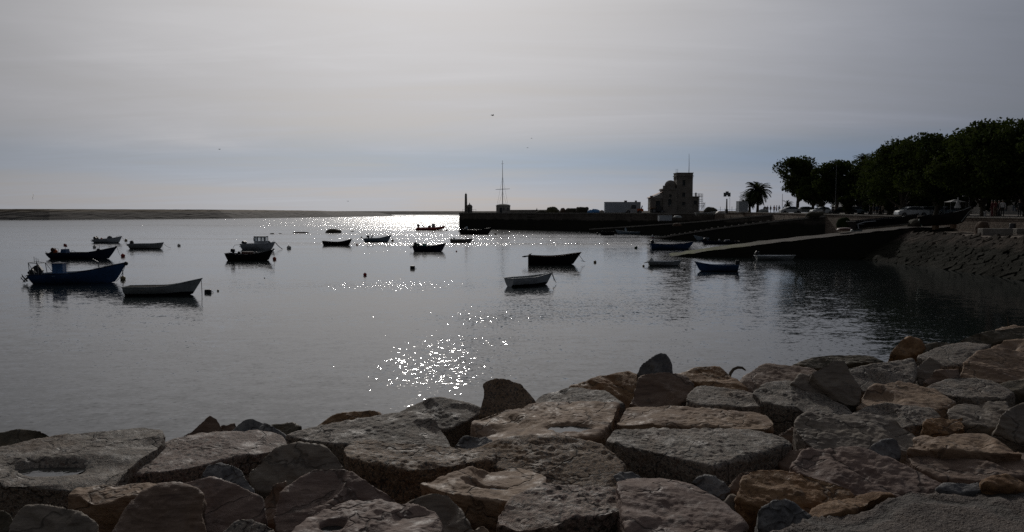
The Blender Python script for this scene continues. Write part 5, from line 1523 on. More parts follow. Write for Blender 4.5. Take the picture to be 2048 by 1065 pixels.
MB().box((-.2, -.95, 1.0), (.55, .1, 1.7)).build('door', M_DARK, r_)

# signal mast hut
D = 272.0; s = D / FPX
r_ = root('signal_hut', (gx(1006.5, D), D, QZ), 'small pale flat roofed hut under the cross armed signal mast', 'hut')
ch = lambda w_, d_, c_: [(-w_, -d_ + c_), (-w_ + c_, -d_), (w_ - c_, -d_), (w_, -d_ + c_), (w_, d_ - c_), (w_ - c_, d_), (-w_ + c_, d_), (-w_, d_ - c_)]
MB().prism(ch(2.3, 1.7, .5), 0, 2.35).build('wall', M_STUCCO2, r_)
MB().prism(ch(2.42, 1.82, .5), 2.354, 2.62).build('cornice', M_STUCCO2, r_)
m = MB(); m.loft([[(x * k, y * k, z) for x, y in ch(2.2, 1.6, .6)] for k, z in ((1, 2.62), (.95, 2.85), (.6, 3.0), (.2, 3.15))]); m.build('roof', M_STUCCO2, r_, smooth=True)
d_ = MB().box((-.75, -1.715, .95), (.75, .09, 1.85)).build('door', M_DARK, r_); MB().box((-.48, -1.78, .95), (.05, .06, .16)).build('handle', M_STEEL, d_)
for x in (-1.75, .15, 1.55):
    w_ = MB().box((x, -1.715 if abs(x) < 1.7 else -1.62, 1.5), (.5, .1, .75)).build('window', M_GLASS, r_)
    MB().box((x, -1.74 if abs(x) < 1.7 else -1.645, 1.09), (.62, .14, .07)).build('sill', M_CONC, w_)
r_ = root('signal_mast', (gx(1005.3, D), D - .02, QZ + 3.1), 'tall thin signal mast with a cross arm and stays rising from the pale hut', 'mast')
MB().tube([(0, 0, -.2), (0, 0, 4.0), (0, 0, 9.0), (-.05, 0, 14.2)], [.13, .12, .09, .05], 8).build('pole', M_DARK, r_)
MB().tube([(-2.3, 0, 4.75), (0, 0, 4.85), (2.4, 0, 4.95)], [.06, .09, .06], 6).build('yard', M_DARK, r_)
MB().tube([(-.45, 0, 13.1), (.4, 0, 13.15)], .04, 5).build('top_spreader', M_DARK, r_)
for x in (-1.7, -1.2, 1.2, 1.7): MB().tube([(0, 0, 4.2 if abs(x) < 1.5 else 9.0), (x, -.3 * x, 0)], .022, 4).build('stay', M_DARK, r_)
# people-scale clutter, nets, tarps
def lump(name, px0, px1, top, label, cat, mat_, D=None, depth=1.0, seed=1, pw=.75, base=QZ, kindn=None, sq=1.0):
    D = D or qd((px0 + px1) / 2); s = D / FPX
    hw = (px1 - px0) / 2 * s; h_ = gz(top, D) - base
    V, F = ico(5); V = V.copy(); V = np.sign(V) * np.abs(V) ** np.array([pw, .9, pw * sq])
    V = V * [hw, depth, h_]
    V += (fbm(V * .8 + seed * 9, 1.3, 4, .6) * .10 * min(hw, h_) )[:, None] * (V / (np.linalg.norm(V, axis=1)[:, None] + .01))
    V[:, 2] = np.where(V[:, 2] < -.05, -.05, V[:, 2])
    o = np_mesh(name, V, F, mat_, None, True, (gx((px0 + px1) / 2, D), D, base)); tag(o, label, cat, kindn)
    return o
M_NET = paint('piled_net', (.05, .045, .03), .9, .35, 2, .5)
M_NETG = paint('mossy_net', (.075, .07, .035), .9, .4, 1.5, .5)
M_NETB = paint('brown_net', (.09, .06, .04), .9, .4, 1.5, .5)
M_TARP = paint('blue_tarp', (.06, .20, .42), .5, .25, 1.5, .2)
lump('net_pile', 1092, 1117, 414.2, 'tall dark heap of nets with a peaked top, leftmost heap on the quay', 'net pile', M_NETG, seed=2, depth=2)
lump('net_pile', 1119, 1132, 416.4, 'small brown heap of nets right of the tall dark heap', 'net pile', M_NETB, seed=3, depth=1.3)
lump('net_pile', 1131, 1154, 416.8, 'low heap of nets with a pale float on its top', 'net pile', M_NET, seed=4, depth=1.6, pw=.45)
lump('net_pile', 1152, 1176, 414.8, 'square sided dark stack of traps at the right of the net heaps', 'net pile', M_NET, seed=5, depth=1.6, pw=.28)
lump('tarpaulin', 1174, 1200, 418.9, 'bright blue tarpaulin heap between the traps and the long white trailer', 'tarpaulin', M_TARP, seed=6, depth=1.3, pw=.7)
lump('tarpaulin', 1198, 1207, 420.6, 'small pale heap beside the blue tarpaulin', 'tarpaulin', B['cream'], seed=7, depth=1)
lump('net_pile', 1071, 1096, 420.5, 'very low heap of nets left of the tall dark heap', 'net pile', M_NET, seed=9, depth=1.2, pw=.8)

def container(px0, px1, top, D, label, name='trailer', cat='trailer', base=QZ, mat_=None, extras=()):
    s = D / FPX; L = (px1 - px0) * s; h_ = gz(top, D) - base
    r_ = root(name, (gx((px0 + px1) / 2, D), D, base), label, cat)
    m = MB().box((0, 0, h_ / 2 + .15), (L, 2.4, h_ - .3))
    n = int(L / .45)
    for i in range(n): m.box((-L / 2 + (i + .5) * L / n, -1.21, h_ / 2 + .15), (L / n * .45, .05, h_ - .5))
    m.build('body', mat_ or M_WHITE, r_)
    MB().box((0, 0, h_ + .03), (L + .08, 2.5, .06)).build('roof', M_STEEL, r_)
    MB().box((0, 0, .11), (L * .96, 2.2, .14)).build('skid', M_DARK, r_)
    for x, w_, hh in extras: MB().box((-L / 2 + x * s, 0, h_ + .06 + hh / 2), (w_, .9, hh)).build('roof_unit', M_STEEL, r_)
    return r_, L, h_
M_TRAIL = paint('trailer_white', (.42, .46, .50), .5, .1, .6, .25)
D = 243.0
r_, L, h_ = container(1208, 1279, 404.8, D, 'long pale blue white storage trailer on the quay left of the tower building', mat_=M_TRAIL, extras=((42, .75, .42), (62.5, .5, .42)))
MB().box((L * .32, -1.25, 1.6), (1.1, .06, 1.7)).build('door', M_STEEL, r_)

# small crane truck and dark loader
def wheels(r_, pts, rad, wd=.3):
    for x, y in pts:
        m = MB(); n = 16
        for sg in (0,):
            m.tube([(x, y - wd / 2, rad), (x, y - wd / 2 + .03, rad), (x, y + wd / 2 - .03, rad), (x, y + wd / 2, rad)], [rad * .86, rad, rad, rad * .86], 16)
        o = m.build('wheel', M_BLACK, r_, smooth=True)
        MB().tube([(x, y - wd / 2 - .01, rad), (x, y + wd / 2 + .01, rad)], rad * .5, 10).build('rim', M_STEEL, o)
D = 238.0; s = D / FPX
r_ = root('crane_truck', (gx(1268, D), D, QZ), 'white and orange work truck with a rusty tail in front of the trailer', 'truck')
MB().box((-.9, 0, 1.0), (3.1, 1.9, .8), top=(.96, .95)).build('body', paint('truck_white', (.40, .41, .42), .5, .2), r_)
o = MB().box((-.4, 0, 1.95), (1.4, 1.7, 1.1), top=(.8, .9)).build('cab', M_DARK, r_); MB().box((-.4, -.82, 2.0), (.9, .1, .6)).build('window', M_GLASS, o)
MB().box((1.5, 0, 1.05), (2.0, 1.8, .75), top=(.9, .9)).build('tail', B['orange'], r_)
MB().tube([(1.9, 0, 1.3), (2.25, 0, 2.3)], .16, 7).build('exhaust', M_DARK, r_)
wheels(r_, [(-1.9, -.9), (-1.9, .9), (1.4, -.9), (1.4, .9)], .52)
D = 226.0; s = D / FPX
r_ = root('tractor', (gx(1311, D), D, QZ), 'dark tractor with a yellowish bucket plate in front of the tower building', 'tractor')
MB().box((.2, 0, 1.0), (2.4, 1.0, .7), top=(.9, .9)).build('body', M_DARK, r_)
MB().box((.7, 0, 1.8), (1.1, 1.0, .95), top=(.8, .9)).build('cab', M_DARK, r_)
MB().box((-1.3, 0, 1.55), (1.9, 1.5, .13), ry=-.05).build('bucket', paint('yellow_plate', (.30, .17, .07), .6, .3), r_)
MB().tube([(-.7, -.6, 1.45), (.3, -.6, 1.1)], .07, 6).build('arm', M_DARK, r_)
wheels(r_, [(-.7, -.75), (-.7, .75)], .75, .4); wheels(r_, [(1.5, -.75), (1.5, .75)], .6, .35)

# ------------------------------------------------------------------ tower building
def tower():
    D = 228.0; s = D / FPX; X = lambda px: gx(px, D) - gx(1345, D)
    Z = lambda py: gz(py, D) - QZ
    r_ = root('tower_building', (gx(1345, D), D, QZ), 'old stone pilot station with a square tower, a small dome and a sloping left wing', 'building')
    M = M_STUCCO
    # tower
    xl, xr = X(1350), X(1381.5); cx = (xl + xr) / 2; w_ = xr - xl
    def wall_open(x0, x1, y0, z0, z1, th, wins, par, name='wall'):
        """front wall with real openings, plus reveals"""
        m = MB(); xs = sorted({x0, x1} | {a for w in wins for a in (w[0], w[1])}); zs = sorted({z0, z1} | {a for w in wins for a in (w[2], w[3])})
        for i in range(len(xs) - 1):
            for j in range(len(zs) - 1):
                a, b, c, d_ = xs[i], xs[i + 1], zs[j], zs[j + 1]
                if any(a >= w[0] - 1e-6 and b <= w[1] + 1e-6 and c >= w[2] - 1e-6 and d_ <= w[3] + 1e-6 for w in wins): continue
                m.box(((a + b) / 2, y0 + th / 2, (c + d_) / 2), (b - a, th, d_ - c))
        o = m.build(name, M, par)
        return o
    def window(par, w, y0, th):
        x0, x1, z0, z1 = w
        o = MB().box(((x0 + x1) / 2, y0 + th * .7, (z0 + z1) / 2), (x1 - x0, .05, z1 - z0)).build('window', M_GLASS, par)
        m = MB(); f = .07
        m.box(((x0 + x1) / 2, y0 + th * .58, (z0 + z1) / 2), (f, .06, z1 - z0)); m.box(((x0 + x1) / 2, y0 + th * .575, (z0 + z1) / 2 + .1), (x1 - x0, .05, f))
        m.build('frame', M_DARK, o)
        MB().box(((x0 + x1) / 2, y0 - .05, z0 - .06), (x1 - x0 + .25, .22, .1)).build('sill', M_CONC, o)
    tz = Z(347.5)
    tw = [(X(1361), X(1366.5), Z(372), Z(361)), (X(1361), X(1366.5), Z(394), Z(386)), (X(1361), X(1366.8), Z(411), Z(404.5))]
    wall_open(xl, xr, -1.2, 0, tz - .02, .35, tw, r_)
    for w in tw: window(r_, w, -1.2, .35)
    m = MB(); m.box((xl + .15, 1.3, tz / 2), (.3, 4.28, tz - .04)); m.box((xr - .15, 1.3, tz / 2), (.3, 4.28, tz - .04)); m.box((cx, 3.3, tz / 2), (w_ - .62, .3, tz - .05)); m.box((cx, 1.3, tz - .5), (w_ - .62, 4.0, .2)); m.build('tower_sides', M, r_)
    m = MB()
    for z, e, h_ in ((Z(356.5), .10, .16), (Z(352.8), .22, .2), (Z(346.8), .14, .22)): m.box((cx, 1.05, z), (w_ + 2 * e, 4.5 + 2 * e, h_))
    m.build('cornice', M, r_)
    m = MB().box((cx, 1.05, Z(349.5)), (w_ + .06, 4.56, .55)); m.build('parapet', M, r_)
    # aerials
    a = MB().tube([(X(1376.8), 1, tz), (X(1377), 1, Z(330)), (X(1376.6), 1, Z(307.5))], [.09, .07, .035], 6).build('flagpole', M_DARK, r_)
    for px, py in ((1349.8, 338), (1353, 338.2)): MB().tube([(X(px), 0, tz - .3), (X(px), 0, Z(py))], .04, 5).build('antenna', M_DARK, r_)
    # dome block
    bl, br = X(1322.5), X(1350); bz = Z(381)
    bw = [(X(1332.5), X(1339), Z(412), Z(399)), (X(1334.5), X(1339), Z(395), Z(389.5))]
    wall_open(bl, br - .01, -1.75, 0, bz, .35, bw, r_)
    for w in bw: window(r_, w, -1.75, .35)
    m = MB(); m.box((bl + .15, 1.0, bz / 2), (.3, 4.78, bz - .01)); m.box(((bl + br) / 2, 3.5, bz / 2), (br - bl - .7, .3, bz - .02)); m.box((br - .17, -1.31, bz / 2), (.3, .17, bz - .02)); m.build('dome_block_sides', M, r_)
    m = MB().box(((bl + br) / 2 - .05, .9, bz + .08), (br - bl + .45, 5.6, .2)); m.box(((bl + br) / 2 - .05, .9, bz + .30), (br - bl + .15, 5.3, .25)); m.build('dome_block_cornice', M, r_)
    rd = 11.3 * s
    m = MB().lathe([(rd * 1.0, 0), (rd, .9)] + [(rd * math.cos(q), .9 + rd * .92 * math.sin(q)) for q in np.linspace(.08, 1.54, 10)], 24, (X(1339), .2, bz + .42)); m.build('dome', M, r_, smooth=True)
    MB().box((X(1325.3), -.6, bz + .42 + .35), (.55, .55, .95)).build('chimney', M_CONC, r_)
    # left wing with a lean-to roof
    ll = X(1298.5); zl, zr = Z(396.5), Z(386)
    ww = [(X(1308.5), X(1317.5), Z(413), Z(402.5))]
    y0 = -1.3
    wall_open(ll, bl - .01, y0, 0, zl, .35, ww, r_); window(r_, ww[0], y0, .35)
    m = MB(); m.add([(ll, y0, zl), (bl - .01, y0, zl), (bl - .01, y0, zr), (ll, y0 + .35, zl), (bl - .01, y0 + .35, zl), (bl - .01, y0 + .35, zr)], [(0, 1, 2), (3, 5, 4), (0, 2, 5, 3), (1, 4, 5, 2), (0, 3, 4, 1)])
    m.box((ll + .15, 1.2, zl / 2), (.3, 4.2, zl - .01)); m.build('gable', M_STUCCO2, r_)
    m = MB(); m.add([(ll - .3, y0 - .25, zl - .05), (bl - .02, y0 - .25, zr + .12), (bl - .02, 3.6, zr + .12), (ll - .3, 3.6, zl - .05), (ll - .3, y0 - .25, zl + .12), (bl - .02, y0 - .25, zr + .3), (bl - .02, 3.6, zr + .3), (ll - .3, 3.6, zl + .12)],
        [(0, 3, 2, 1), (4, 5, 6, 7), (0, 1, 5, 4), (1, 2, 6, 5), (2, 3, 7, 6), (3, 0, 4, 7)]); m.build('wing_roof', M_TILE, r_)
    MB().box((X(1300), -1.25, zl / 2 + .3), (.75, .5, zl + .6)).build('pilaster', M, r_)
    # right annex with a roof terrace and scaffold
    al, ar, az = X(1381.5), X(1395), Z(394.5)
    wall_open(al + .01, ar, -.9, 0, az, .35, [(X(1384.5), X(1390.5), Z(409), Z(402))], r_)
    window(r_, (X(1384.5), X(1390.5), Z(409), Z(402)), -.9, .35)
    m = MB(); m.box((ar - .15, 1.2, az / 2), (.3, 3.4, az - .01)); m.box(((al + ar) / 2, 3.0, az / 2), (ar - al - .65, .3, az - .02)); m.build('annex_sides', M, r_)
    MB().box(((al + ar) / 2 + .1, .9, az + .1), (ar - al + .3, 4.4, .2)).build('terrace', M_CONC, r_)
    MB().box((X(1390), .2, az + .7), (.35, .35, 1.0)).build('chimney', M_CONC, r_)
    return D
tower()
def scaffold():
    D = 227.0; s = D / FPX
    Z = lambda py: gz(py, D) - QZ
    r_ = root('scaffold', (gx(1396, D), D, QZ), 'open steel scaffold stair against the right side of the tower building', 'scaffold')
    X = lambda px: gx(px, D) - gx(1396, D)
    for px, top in ((1396.5, 387.5), (1402.5, 388), (1407, 405)):
        for y in (-.6, .9):
            MB().tube([(X(px), y, 0), (X(px), y, Z(top))], .05, 6).build('standard', M_DARK, r_)
    for px0, px1, py in ((1396.5, 1402.5, 394), (1396.5, 1407, 407.5)):
        MB().box(((X(px0) + X(px1)) / 2, .15, Z(py)), (X(px1) - X(px0) + .1, 1.5, .1)).build('platform', M_DARK, r_)
    for py in (388, 390.6, 399.5, 403, 411, 414):
        for y in (-.6, .9):
            x1 = 1402.5 if py < 405 else 1407
            MB().tube([(X(1396.5 if py > 392 else 1385), y, Z(py)), (X(x1), y, Z(py + .3))], .035, 5).build('rail', M_DARK, r_)
    MB().tube([(X(1396.5), -.62, Z(424)), (X(1406.5), -.62, Z(408))], .04, 5).build('brace', M_DARK, r_)
scaffold()

# ------------------------------------------------------------------ people
def body_mesh(name, pose, mats, H=1.72):
    """one continuous figure grown from a skeleton"""
    J = {'pel': (0, 0, .95), 'wai': (0, 0, 1.10), 'che': (0, .01, 1.32), 'nec': (0, 0, 1.47), 'hea': (0, .02, 1.60), 'top': (0, .01, 1.70)}
    Rr = {'pel': .145, 'wai': .125, 'che': .15, 'nec': .055, 'hea': .088, 'top': .06}
    st, ar = pose
    for sg, k in ((-1, 'l'), (1, 'r')):
        a = st * sg
        J[k + 'hip'] = (.09 * sg, 0, .90); Rr[k + 'hip'] = .095
        J[k + 'kne'] = (.10 * sg, .22 * a + .02, .49); Rr[k + 'kne'] = .062
        J[k + 'ank'] = (.10 * sg, .36 * a - .04 * abs(a), .09 + .04 * max(0, -a)); Rr[k + 'ank'] = .045
        J[k + 'toe'] = (.11 * sg, .36 * a + .15, .04); Rr[k + 'toe'] = .04
        J[k + 'sho'] = (.19 * sg, 0, 1.40); Rr[k + 'sho'] = .06
        el = (.25 * sg, -.10 * a, 1.12) if ar == 0 or (ar == 1 and sg < 0) else (.26 * sg, .10, 1.14)
        ha = (.25 * sg, -.14 * a + .06, .86) if ar == 0 or (ar == 1 and sg < 0) else (.12 * sg, .30, 1.22)
        J[k + 'elb'] = el; Rr[k + 'elb'] = .045; J[k + 'wri'] = ha; Rr[k + 'wri'] = .032
        d_ = Vector(ha) - Vector(el); d_.normalize(); J[k + 'han'] = tuple(Vector(ha) + d_ * .10); Rr[k + 'han'] = .035
    names = list(J); E = [('pel', 'wai'), ('wai', 'che'), ('che', 'nec'), ('nec', 'hea'), ('hea', 'top')]
    for k in 'lr': E += [('pel', k + 'hip'), (k + 'hip', k + 'kne'), (k + 'kne', k + 'ank'), (k + 'ank', k + 'toe'), ('che', k + 'sho'), (k + 'sho', k + 'elb'), (k + 'elb', k + 'wri'), (k + 'wri', k + 'han')]
    f = H / 1.72
    me = bpy.data.meshes.new(name + '_bones'); me.from_pydata([tuple(c * f for c in J[n]) for n in names], [(names.index(a), names.index(b)) for a, b in E], [])
    o = bpy.data.objects.new(name + '_bones', me); COL.objects.link(o)
    md = o.modifiers.new('s', 'SKIN')
    for i, n in enumerate(names):
        sv = me.skin_vertices[0].data[i]; r0 = Rr[n] * f; sv.radius = (r0 * (1.15 if n in ('pel', 'che', 'wai') else 1), r0 * (.8 if n in ('pel', 'che', 'wai') else 1)); sv.use_root = (n == 'pel')
    o.modifiers.new('u', 'SUBSURF').levels = 1
    dg = bpy.context.evaluated_depsgraph_get()
    out = bpy.data.meshes.new_from_object(o.evaluated_get(dg)); out.name = name
    bpy.data.objects.remove(o)
    out.materials.clear()
    for m_ in mats: out.materials.append(m_)
    for p_ in out.polygons:
        z = p_.center.z / f; p_.use_smooth = True
        p_.material_index = 0 if z < .98 and abs(p_.center.x) < .2 * f else (1 if z < 1.46 and not (z < .9) else 2)
        if z < .07: p_.material_index = 3
    return out
M_SKIN = paint('skin', (.30, .18, .13), .6, .1, 3, .1)
M_HAIR = paint('dark_hair', (.02, .016, .012), .7, .2)
M_SHOE = paint('dark_shoe', (.02, .02, .02), .6, .2)
def cloth(n, c): return paint('cloth_' + n, c, .85, .2, 5, .2)
CL = dict(black=cloth('black', (.015, .015, .017)), grey=cloth('grey', (.09, .09, .095)), white=cloth('white', (.45, .45, .45)), red=cloth('red', (.08, .012, .012)), orange=cloth('orange', (.45, .10, .03)), blue=cloth('blue', (.03, .05, .10)), brown=cloth('brown', (.07, .045, .03)), beige=cloth('beige', (.26, .22, .17)))
_pb = {}
def person(px, D, base, top_c, leg_c, pose, label, rz=0.0, H=1.72, group='people on the promenade and quay', pyfix=None):
    key = (top_c, leg_c, pose)
    if key not in _pb: _pb[key] = body_mesh('person', pose, [CL[leg_c], CL[top_c], M_SKIN, M_SHOE])
    o = bpy.data.objects.new('person', _pb[key]); COL.objects.link(o)
    o.location = (gx(px, D), D, base); o.rotation_euler = (0, 0, rz); k = H / 1.72; o.scale = (k, k, k)
    tag(o, label, 'person', group)
    hr = bpy.data.objects.new('hair', _hairmesh()); COL.objects.link(hr); hr.parent = o
    return o
_hm = []
def _hairmesh():
    if not _hm:
        V, F = ico(3); V = V * [.098, .105, .095]; V[:, 2] = np.maximum(V[:, 2], -.03 - .04 * (V[:, 1] < 0)); V += [0, -.005, 1.635]
        o = np_mesh('hair', V, F, M_HAIR); _hm.append(o.data); bpy.data.objects.remove(o)
    return _hm[0]
# ------------------------------------------------------------------ trees
def leafmat(name, c1, c2):
    m_, t, p = newmat(name)
    g = t.node('ShaderNodeObjectInfo').outputs['Random']
    co = t.node('ShaderNodeTexCoord').outputs['Object']
    n = t.noise(co, .55, 3, .6); n2_ = t.noise(co, 3.0, 2, .5)
    c = t.mix(t.smooth(n, .38, .62), c1, c2); c = t.mix(t.m('MULTIPLY', t.smooth(n2_, .5, .7), .5), c, tuple(x * .5 for x in c1))
    t.put(p.inputs['Base Color'], c); p.inputs['Roughness'].default_value = .9; p.inputs['Specular IOR Level'].default_value = .03
    tr = t.node('ShaderNodeBsdfTranslucent', ins={'Color': t.mix(.5, c, (.06, .08, .01))})
    mx = t.node('ShaderNodeMixShader', ins={0: .22}); t.l.new(p.outputs[0], mx.inputs[1]); t.l.new(tr.outputs[0], mx.inputs[2])
    out = [q for q in t.n if q.type == 'OUTPUT_MATERIAL'][0]; t.l.new(mx.outputs[0], out.inputs[0])
    return m_
M_LEAF = leafmat('plane_tree_leaves', (.030, .045, .014), (.055, .070, .022))
M_LEAF2 = leafmat('dark_evergreen_leaves', (.020, .032, .012), (.038, .050, .018))
M_PALM = leafmat('palm_leaves', (.035, .050, .020), (.06, .07, .03))
M_BARK = paint('bark', (.10, .085, .065), .9, .35, 4, .5)

def tree_meshes(seed, h, cw, base, nleaf, size=.30, nl=26, flat=.8):
    """trunk with limbs reaching into a crown of leaf clumps"""
    rs = np.random.RandomState(seed)
    ch = h - base
    lobes = []
    for i in range(nl):
        a = rs.rand() * 2 * math.pi; u = rs.rand() ** .5; v = rs.rand()
        zc_ = base + ch * (.14 + .72 * v); rad = cw * math.sqrt(max(.05, 1 - (2 * (v - .42)) ** 2 * flat)) * u * .82
        r_ = cw * (.20 + .20 * rs.rand())
        lobes.append((rad * math.cos(a), rad * math.sin(a), zc_, r_, r_ * (.6 + .25 * rs.rand())))
    lobes.append((0, 0, base + ch * .5, cw * .5, ch * .33))
    top = max(l[2] + l[4] for l in lobes)
    m = MB(); tr = .17 + .014 * h
    lean = rs.randn(2) * .3
    fork = (lean[0] * .5, lean[1] * .5, base * .95)
    m.tube([(0, 0, -.2), (lean[0] * .1, lean[1] * .1, .4), (lean[0] * .3, lean[1] * .3, base * .55), fork], [tr * 1.5, tr * 1.05, tr * .9, tr * .85], 9)
    for i in rs.permutation(nl)[:11]:
        x, y, z, r_, rz_ = lobes[i]; mid = (fork[0] * .5 + x * .45, fork[1] * .5 + y * .45, fork[2] * .45 + z * .5 - .1)
        m.tube([(fork[0] * .9, fork[1] * .9, fork[2] - .35), mid, (x, y, z)], [tr * .55, tr * .33, tr * .08], 6)
        for k in range(3):
            d_ = rs.randn(3) * r_ * .55; m.tube([mid, (x + d_[0], y + d_[1], z + d_[2])], [tr * .2, .02], 5)
    trunk = m
    w = np.array([l[3] ** 2 for l in lobes]); w /= w.sum()
    idx = rs.choice(len(lobes), nleaf, p=w); L = np.array(lobes)[idx]
    v = rs.randn(nleaf, 3); v /= np.linalg.norm(v, axis=1)[:, None]
    rr = rs.rand(nleaf) ** .38 * (1 + .16 * rs.randn(nleaf) * (rs.rand(nleaf) < .3))
    C = L[:, :3] + v * rr[:, None] * np.stack([L[:, 3], L[:, 3], L[:, 4]], 1)
    # leave gaps
    gap = fbm(C, .75 * 4 / max(3, cw) + .4, 2)
    keep = gap > -.30; C = C[keep]; n = len(C)
    sz = size * (.6 + .8 * rs.rand(n)); nr = rs.randn(n, 3); nr /= np.linalg.norm(nr, axis=1)[:, None]
    a = np.cross(nr, rs.randn(n, 3)); a /= np.linalg.norm(a, axis=1)[:, None]; b = np.cross(nr, a)
    a *= sz[:, None] * .5; b *= sz[:, None] * .36
    V = np.stack([C - a, C + b * .9 - a * .1 + nr * .02, C + a, C - b * .9 - a * .1 - nr * .02], 1).reshape(-1, 3)
    F = np.arange(4 * n).reshape(-1, 4)
    return trunk, V, F
TREES = {}
def tree_proto(key, *a, mat_=None, **k):
    trunk, V, F = tree_meshes(*a, **k); TREES[key] = (trunk, V, F, mat_ or M_LEAF)
_tp = {}
def tree(key, x, y, z, label, rz=0.0, sc=1.0, name='plane_tree', cat='tree', group='trees along the promenade'):
    r_ = root(name, (x, y, z), label, cat, group, rz)
    r_.scale = (sc, sc, sc)
    if key not in _tp:
        trunk, V, F, mt = TREES[key]
        a = trunk.build('trunk', M_BARK, r_, smooth=True); b = np_mesh('crown', V, F, mt, r_, False, None, 4)
        _tp[key] = (a.data, b.data)
    else:
        for nm, me in zip(('trunk', 'crown'), _tp[key]):
            o = bpy.data.objects.new(nm, me); link(o, r_)
    return r_
tree_proto('a', 11, 12.4, 7.2, 1.7, 19000, .40, 38)
tree_proto('b', 12, 12.0, 6.8, 1.6, 18000, .40, 36)
tree_proto('c', 13, 11.4, 5.8, 2.6, 14000, .42, 24)
tree_proto('d', 14, 8.8, 5.4, 2.0, 11000, .42, 20)
tree_proto('e', 15, 5.0, 2.6, .6, 4000, .38, 12, mat_=M_LEAF2)
tree_proto('f', 16, 10.5, 3.0, 1.6, 7500, .42, 18, flat=.5, mat_=M_LEAF2)
def tr(key, px, D, label, rz=0.0, sc=1.0, **k):
    x = gx(px, D); tree(key, x, D, zland(x, D), label, rz, sc, **k)
tr('c', 1592, 172, 'rounded free standing tree at the left end of the avenue, nearest the palm', .3, 1.1)
tr('d', 1640, 163, 'shorter tree tucked right of the rounded end tree', 1.2, .82)
tr('c', 1672, 158, 'tree with a loose twiggy top left of the tall palm crown', 2.2, .96)
tr('f', 1716, 152, 'narrow dark tree with a pointed top below the tall palm crown', .4, .98, name='evergreen_tree')
tr('d', 1700, 166, 'low tree filling the gap behind the loose topped one', 3.0, .95)
tr('b', 1775, 142, 'first of the great plane trees, above the row of parked cars', .8, 0.95)
tr('b', 1800, 127, 'great plane tree with a pointed tuft on its left shoulder', 2.6, 0.99)
tr('a', 1868, 117, 'great plane tree second in height above the beached long boat', 1.5, 0.98)
tr('b', 1905, 134, 'plane tree behind the second highest one', 4.1, 1.02)
tr('a', 1962, 106, 'highest plane tree left of the right edge', 3.4, 1.03)
tr('b', 2052, 98, 'plane tree cut by the right edge of the view', 5.1, 1.01)
tr('a', 2160, 90, 'plane tree just outside the right edge whose crown leans in', .2, .95)
tr('b', 1990, 122, 'plane tree filling the dark mass at the right edge', 2.0, 1.0)
tr('a', 2085, 118, 'tall plane tree at the back of the right edge', 1.0, 1.02)
tr('b', 1758, 156, 'broad tree filling the dark gap under the tall palm crown', 1.9, .86)
tr('b', 1930, 116, 'plane tree between the two highest ones', 3.9, .96)
tr('c', 1738, 150, 'full tree joining the narrow evergreen to the great plane trees', 4.4, .95)
tr('d', 1622, 170, 'small tree closing the gap beside the rounded end tree', 2.7, .95)
tr('c', 1830, 150, 'plane tree at the back above the parked cars', 1.0, 1.05)
tr('a', 2290, 92, 'plane tree shading the wall beyond the right edge', 2.0, 1.0)
for i, (px, D, sc, lab) in enumerate(((1738, 140, .85, 'low dark shrub under the narrow evergreen tree'), (1690, 146, .8, 'bushy shrub below the loose topped tree'), (1780, 133, .75, 'bushy shrub between the first two great plane trees'),
        (1850, 138, .95, 'bushy shrub behind the bright parked car'), (1925, 128, 1.0, 'bushy shrub under the second row of plane trees'), (1985, 124, 1.0, 'dark shrub behind the man in white near the right edge'), (2045, 116, 1.0, 'dark shrub at the right edge behind the wall'), (1885, 142, 1.1, 'tall bushy shrub far behind the parked cars'), (1815, 144, 1.1, 'tall bushy shrub left of the bright parked car'))):
    tr('e', px, D, lab, i * 1.3, sc, name='shrub', cat='shrub', group='shrubs under the promenade trees')

# palms
def palm_proto(seed, h, fr, nfr=54, tr_=.28):
    rs = np.random.RandomState(seed); m = MB()
    pts = [(0, 0, -.2), (.02, 0, h * .3), (.05, .02, h * .7), (.03, 0, h)]
    m.tube(pts, [tr_ * 1.3, tr_, tr_ * .95, tr_ * 1.25], 10)
    for k in range(16):
        a = k * 2.4; z = h - .1 - .04 * k
        m.tube([(math.cos(a) * tr_ * .9, math.sin(a) * tr_ * .9, z), (math.cos(a) * tr_ * 1.5, math.sin(a) * tr_ * 1.5, z + .16)], [.07, .02], 4)
    V = []; F = []
    def quad(a, b, c, d_): i = len(V); V.extend([a, b, c, d_]); F.append((i, i + 1, i + 2, i + 3))
    for k in range(nfr):
        az_ = rs.rand() * 6.283; el_ = R(82 - 120 * (k / nfr) + rs.randn() * 7); L = fr * (.86 + .2 * rs.rand())
        p_ = np.array([0, 0, h + .1]); dirh = np.array([math.cos(az_), math.sin(az_), 0]); side_ = np.array([-dirh[1], dirh[0], 0]); e = el_; n = 13
        P = [p_.copy()]
        for q in range(n):
            p_ = p_ + (dirh * math.cos(e) + np.array([0, 0, math.sin(e)])) * L / n; P.append(p_.copy()); e -= R(5.2 + 4.5 * (q / n)) * (1.0 if e > -1.3 else 0)
        for q in range(n):
            a, b = P[q], P[q + 1]; wd = .035
            quad(a - side_ * wd, a + side_ * wd, b + side_ * wd * .8, b - side_ * wd * .8)
            t_ = (q + .5) / n; ll = fr * .19 * math.sin(math.pi * min(1, .12 + t_ * .88)) ** .6
            for sg in (-1, 1):
                for w_ in (0, .35, .7):
                    s0 = a + (b - a) * w_; tip = s0 + (side_ * sg * .75 + (b - a) / np.linalg.norm(b - a) * .6 + np.array([0, 0, -.25 + .12 * rs.randn()])) * ll
                    ww = (b - a) * .34
                    quad(s0 - ww * .3, s0 + ww, tip + ww * .2, tip - ww * .1)
    return m, V, F
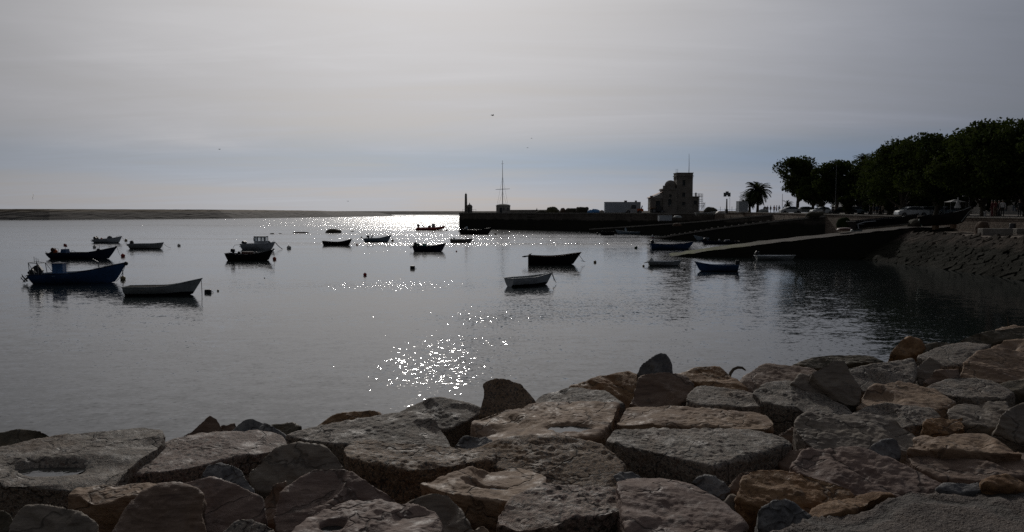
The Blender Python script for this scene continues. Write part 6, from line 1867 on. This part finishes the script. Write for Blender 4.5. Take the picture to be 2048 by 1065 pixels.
def palm(px, D, h, fr, label, seed, z=None, nfr=54, group='palms on the plaza', base=None):
    x = gx(px, D); r_ = root('palm_tree', (x, D, base if base is not None else zland(x, D)), label, 'palm', group)
    m, V, F = palm_proto(seed, h, fr, nfr); m.build('trunk', M_BARK, r_, smooth=True)
    np_mesh('crown', V, F, M_PALM, r_, False, None, 4)
palm(1513, 185, 4.7, 3.7, 'broad palm standing on the plaza right of the white kiosk', 5, nfr=96)
palm(1497, 188, 3.3, 2.8, 'smaller palm half hidden by the broad one', 6, nfr=70)
palm(1722, 158, 10.0, 2.6, 'tall palm whose crown pokes out above the narrow evergreen', 7, nfr=40)
palm(1572, 190, 1.9, 1.7, 'small dark palm under the rounded end tree', 8, nfr=30)
palm(1636, 178, 2.6, 1.8, 'ragged low palm between two tree trunks', 9, nfr=26)
# ------------------------------------------------------------------ plaza: kiosk, posts, cars, houses
def Zl(px, D): return zland(gx(px, D), D)
r_, L, h_ = container(1473, 1491, 403.5, 186, 'small white kiosk box left of the broad palm', 'kiosk', 'kiosk', Zl(1480, 186), M_TRAIL, ((10.5, .35, .35),))
D = 178.0; s = D / FPX; b0 = Zl(1452, D)
r_ = root('sign_post', (gx(1451.5, D), D, b0), 'stout post with three square sign panels round its top', 'sign post')
MB().tube([(0, 0, 0), (0, 0, gz(398, D) - b0)], [.20, .13], 9).build('pole', M_STEEL, r_)
for k, (dx, dz) in enumerate(((-4, 389.8), (4, 389.8), (0, 387.3))):
    MB().box((dx * s, -.12 - .05 * (k == 2), gz(dz, D) - b0), (.62, .10, .85)).build('sign_panel', M_STEEL, r_)
MB().box((0, 0, .45), (.5, .5, .9)).build('base_box', M_DARK, r_)
r_ = root('lamp_post', (gx(1457.5, D + 4), D + 4, b0), 'very thin pole just right of the sign post', 'pole')
MB().tube([(0, 0, 0), (0, 0, 3.4)], .03, 5).build('pole', M_DARK, r_); MB().tube([(0, 0, 3.35), (-.25, 0, 3.4)], .04, 5).build('arm', M_DARK, r_)
# fence with posts
m = root('railing', (gx(1425, 200), 200, 5.17), 'long low railing on thin posts along the edge of the plaza', 'railing')
for k, px in enumerate((1412, 1420, 1430, 1439, 1448, 1462, 1470)):
    MB().tube([(gx(px, 200) - gx(1425, 200), 0, 0), (gx(px, 200) - gx(1425, 200), 0, 1.55 if k % 2 else 1.2)], .045, 5).build('post', M_DARK, m)
for z in (.5, .85): MB().tube([(gx(1408, 200) - gx(1425, 200), 0, z), (gx(1474, 200) - gx(1425, 200), 0, z)], .025, 4).build('rail', M_DARK, m)

def street_pole(px, D, top, label, head=None, rad=.06, banner=False, grp='street poles among the trees'):
    b0 = Zl(px, D); h_ = gz(top, D) - b0
    r_ = root('street_lamp' if head else 'pole', (gx(px, D), D, b0), label, 'street lamp' if head else 'pole', grp)
    MB().tube([(0, 0, 0), (0, 0, h_ * .5), (0, 0, h_)], [rad * 1.4, rad, rad * .7], 7).build('post', M_STEEL if head else M_DARK, r_)
    if head:
        MB().tube([(0, 0, h_), (head * .3, 0, h_ + .25), (head * .8, 0, h_ + .3)], .035, 6).build('arm', M_STEEL, r_)
        MB().box((head, 0, h_ + .3), (.7, .28, .13), top=(.9, .7)).build('lamp_head', B['grey'], r_)
    if banner: MB().box((.35, 0, h_ * .62), (.55, .06, .8)).build('sign_panel', M_DARK, r_)
street_pole(1668, 150, 329, 'street lamp whose pale head shows left of the loose topped tree', -.7)
street_pole(1625, 170, 380, 'dark trunk like pole with a square sign between the rounded tree and the next', None, .10, True)
street_pole(1632, 166, 384, 'slim dark pole right of the pole with the square sign', None, .07)
street_pole(1635, 190, 396, 'thinnest pole seen against the bright gap under the trees', None, .04)
street_pole(1809, 120, 398, 'pale pole left of the bright parked car', None, .07)
street_pole(1934, 105, 397, 'street lamp with a pale oval head in front of the dark trees', -.5)
street_pole(1562, 176, 388, 'thin pole under the left edge of the rounded end tree', None, .05)

def car_meshes():
    """side profile lofted across the width"""
    prof = [(-2.1, .30), (-2.12, .62), (-2.05, .86), (-1.45, .98), (-1.05, 1.36), (-.55, 1.46), (.35, 1.44), (.85, 1.25), (1.25, 1.0), (1.95, .86), (2.12, .62), (2.1, .30)]
    ring = []
    for y, k, dz in ((-.86, .96, 0), (-.80, 1, 0), (0, 1.0, .03), (.80, 1, 0), (.86, .96, 0)):
        ring.append([(x * k, y * (1 if z < .95 else (1 - (z - .95) * .42)), z if abs(y) < .83 else z - (.04 if z > .8 else 0) + dz) for x, z in prof])
    body = MB().loft(ring)
    gl = MB()
    for sg in (-1, 1):
        q = [(-1.32, .99), (-1.0, 1.31), (-.52, 1.39), (.33, 1.37), (.76, 1.22), (1.08, 1.0)]
        vs = [(x, sg * (.862 * (1 - (z - .95) * .42)), z) for x, z in q] + [(x, sg * (.80 * (1 - (z - .95) * .42)), z) for x, z in q]
        n = len(q); gl.add(vs, [tuple(range(n)), tuple(range(n, 2 * n))[::-1]] + [(i, (i + 1) % n, n + (i + 1) % n, n + i) for i in range(n)])
    return body, gl
_car = []
def car(px, D, label, col, rz=0.0, sc=1.0):
    r_ = root('parked_car', (gx(px, D), D, Zl(px, D) + .004), label, 'car', 'cars parked behind the sea wall', rz)
    r_.scale = (sc, sc, sc)
    if not _car:
        body, gl = car_meshes(); m_w = MB(); n = 14
        m_w.tube([(0, -.11, 0), (0, -.09, 0), (0, .09, 0), (0, .11, 0)], [.27, .32, .32, .27], 16)
        a = body.build('t', [B['white']], None, smooth=True); b = gl.build('t', M_GLASS); c = m_w.build('t', M_BLACK, smooth=True); d_ = MB().tube([(0, -.12, 0), (0, .12, 0)], .17, 10).build('t', M_STEEL)
        e = MB().box((0, 0, 0), (.10, .34, .14), top=(.8, .9)).build('t', M_LAMP)
        ws = MB(); ws.add([(.86, -.62, 1.27), (.86, .62, 1.27), (1.24, .72, 1.03), (1.24, -.72, 1.03), (.90, -.62, 1.30), (.90, .62, 1.30), (1.29, .72, 1.05), (1.29, -.72, 1.05)], [(3, 2, 1, 0), (4, 5, 6, 7), (0, 1, 5, 4), (1, 2, 6, 5), (2, 3, 7, 6), (3, 0, 4, 7)]); f = ws.build('t', M_GLASS)
        for o in (a, b, c, d_, e, f): _car.append(o.data); bpy.data.objects.remove(o)
    me = _car[0].copy(); me.materials.clear(); me.materials.append(B[col] if col in B else M_WHITE)
    def ad(nm, me_, par, loc=(0, 0, 0)):
        o = bpy.data.objects.new(nm, me_); o.location = loc; return link(o, par)
    ad('body', me, r_); ad('side_windows', _car[1], r_); ad('windscreen', _car[5], r_)
    for x in (-1.32, 1.32):
        for y in (-.78, .78): w_ = ad('wheel', _car[2], r_, (x, y, .32)); ad('rim', _car[3], w_)
    for y in (-.58, .58): ad('headlight', _car[4], r_, (2.08, y, .66))
M_LAMP = paint('headlamp_glass', (.75, .75, .74), .12, .05, 3, 0, .2, .8)
car(1578, 166, 'white car under the rounded end tree, leftmost of the parked cars', 'white', math.pi, 1.0)
car(1607, 168, 'grey blue car half hidden by a trunk, second from the left', 'grey', math.pi, 1.0)
car(1641, 150, 'silver white car glinting below the ragged palm', 'white', math.pi, .95)
car(1684, 150, 'dark car with a pale roofline left of the white kiosk wall', 'black', math.pi)
car(1706, 152, 'pale car partly behind a dark shrub', 'pale', math.pi * .9)
car(1820, 116, 'silver car with a bright glint, left of the beached long boat stern', 'white', math.pi * .98)
car(1846, 121, 'white car right of the glinting silver one', 'white', math.pi)
car(1868, 122, 'teal green car in the middle of the right hand row', 'teal', math.pi)
car(1892, 121, 'pale blue car left of the white umbrella', 'pale', math.pi)
# parasol and stand at the wall
D = 104.0; b0 = Zl(1905, D)
r_ = root('market_stand', (gx(1906, D), D, b0), 'small white canopy stand behind the bow of the beached boat', 'stand')
MB().add([(-1.0, -.8, 2.0), (1.0, -.8, 2.0), (1.0, .8, 2.0), (-1.0, .8, 2.0), (0, 0, 2.35), (0, 0, 2.3)], [(0, 1, 4), (1, 2, 4), (2, 3, 4), (3, 0, 4), (1, 0, 5), (2, 1, 5), (3, 2, 5), (0, 3, 5)]).build('canopy', CL['white'], r_)
for x, y in ((-.95, -.75), (.95, -.75), (-.95, .75), (.95, .75)): MB().tube([(x, y, 0), (x, y, 2.0)], .03, 5).build('leg', M_STEEL, r_)
r_ = root('parasol', (gx(1911.5, D - 1), D - 1, b0), 'folded white parasol tilting beside the canopy stand', 'parasol')
MB().tube([(0, 0, 0), (0, 0, 2.4)], .025, 5).build('pole', M_STEEL, r_); MB().lathe([(.42, 1.25), (.20, 1.9), (.03, 2.6)], 7).build('canopy', CL['white'], r_)
D = 86.0
r_ = root('bench', (gx(1972, D), D, Zl(1972, D) + .25), 'pale bench slab on dark legs near the right edge of the sea wall', 'bench')
MB().box((0, 0, .5), (.75, .4, .07)).build('seat', B['grey'], r_)
for x in (-.3, .3): MB().box((x, 0, .24), (.07, .35, .45)).build('leg', M_DARK, r_)

# houses behind the trees
def house(px0, px1, D, top, label, wall, roof=None, floors=3, nwin=5, ridge=1.6, flat=False):
    b0 = Zl(px0, D); x0, x1 = gx(px0, D), gx(px1, D); W = x1 - x0; h_ = gz(top, D) - b0; dp = 9.0
    r_ = root('house', ((x0 + x1) / 2, D, b0), label, 'house', 'houses behind the promenade')
    fh = h_ / floors; ww = W / nwin
    m = MB(); wins = []
    for f in range(floors):
        z0 = f * fh
        m.box((0, .15, z0 + fh * .14), (W, .3, fh * .28)); m.box((0, .15, z0 + fh * .90), (W, .3, fh * .20))
        for i in range(nwin + 1):
            xx = -W / 2 + i * ww; wd = ww * .5 if 0 < i < nwin else ww * .25
            m.box((xx + (0 if 0 < i < nwin else (wd / 2 if i == 0 else -wd / 2)), .15, z0 + fh * .54), (wd, .298, fh * .52 - .004))
        for i in range(nwin): wins.append((-W / 2 + (i + .5) * ww, z0 + fh * .54, ww * .5, fh * .52))
    m.box((-W / 2 + .15, dp / 2 + .15, h_ / 2), (.3, dp - .32, h_ - .01)); m.box((W / 2 - .15, dp / 2 + .15, h_ / 2), (.3, dp - .32, h_ - .01)); m.box((0, dp, h_ / 2), (W - .62, .3, h_ - .02))
    m.build('wall', wall, r_)
    for x, z, w_, hh in wins:
        o = MB().box((x, .2, z), (w_, .04, hh)).build('window', M_GLASS, r_); MB().box((x, .16, z), (.06, .05, hh - .01)).build('frame', M_WHITE, o)
    e = .35
    if flat: MB().box((0, dp / 2, h_ + .1), (W + .3, dp + .3, .2)).build('roof', M_CONC, r_)
    else:
        MB().add([(-W / 2 - e, -e, h_), (W / 2 + e, -e, h_), (W / 2 + e, dp + e, h_), (-W / 2 - e, dp + e, h_), (-W / 2 + 2, dp / 2, h_ + ridge), (W / 2 - 2, dp / 2, h_ + ridge)],
                 [(0, 1, 5, 4), (1, 2, 5), (2, 3, 4, 5), (3, 0, 4), (3, 2, 1, 0)]).build('roof', roof or M_TILE, r_)
house(1690, 1722, 190, 404, 'low white house glimpsed between trunks left of the great plane trees', M_WHITE, floors=1, nwin=4, flat=True)
house(1728, 1748, 182, 408, 'small white kiosk house seen below the narrow evergreen', M_WHITE, floors=1, nwin=2, flat=True)
house(1742, 1838, 188, 344, 'tall house with an orange tiled roof showing above the first great plane tree', M_STUCCO2, M_TILE, 4, 7, 2.4)
house(1850, 1980, 168, 350, 'dark terraced house hidden behind the second row of plane trees', M_STUCCO, M_TILE, 4, 8, 2.0)
house(1995, 2160, 150, 330, 'house at the far right glimpsed through a gap in the crowns', M_STUCCO2, M_TILE, 4, 8, 2.0)

# ------------------------------------------------------------------ beached boats on the near slip and sand
def beached(px0, py0, px1, py1, D0, D1, hs, hb, label, cols, flip=False, bm=2.2, **k):
    A = atd(px0, py0, D0); B_ = atd(px1, py1, D1); v = B_ - A; L = np.linalg.norm(v)
    r_ = root('fishing_boat', tuple((A + B_) / 2), label, 'boat', 'boats hauled out ashore')
    r_.rotation_mode = 'XYZ'; r_.rotation_euler = (0, -math.asin(v[2] / L), math.atan2(v[1], v[0]))
    O, S, H = hull(r_, L, bm, hs, hs, hb, **k)
    return r_, L
# long black boat with a white keel stripe, stern down the slip
r_, L = beached(1708, 459.0, 1838, 446.5, 98.5, 100.5, .95, 1.15, 'long black hull with a pale keel stripe lying down the top of the nearest slipway', None, main='black', bottom='grey', inner='black', rim='black', stripe=.10, rake=.10, mid=.6, seats=3)
MB().box((-L / 2 + .5, 0, .62), (1.4, 1.7, .12)).build('stern_cover', B['white'], r_); MB().tube([(-L / 2 - .05, -.95, .1), (-L / 2 - .1, -.95, .65), (-L / 2 + .8, -1.0, .82), (-L / 2 + 2.2, -1.05, .82)], .05, 6).build('stern_rail', B['white'], r_)
MB().ball((L * .27, 0, .85), .32, 8, 6, .5).build('coiled_net', B['grey'], r_)
o = lump('cradle', 1700, 1722, 458.6, 'pale timber cradle under the stern of the long black hull', 'cradle', B['grey'], D=99.0, depth=.5, seed=3, pw=.4, base=gz(462.6, 99))
o = lump('rubble_heap', 1672, 1704, 455.5, 'grey timber heap on the slip left of the long black hull', 'timber heap', B['brown'], D=103.0, depth=.8, seed=5, pw=.8, base=gz(461, 103))
# tarp and net
lump('tarpaulin', 1833, 1868, 434.5, 'sea green tarpaulin heap between the two beached hulls', 'tarpaulin', B['teal'], D=97.0, depth=1.0, seed=8, pw=.7, base=gz(451, 97))
lump('net_pile', 1816, 1836, 438.5, 'black net heap left of the sea green tarpaulin', 'net pile', M_NET, D=97.5, depth=1.0, seed=9, pw=.7, base=gz(453, 97.5))
# big dark boat with the raised bow
r_, L = beached(1846, 451.0, 1948, 444.0, 95, 91.5, 1.0, 1.75, 'large dark boat on the sand whose long bow rises against the trees', None, main='black', bottom='black', inner='navy', rim='black', stripe=-.2, rake=.20, mid=.45, seats=3, bm=2.4, stem=1.0)
MB().tube([(L / 2 - .12, -.02, 1.72), (L / 2 - .8, -.45, 1.42), (L / 2 - 1.8, -.9, 1.2)], .035, 6).build('bow_rail', B['grey'], r_)
MB().tube([(L / 2 - .25, -.06, 1.35), (L / 2 - 1.25, -.12, .1)], .04, 6).build('stem_band', B['grey'], r_)
for x in (-L * .25, L * .1): MB().box((x, 0, -.35), (.3, 1.6, .45)).build('chock', M_WOOD, r_)
lump('net_pile', 1950, 1975, 444, 'dark heap of gear on the sand left of the long concrete block', 'net pile', M_NETB, D=87, depth=.8, seed=12, pw=.7, base=3.12)
# bush growing on the wall
lump('ivy', 1672, 1700, 434, 'dark bush of ivy hanging down the sea wall', 'plant', M_LEAF2, D=122, depth=.9, seed=13, pw=.9, base=gz(455, 122))

# white boat on the plaza edge, tent like net, car on the quay
r_, L = beached(1392, 430.8, 1433, 430.3, 198, 198, .55, .85, 'white hull standing on the plaza edge right of the scaffold', None, main='grey', bottom='grey', inner='white', rim='white', stripe=-.2, rake=.08, mid=.6, seats=2, bm=1.9)
D = 204.0
lump('net_pile', 1405, 1434, 414.5, 'dark mound of nets behind the white hull', 'net pile', M_NET, D=D, depth=1.4, seed=14, pw=.9, base=gz(426, D))
lump('tarpaulin', 1429, 1450, 422.5, 'low pale brown sheet right of the white hull', 'tarpaulin', B['cream'], D=196, depth=1.2, seed=15, pw=1.0, base=gz(428.4, 196))
D = 208.0
r_, L, h_ = container(1316, 1341, 431.2, 214, 'pale low hut down on the farthest slipway below the tower building', 'store_hut', 'hut', 2.9, M_TRAIL)
lump('upturned_boat', 1345, 1362, 431.5, 'overturned grey dinghy on the farthest slipway', 'boat', B['grey'], D=206, depth=.7, seed=16, pw=.9, base=gz(436, 206))
lump('net_pile', 1344, 1362, 446.3, 'pale topped heap on the dark side of the middle slipway', 'net pile', M_NETB, D=172, depth=.8, seed=17, pw=.9, base=gz(452.5, 172))
for i, (px, D, col) in enumerate(((1420, 202, 'black'),)): pass
lump('equipment_heap', 1515, 1535, 418.2, 'grey covered heap right of the palm trunks', 'equipment heap', B['grey'], D=182, depth=1.0, seed=18, pw=.6, base=gz(427, 182))
lump('equipment_heap', 1524, 1532, 413.6, 'small pale hooded machine behind the grey heap', 'equipment heap', B['cream'], D=184, depth=.6, seed=19, pw=.6, base=gz(426, 184))
lump('boat_cover', 1610, 1650, 423.0, 'long dark covered boat resting on the top of the middle slipway', 'boat', M_NET, D=138, depth=1.0, seed=20, pw=.6, base=gz(433.5, 138))

# little stones along the edge of the middle slip
rs = random.Random(4)
for k in range(26):
    f = k / 26; px = 1345 + (1655 - 1345) * f; 
    pts = [(28.3, 168, -.15), (32, 163, .9), (38, 155, 2.35), (45, 145, 3.75), (51.8, 136, 4.85)]
    u = (.12 + .86 * f) * 4; j = min(3, int(u)); u -= j
    q = np.array(pts[j]) * (1 - u) + np.array(pts[j + 1]) * u
    V, F = ico(2); h_ = rs.uniform(.08, .22)
    o = np_mesh('kerb_stone', V * [rs.uniform(.15, .3), .15, h_], F, M_CONC, None, False, (q[0] + .1, q[1] + .12, q[2] + .1))
    tag(o, 'small lump of stone on the pale edge of the middle slipway', 'stone', 'stones along the edge of the middle slipway')

# ------------------------------------------------------------------ people in view
PP = [
 (1073.5, 262, QZ, 'black', 'black', (0.6, 1), 'person walking on the quay between the mast hut and the net heaps', 1.0),
 (1546, 176, None, 'orange', 'black', (0, 0), 'person in an orange vest right of the broad palm', 0),
 (1551, 177, None, 'orange', 'black', (.5, 1), 'second person in orange, stepping behind the first', 1.2),
 (1556, 174, None, 'black', 'black', (0, 0), 'person in black beside the two in orange', 0),
 (1539, 186, None, 'black', 'black', (.4, 0), 'person in black left of the orange vests', .6),
 (1533, 190, None, 'red', 'black', (0, 0), 'small figure in dark red near the hooded machine', 0),
 (1645.5, 142, None, 'black', 'black', (0, 0), 'person standing in front of the glinting car below the ragged palm', 0),
 (1663, 139, None, 'black', 'black', (.2, 0), 'person on the wall edge left of the dark car', .3),
 (1669, 138, None, 'brown', 'black', (0, 1), 'person in a brown coat next to the one left of the dark car', -.4),
 (1737, 128, None, 'black', 'black', (.4, 0), 'person walking below the white kiosk house', 1.4),
 (1744, 128, None, 'black', 'grey', (.5, 1), 'person in grey trousers walking right of the white kiosk house', 1.5),
 (1751, 127, None, 'blue', 'black', (0, 0), 'person in blue in the middle of the walking group', 0),
 (1757, 127, None, 'black', 'black', (.5, 0), 'tall person in black in the walking group', 1.3),
 (1763, 126, None, 'beige', 'black', (0, 1), 'person in beige at the right end of the walking group', .2),
 (1788, 119, None, 'black', 'black', (0, 0), 'dark person leaning near the left of the glinting silver car', 0),
 (1980, 83.5, None, 'red', 'red', (.3, 0), 'person in dark red near the bench at the right', .8),
 (1986, 84.0, None, 'red', 'brown', (0, 1), 'second person in dark red beside the bench', .2),
 (2001, 83.5, None, 'white', 'black', (0, 0), 'person in a white shirt standing near the right edge', -.3),
 (1994, 85.0, None, 'black', 'black', (.4, 0), 'person in black left of the one in the white shirt', .9),
 (2035, 82.5, None, 'black', 'black', (0, 1), 'person in black closest to the right edge', 0),
]
for px, D, z, tc, lc, pose, lab, rz in PP:
    person(px, D, (z if z is not None else Zl(px, D) + (.25 if gx(px, D) < 52.4 else 0)), tc, lc, pose, lab, rz)

# ------------------------------------------------------------------ birds, kite, stick, twig
def gull(px, py, D, label, span=1.2, rz=.3, up=.35):
    P = atd(px, py, D); r_ = root('gull', tuple(P), label, 'bird', 'gulls in flight', rz)
    MB().loft([[(x, r0 * math.cos(q), r0 * math.sin(q) + z) for q in np.linspace(0, 5.5, 8)] for x, r0, z in ((-.28, .01, .0), (-.15, .05, 0), (.05, .075, 0), (.18, .05, .02), (.26, .035, .03), (.34, .008, .02))]).build('body', CL['grey'], r_, smooth=True)
    h = span / 2
    for sg in (-1, 1):
        V = [(.10, sg * .05, .02), (-.08, sg * .05, .02), (-.02, sg * h * .5, up * .6), (.12, sg * h * .5, up * .62), (-.16, sg * h, up * .35)]
        V2 = [(x, y, z + .015) for x, y, z in V]
        MB().add(V + V2, [(0, 1, 2, 3), (3, 2, 4), (5, 8, 7, 6), (8, 9, 7), (0, 3, 8, 5), (3, 4, 9, 8), (1, 6, 7, 2), (2, 7, 9, 4), (0, 5, 6, 1)]).build('wing', CL['grey'], r_)
gull(985, 231.5, 150, 'gull with raised wings, high in the middle of the sky', 1.3, .5, .3)
gull(439, 299, 190, 'gull in the left part of the sky', .9, 1.0, .1)
gull(1055, 296, 260, 'faint distant gull below the middle one', 1.3, .8, .1)
gull(1063, 277, 280, 'faintest gull just above the distant one', .9, .4, .1)
gull(696, 403, 220, 'small gull low over the far breakwater', .9, 1.3, .1)
D = 400.0; P = atd(65, 391.5, D)
r_ = root('kite', tuple(P), 'small yellow and dark kite above the breakwater at the far left', 'kite', None, .5)
V = []; n = 8
for i in range(n + 1):
    a = R(-70 + 140 * i / n); V += [(math.cos(a) * .7 - .3, -.3, math.sin(a) * 1.1), (math.cos(a) * .7 - .3, .35, math.sin(a) * 1.1 + .1), (math.cos(a) * .62 - .3, .35, math.sin(a) * 1.05 + .1), (math.cos(a) * .62 - .3, -.3, math.sin(a) * 1.05)]
MB().add(V, [(4 * i + j, 4 * i + (j + 1) % 4, 4 * i + 4 + (j + 1) % 4, 4 * i + 4 + j) for i in range(n) for j in range(4)]).build('sail', paint('kite_yellow', (.55, .42, .05), .6, .2), r_)
MB().tube([(0, 0, -1), (.1, 0, -1.5), (0, 0, -2.0)], .05, 4).build('tail', M_DARK, r_)

# curved stick and twig
c = atd(1474, 742, 8.9)
pts = [atd(x, y, 8.9 + k * .02) for k, (x, y) in enumerate(((1458, 758), (1461, 747), (1467, 739), (1475, 735.5), (1484, 736), (1491, 741)))]
o = MB().tube([tuple(p_ - c) for p_ in pts], [.016, .018, .017, .016, .014, .008], 7).build('driftwood_stick', M_BARK, None, True, tuple(c))
tag(o, 'thin stick bent in an arch among the rocks', 'stick')
c = atd(2018, 660, 12.0)
m = MB(); m.tube([(0, 0, -.15), (-.02, 0, .12), (-.04, 0, .22)], [.012, .009, .004], 5); m.tube([(-.01, 0, .05), (.04, 0, .14)], [.006, .003], 4); m.tube([(-.015, 0, .02), (-.08, 0, .10)], [.006, .003], 4)
o = m.build('twig', M_BARK, None, True, tuple(c)); tag(o, 'dead twig sticking up from the farthest rock at the right', 'twig')
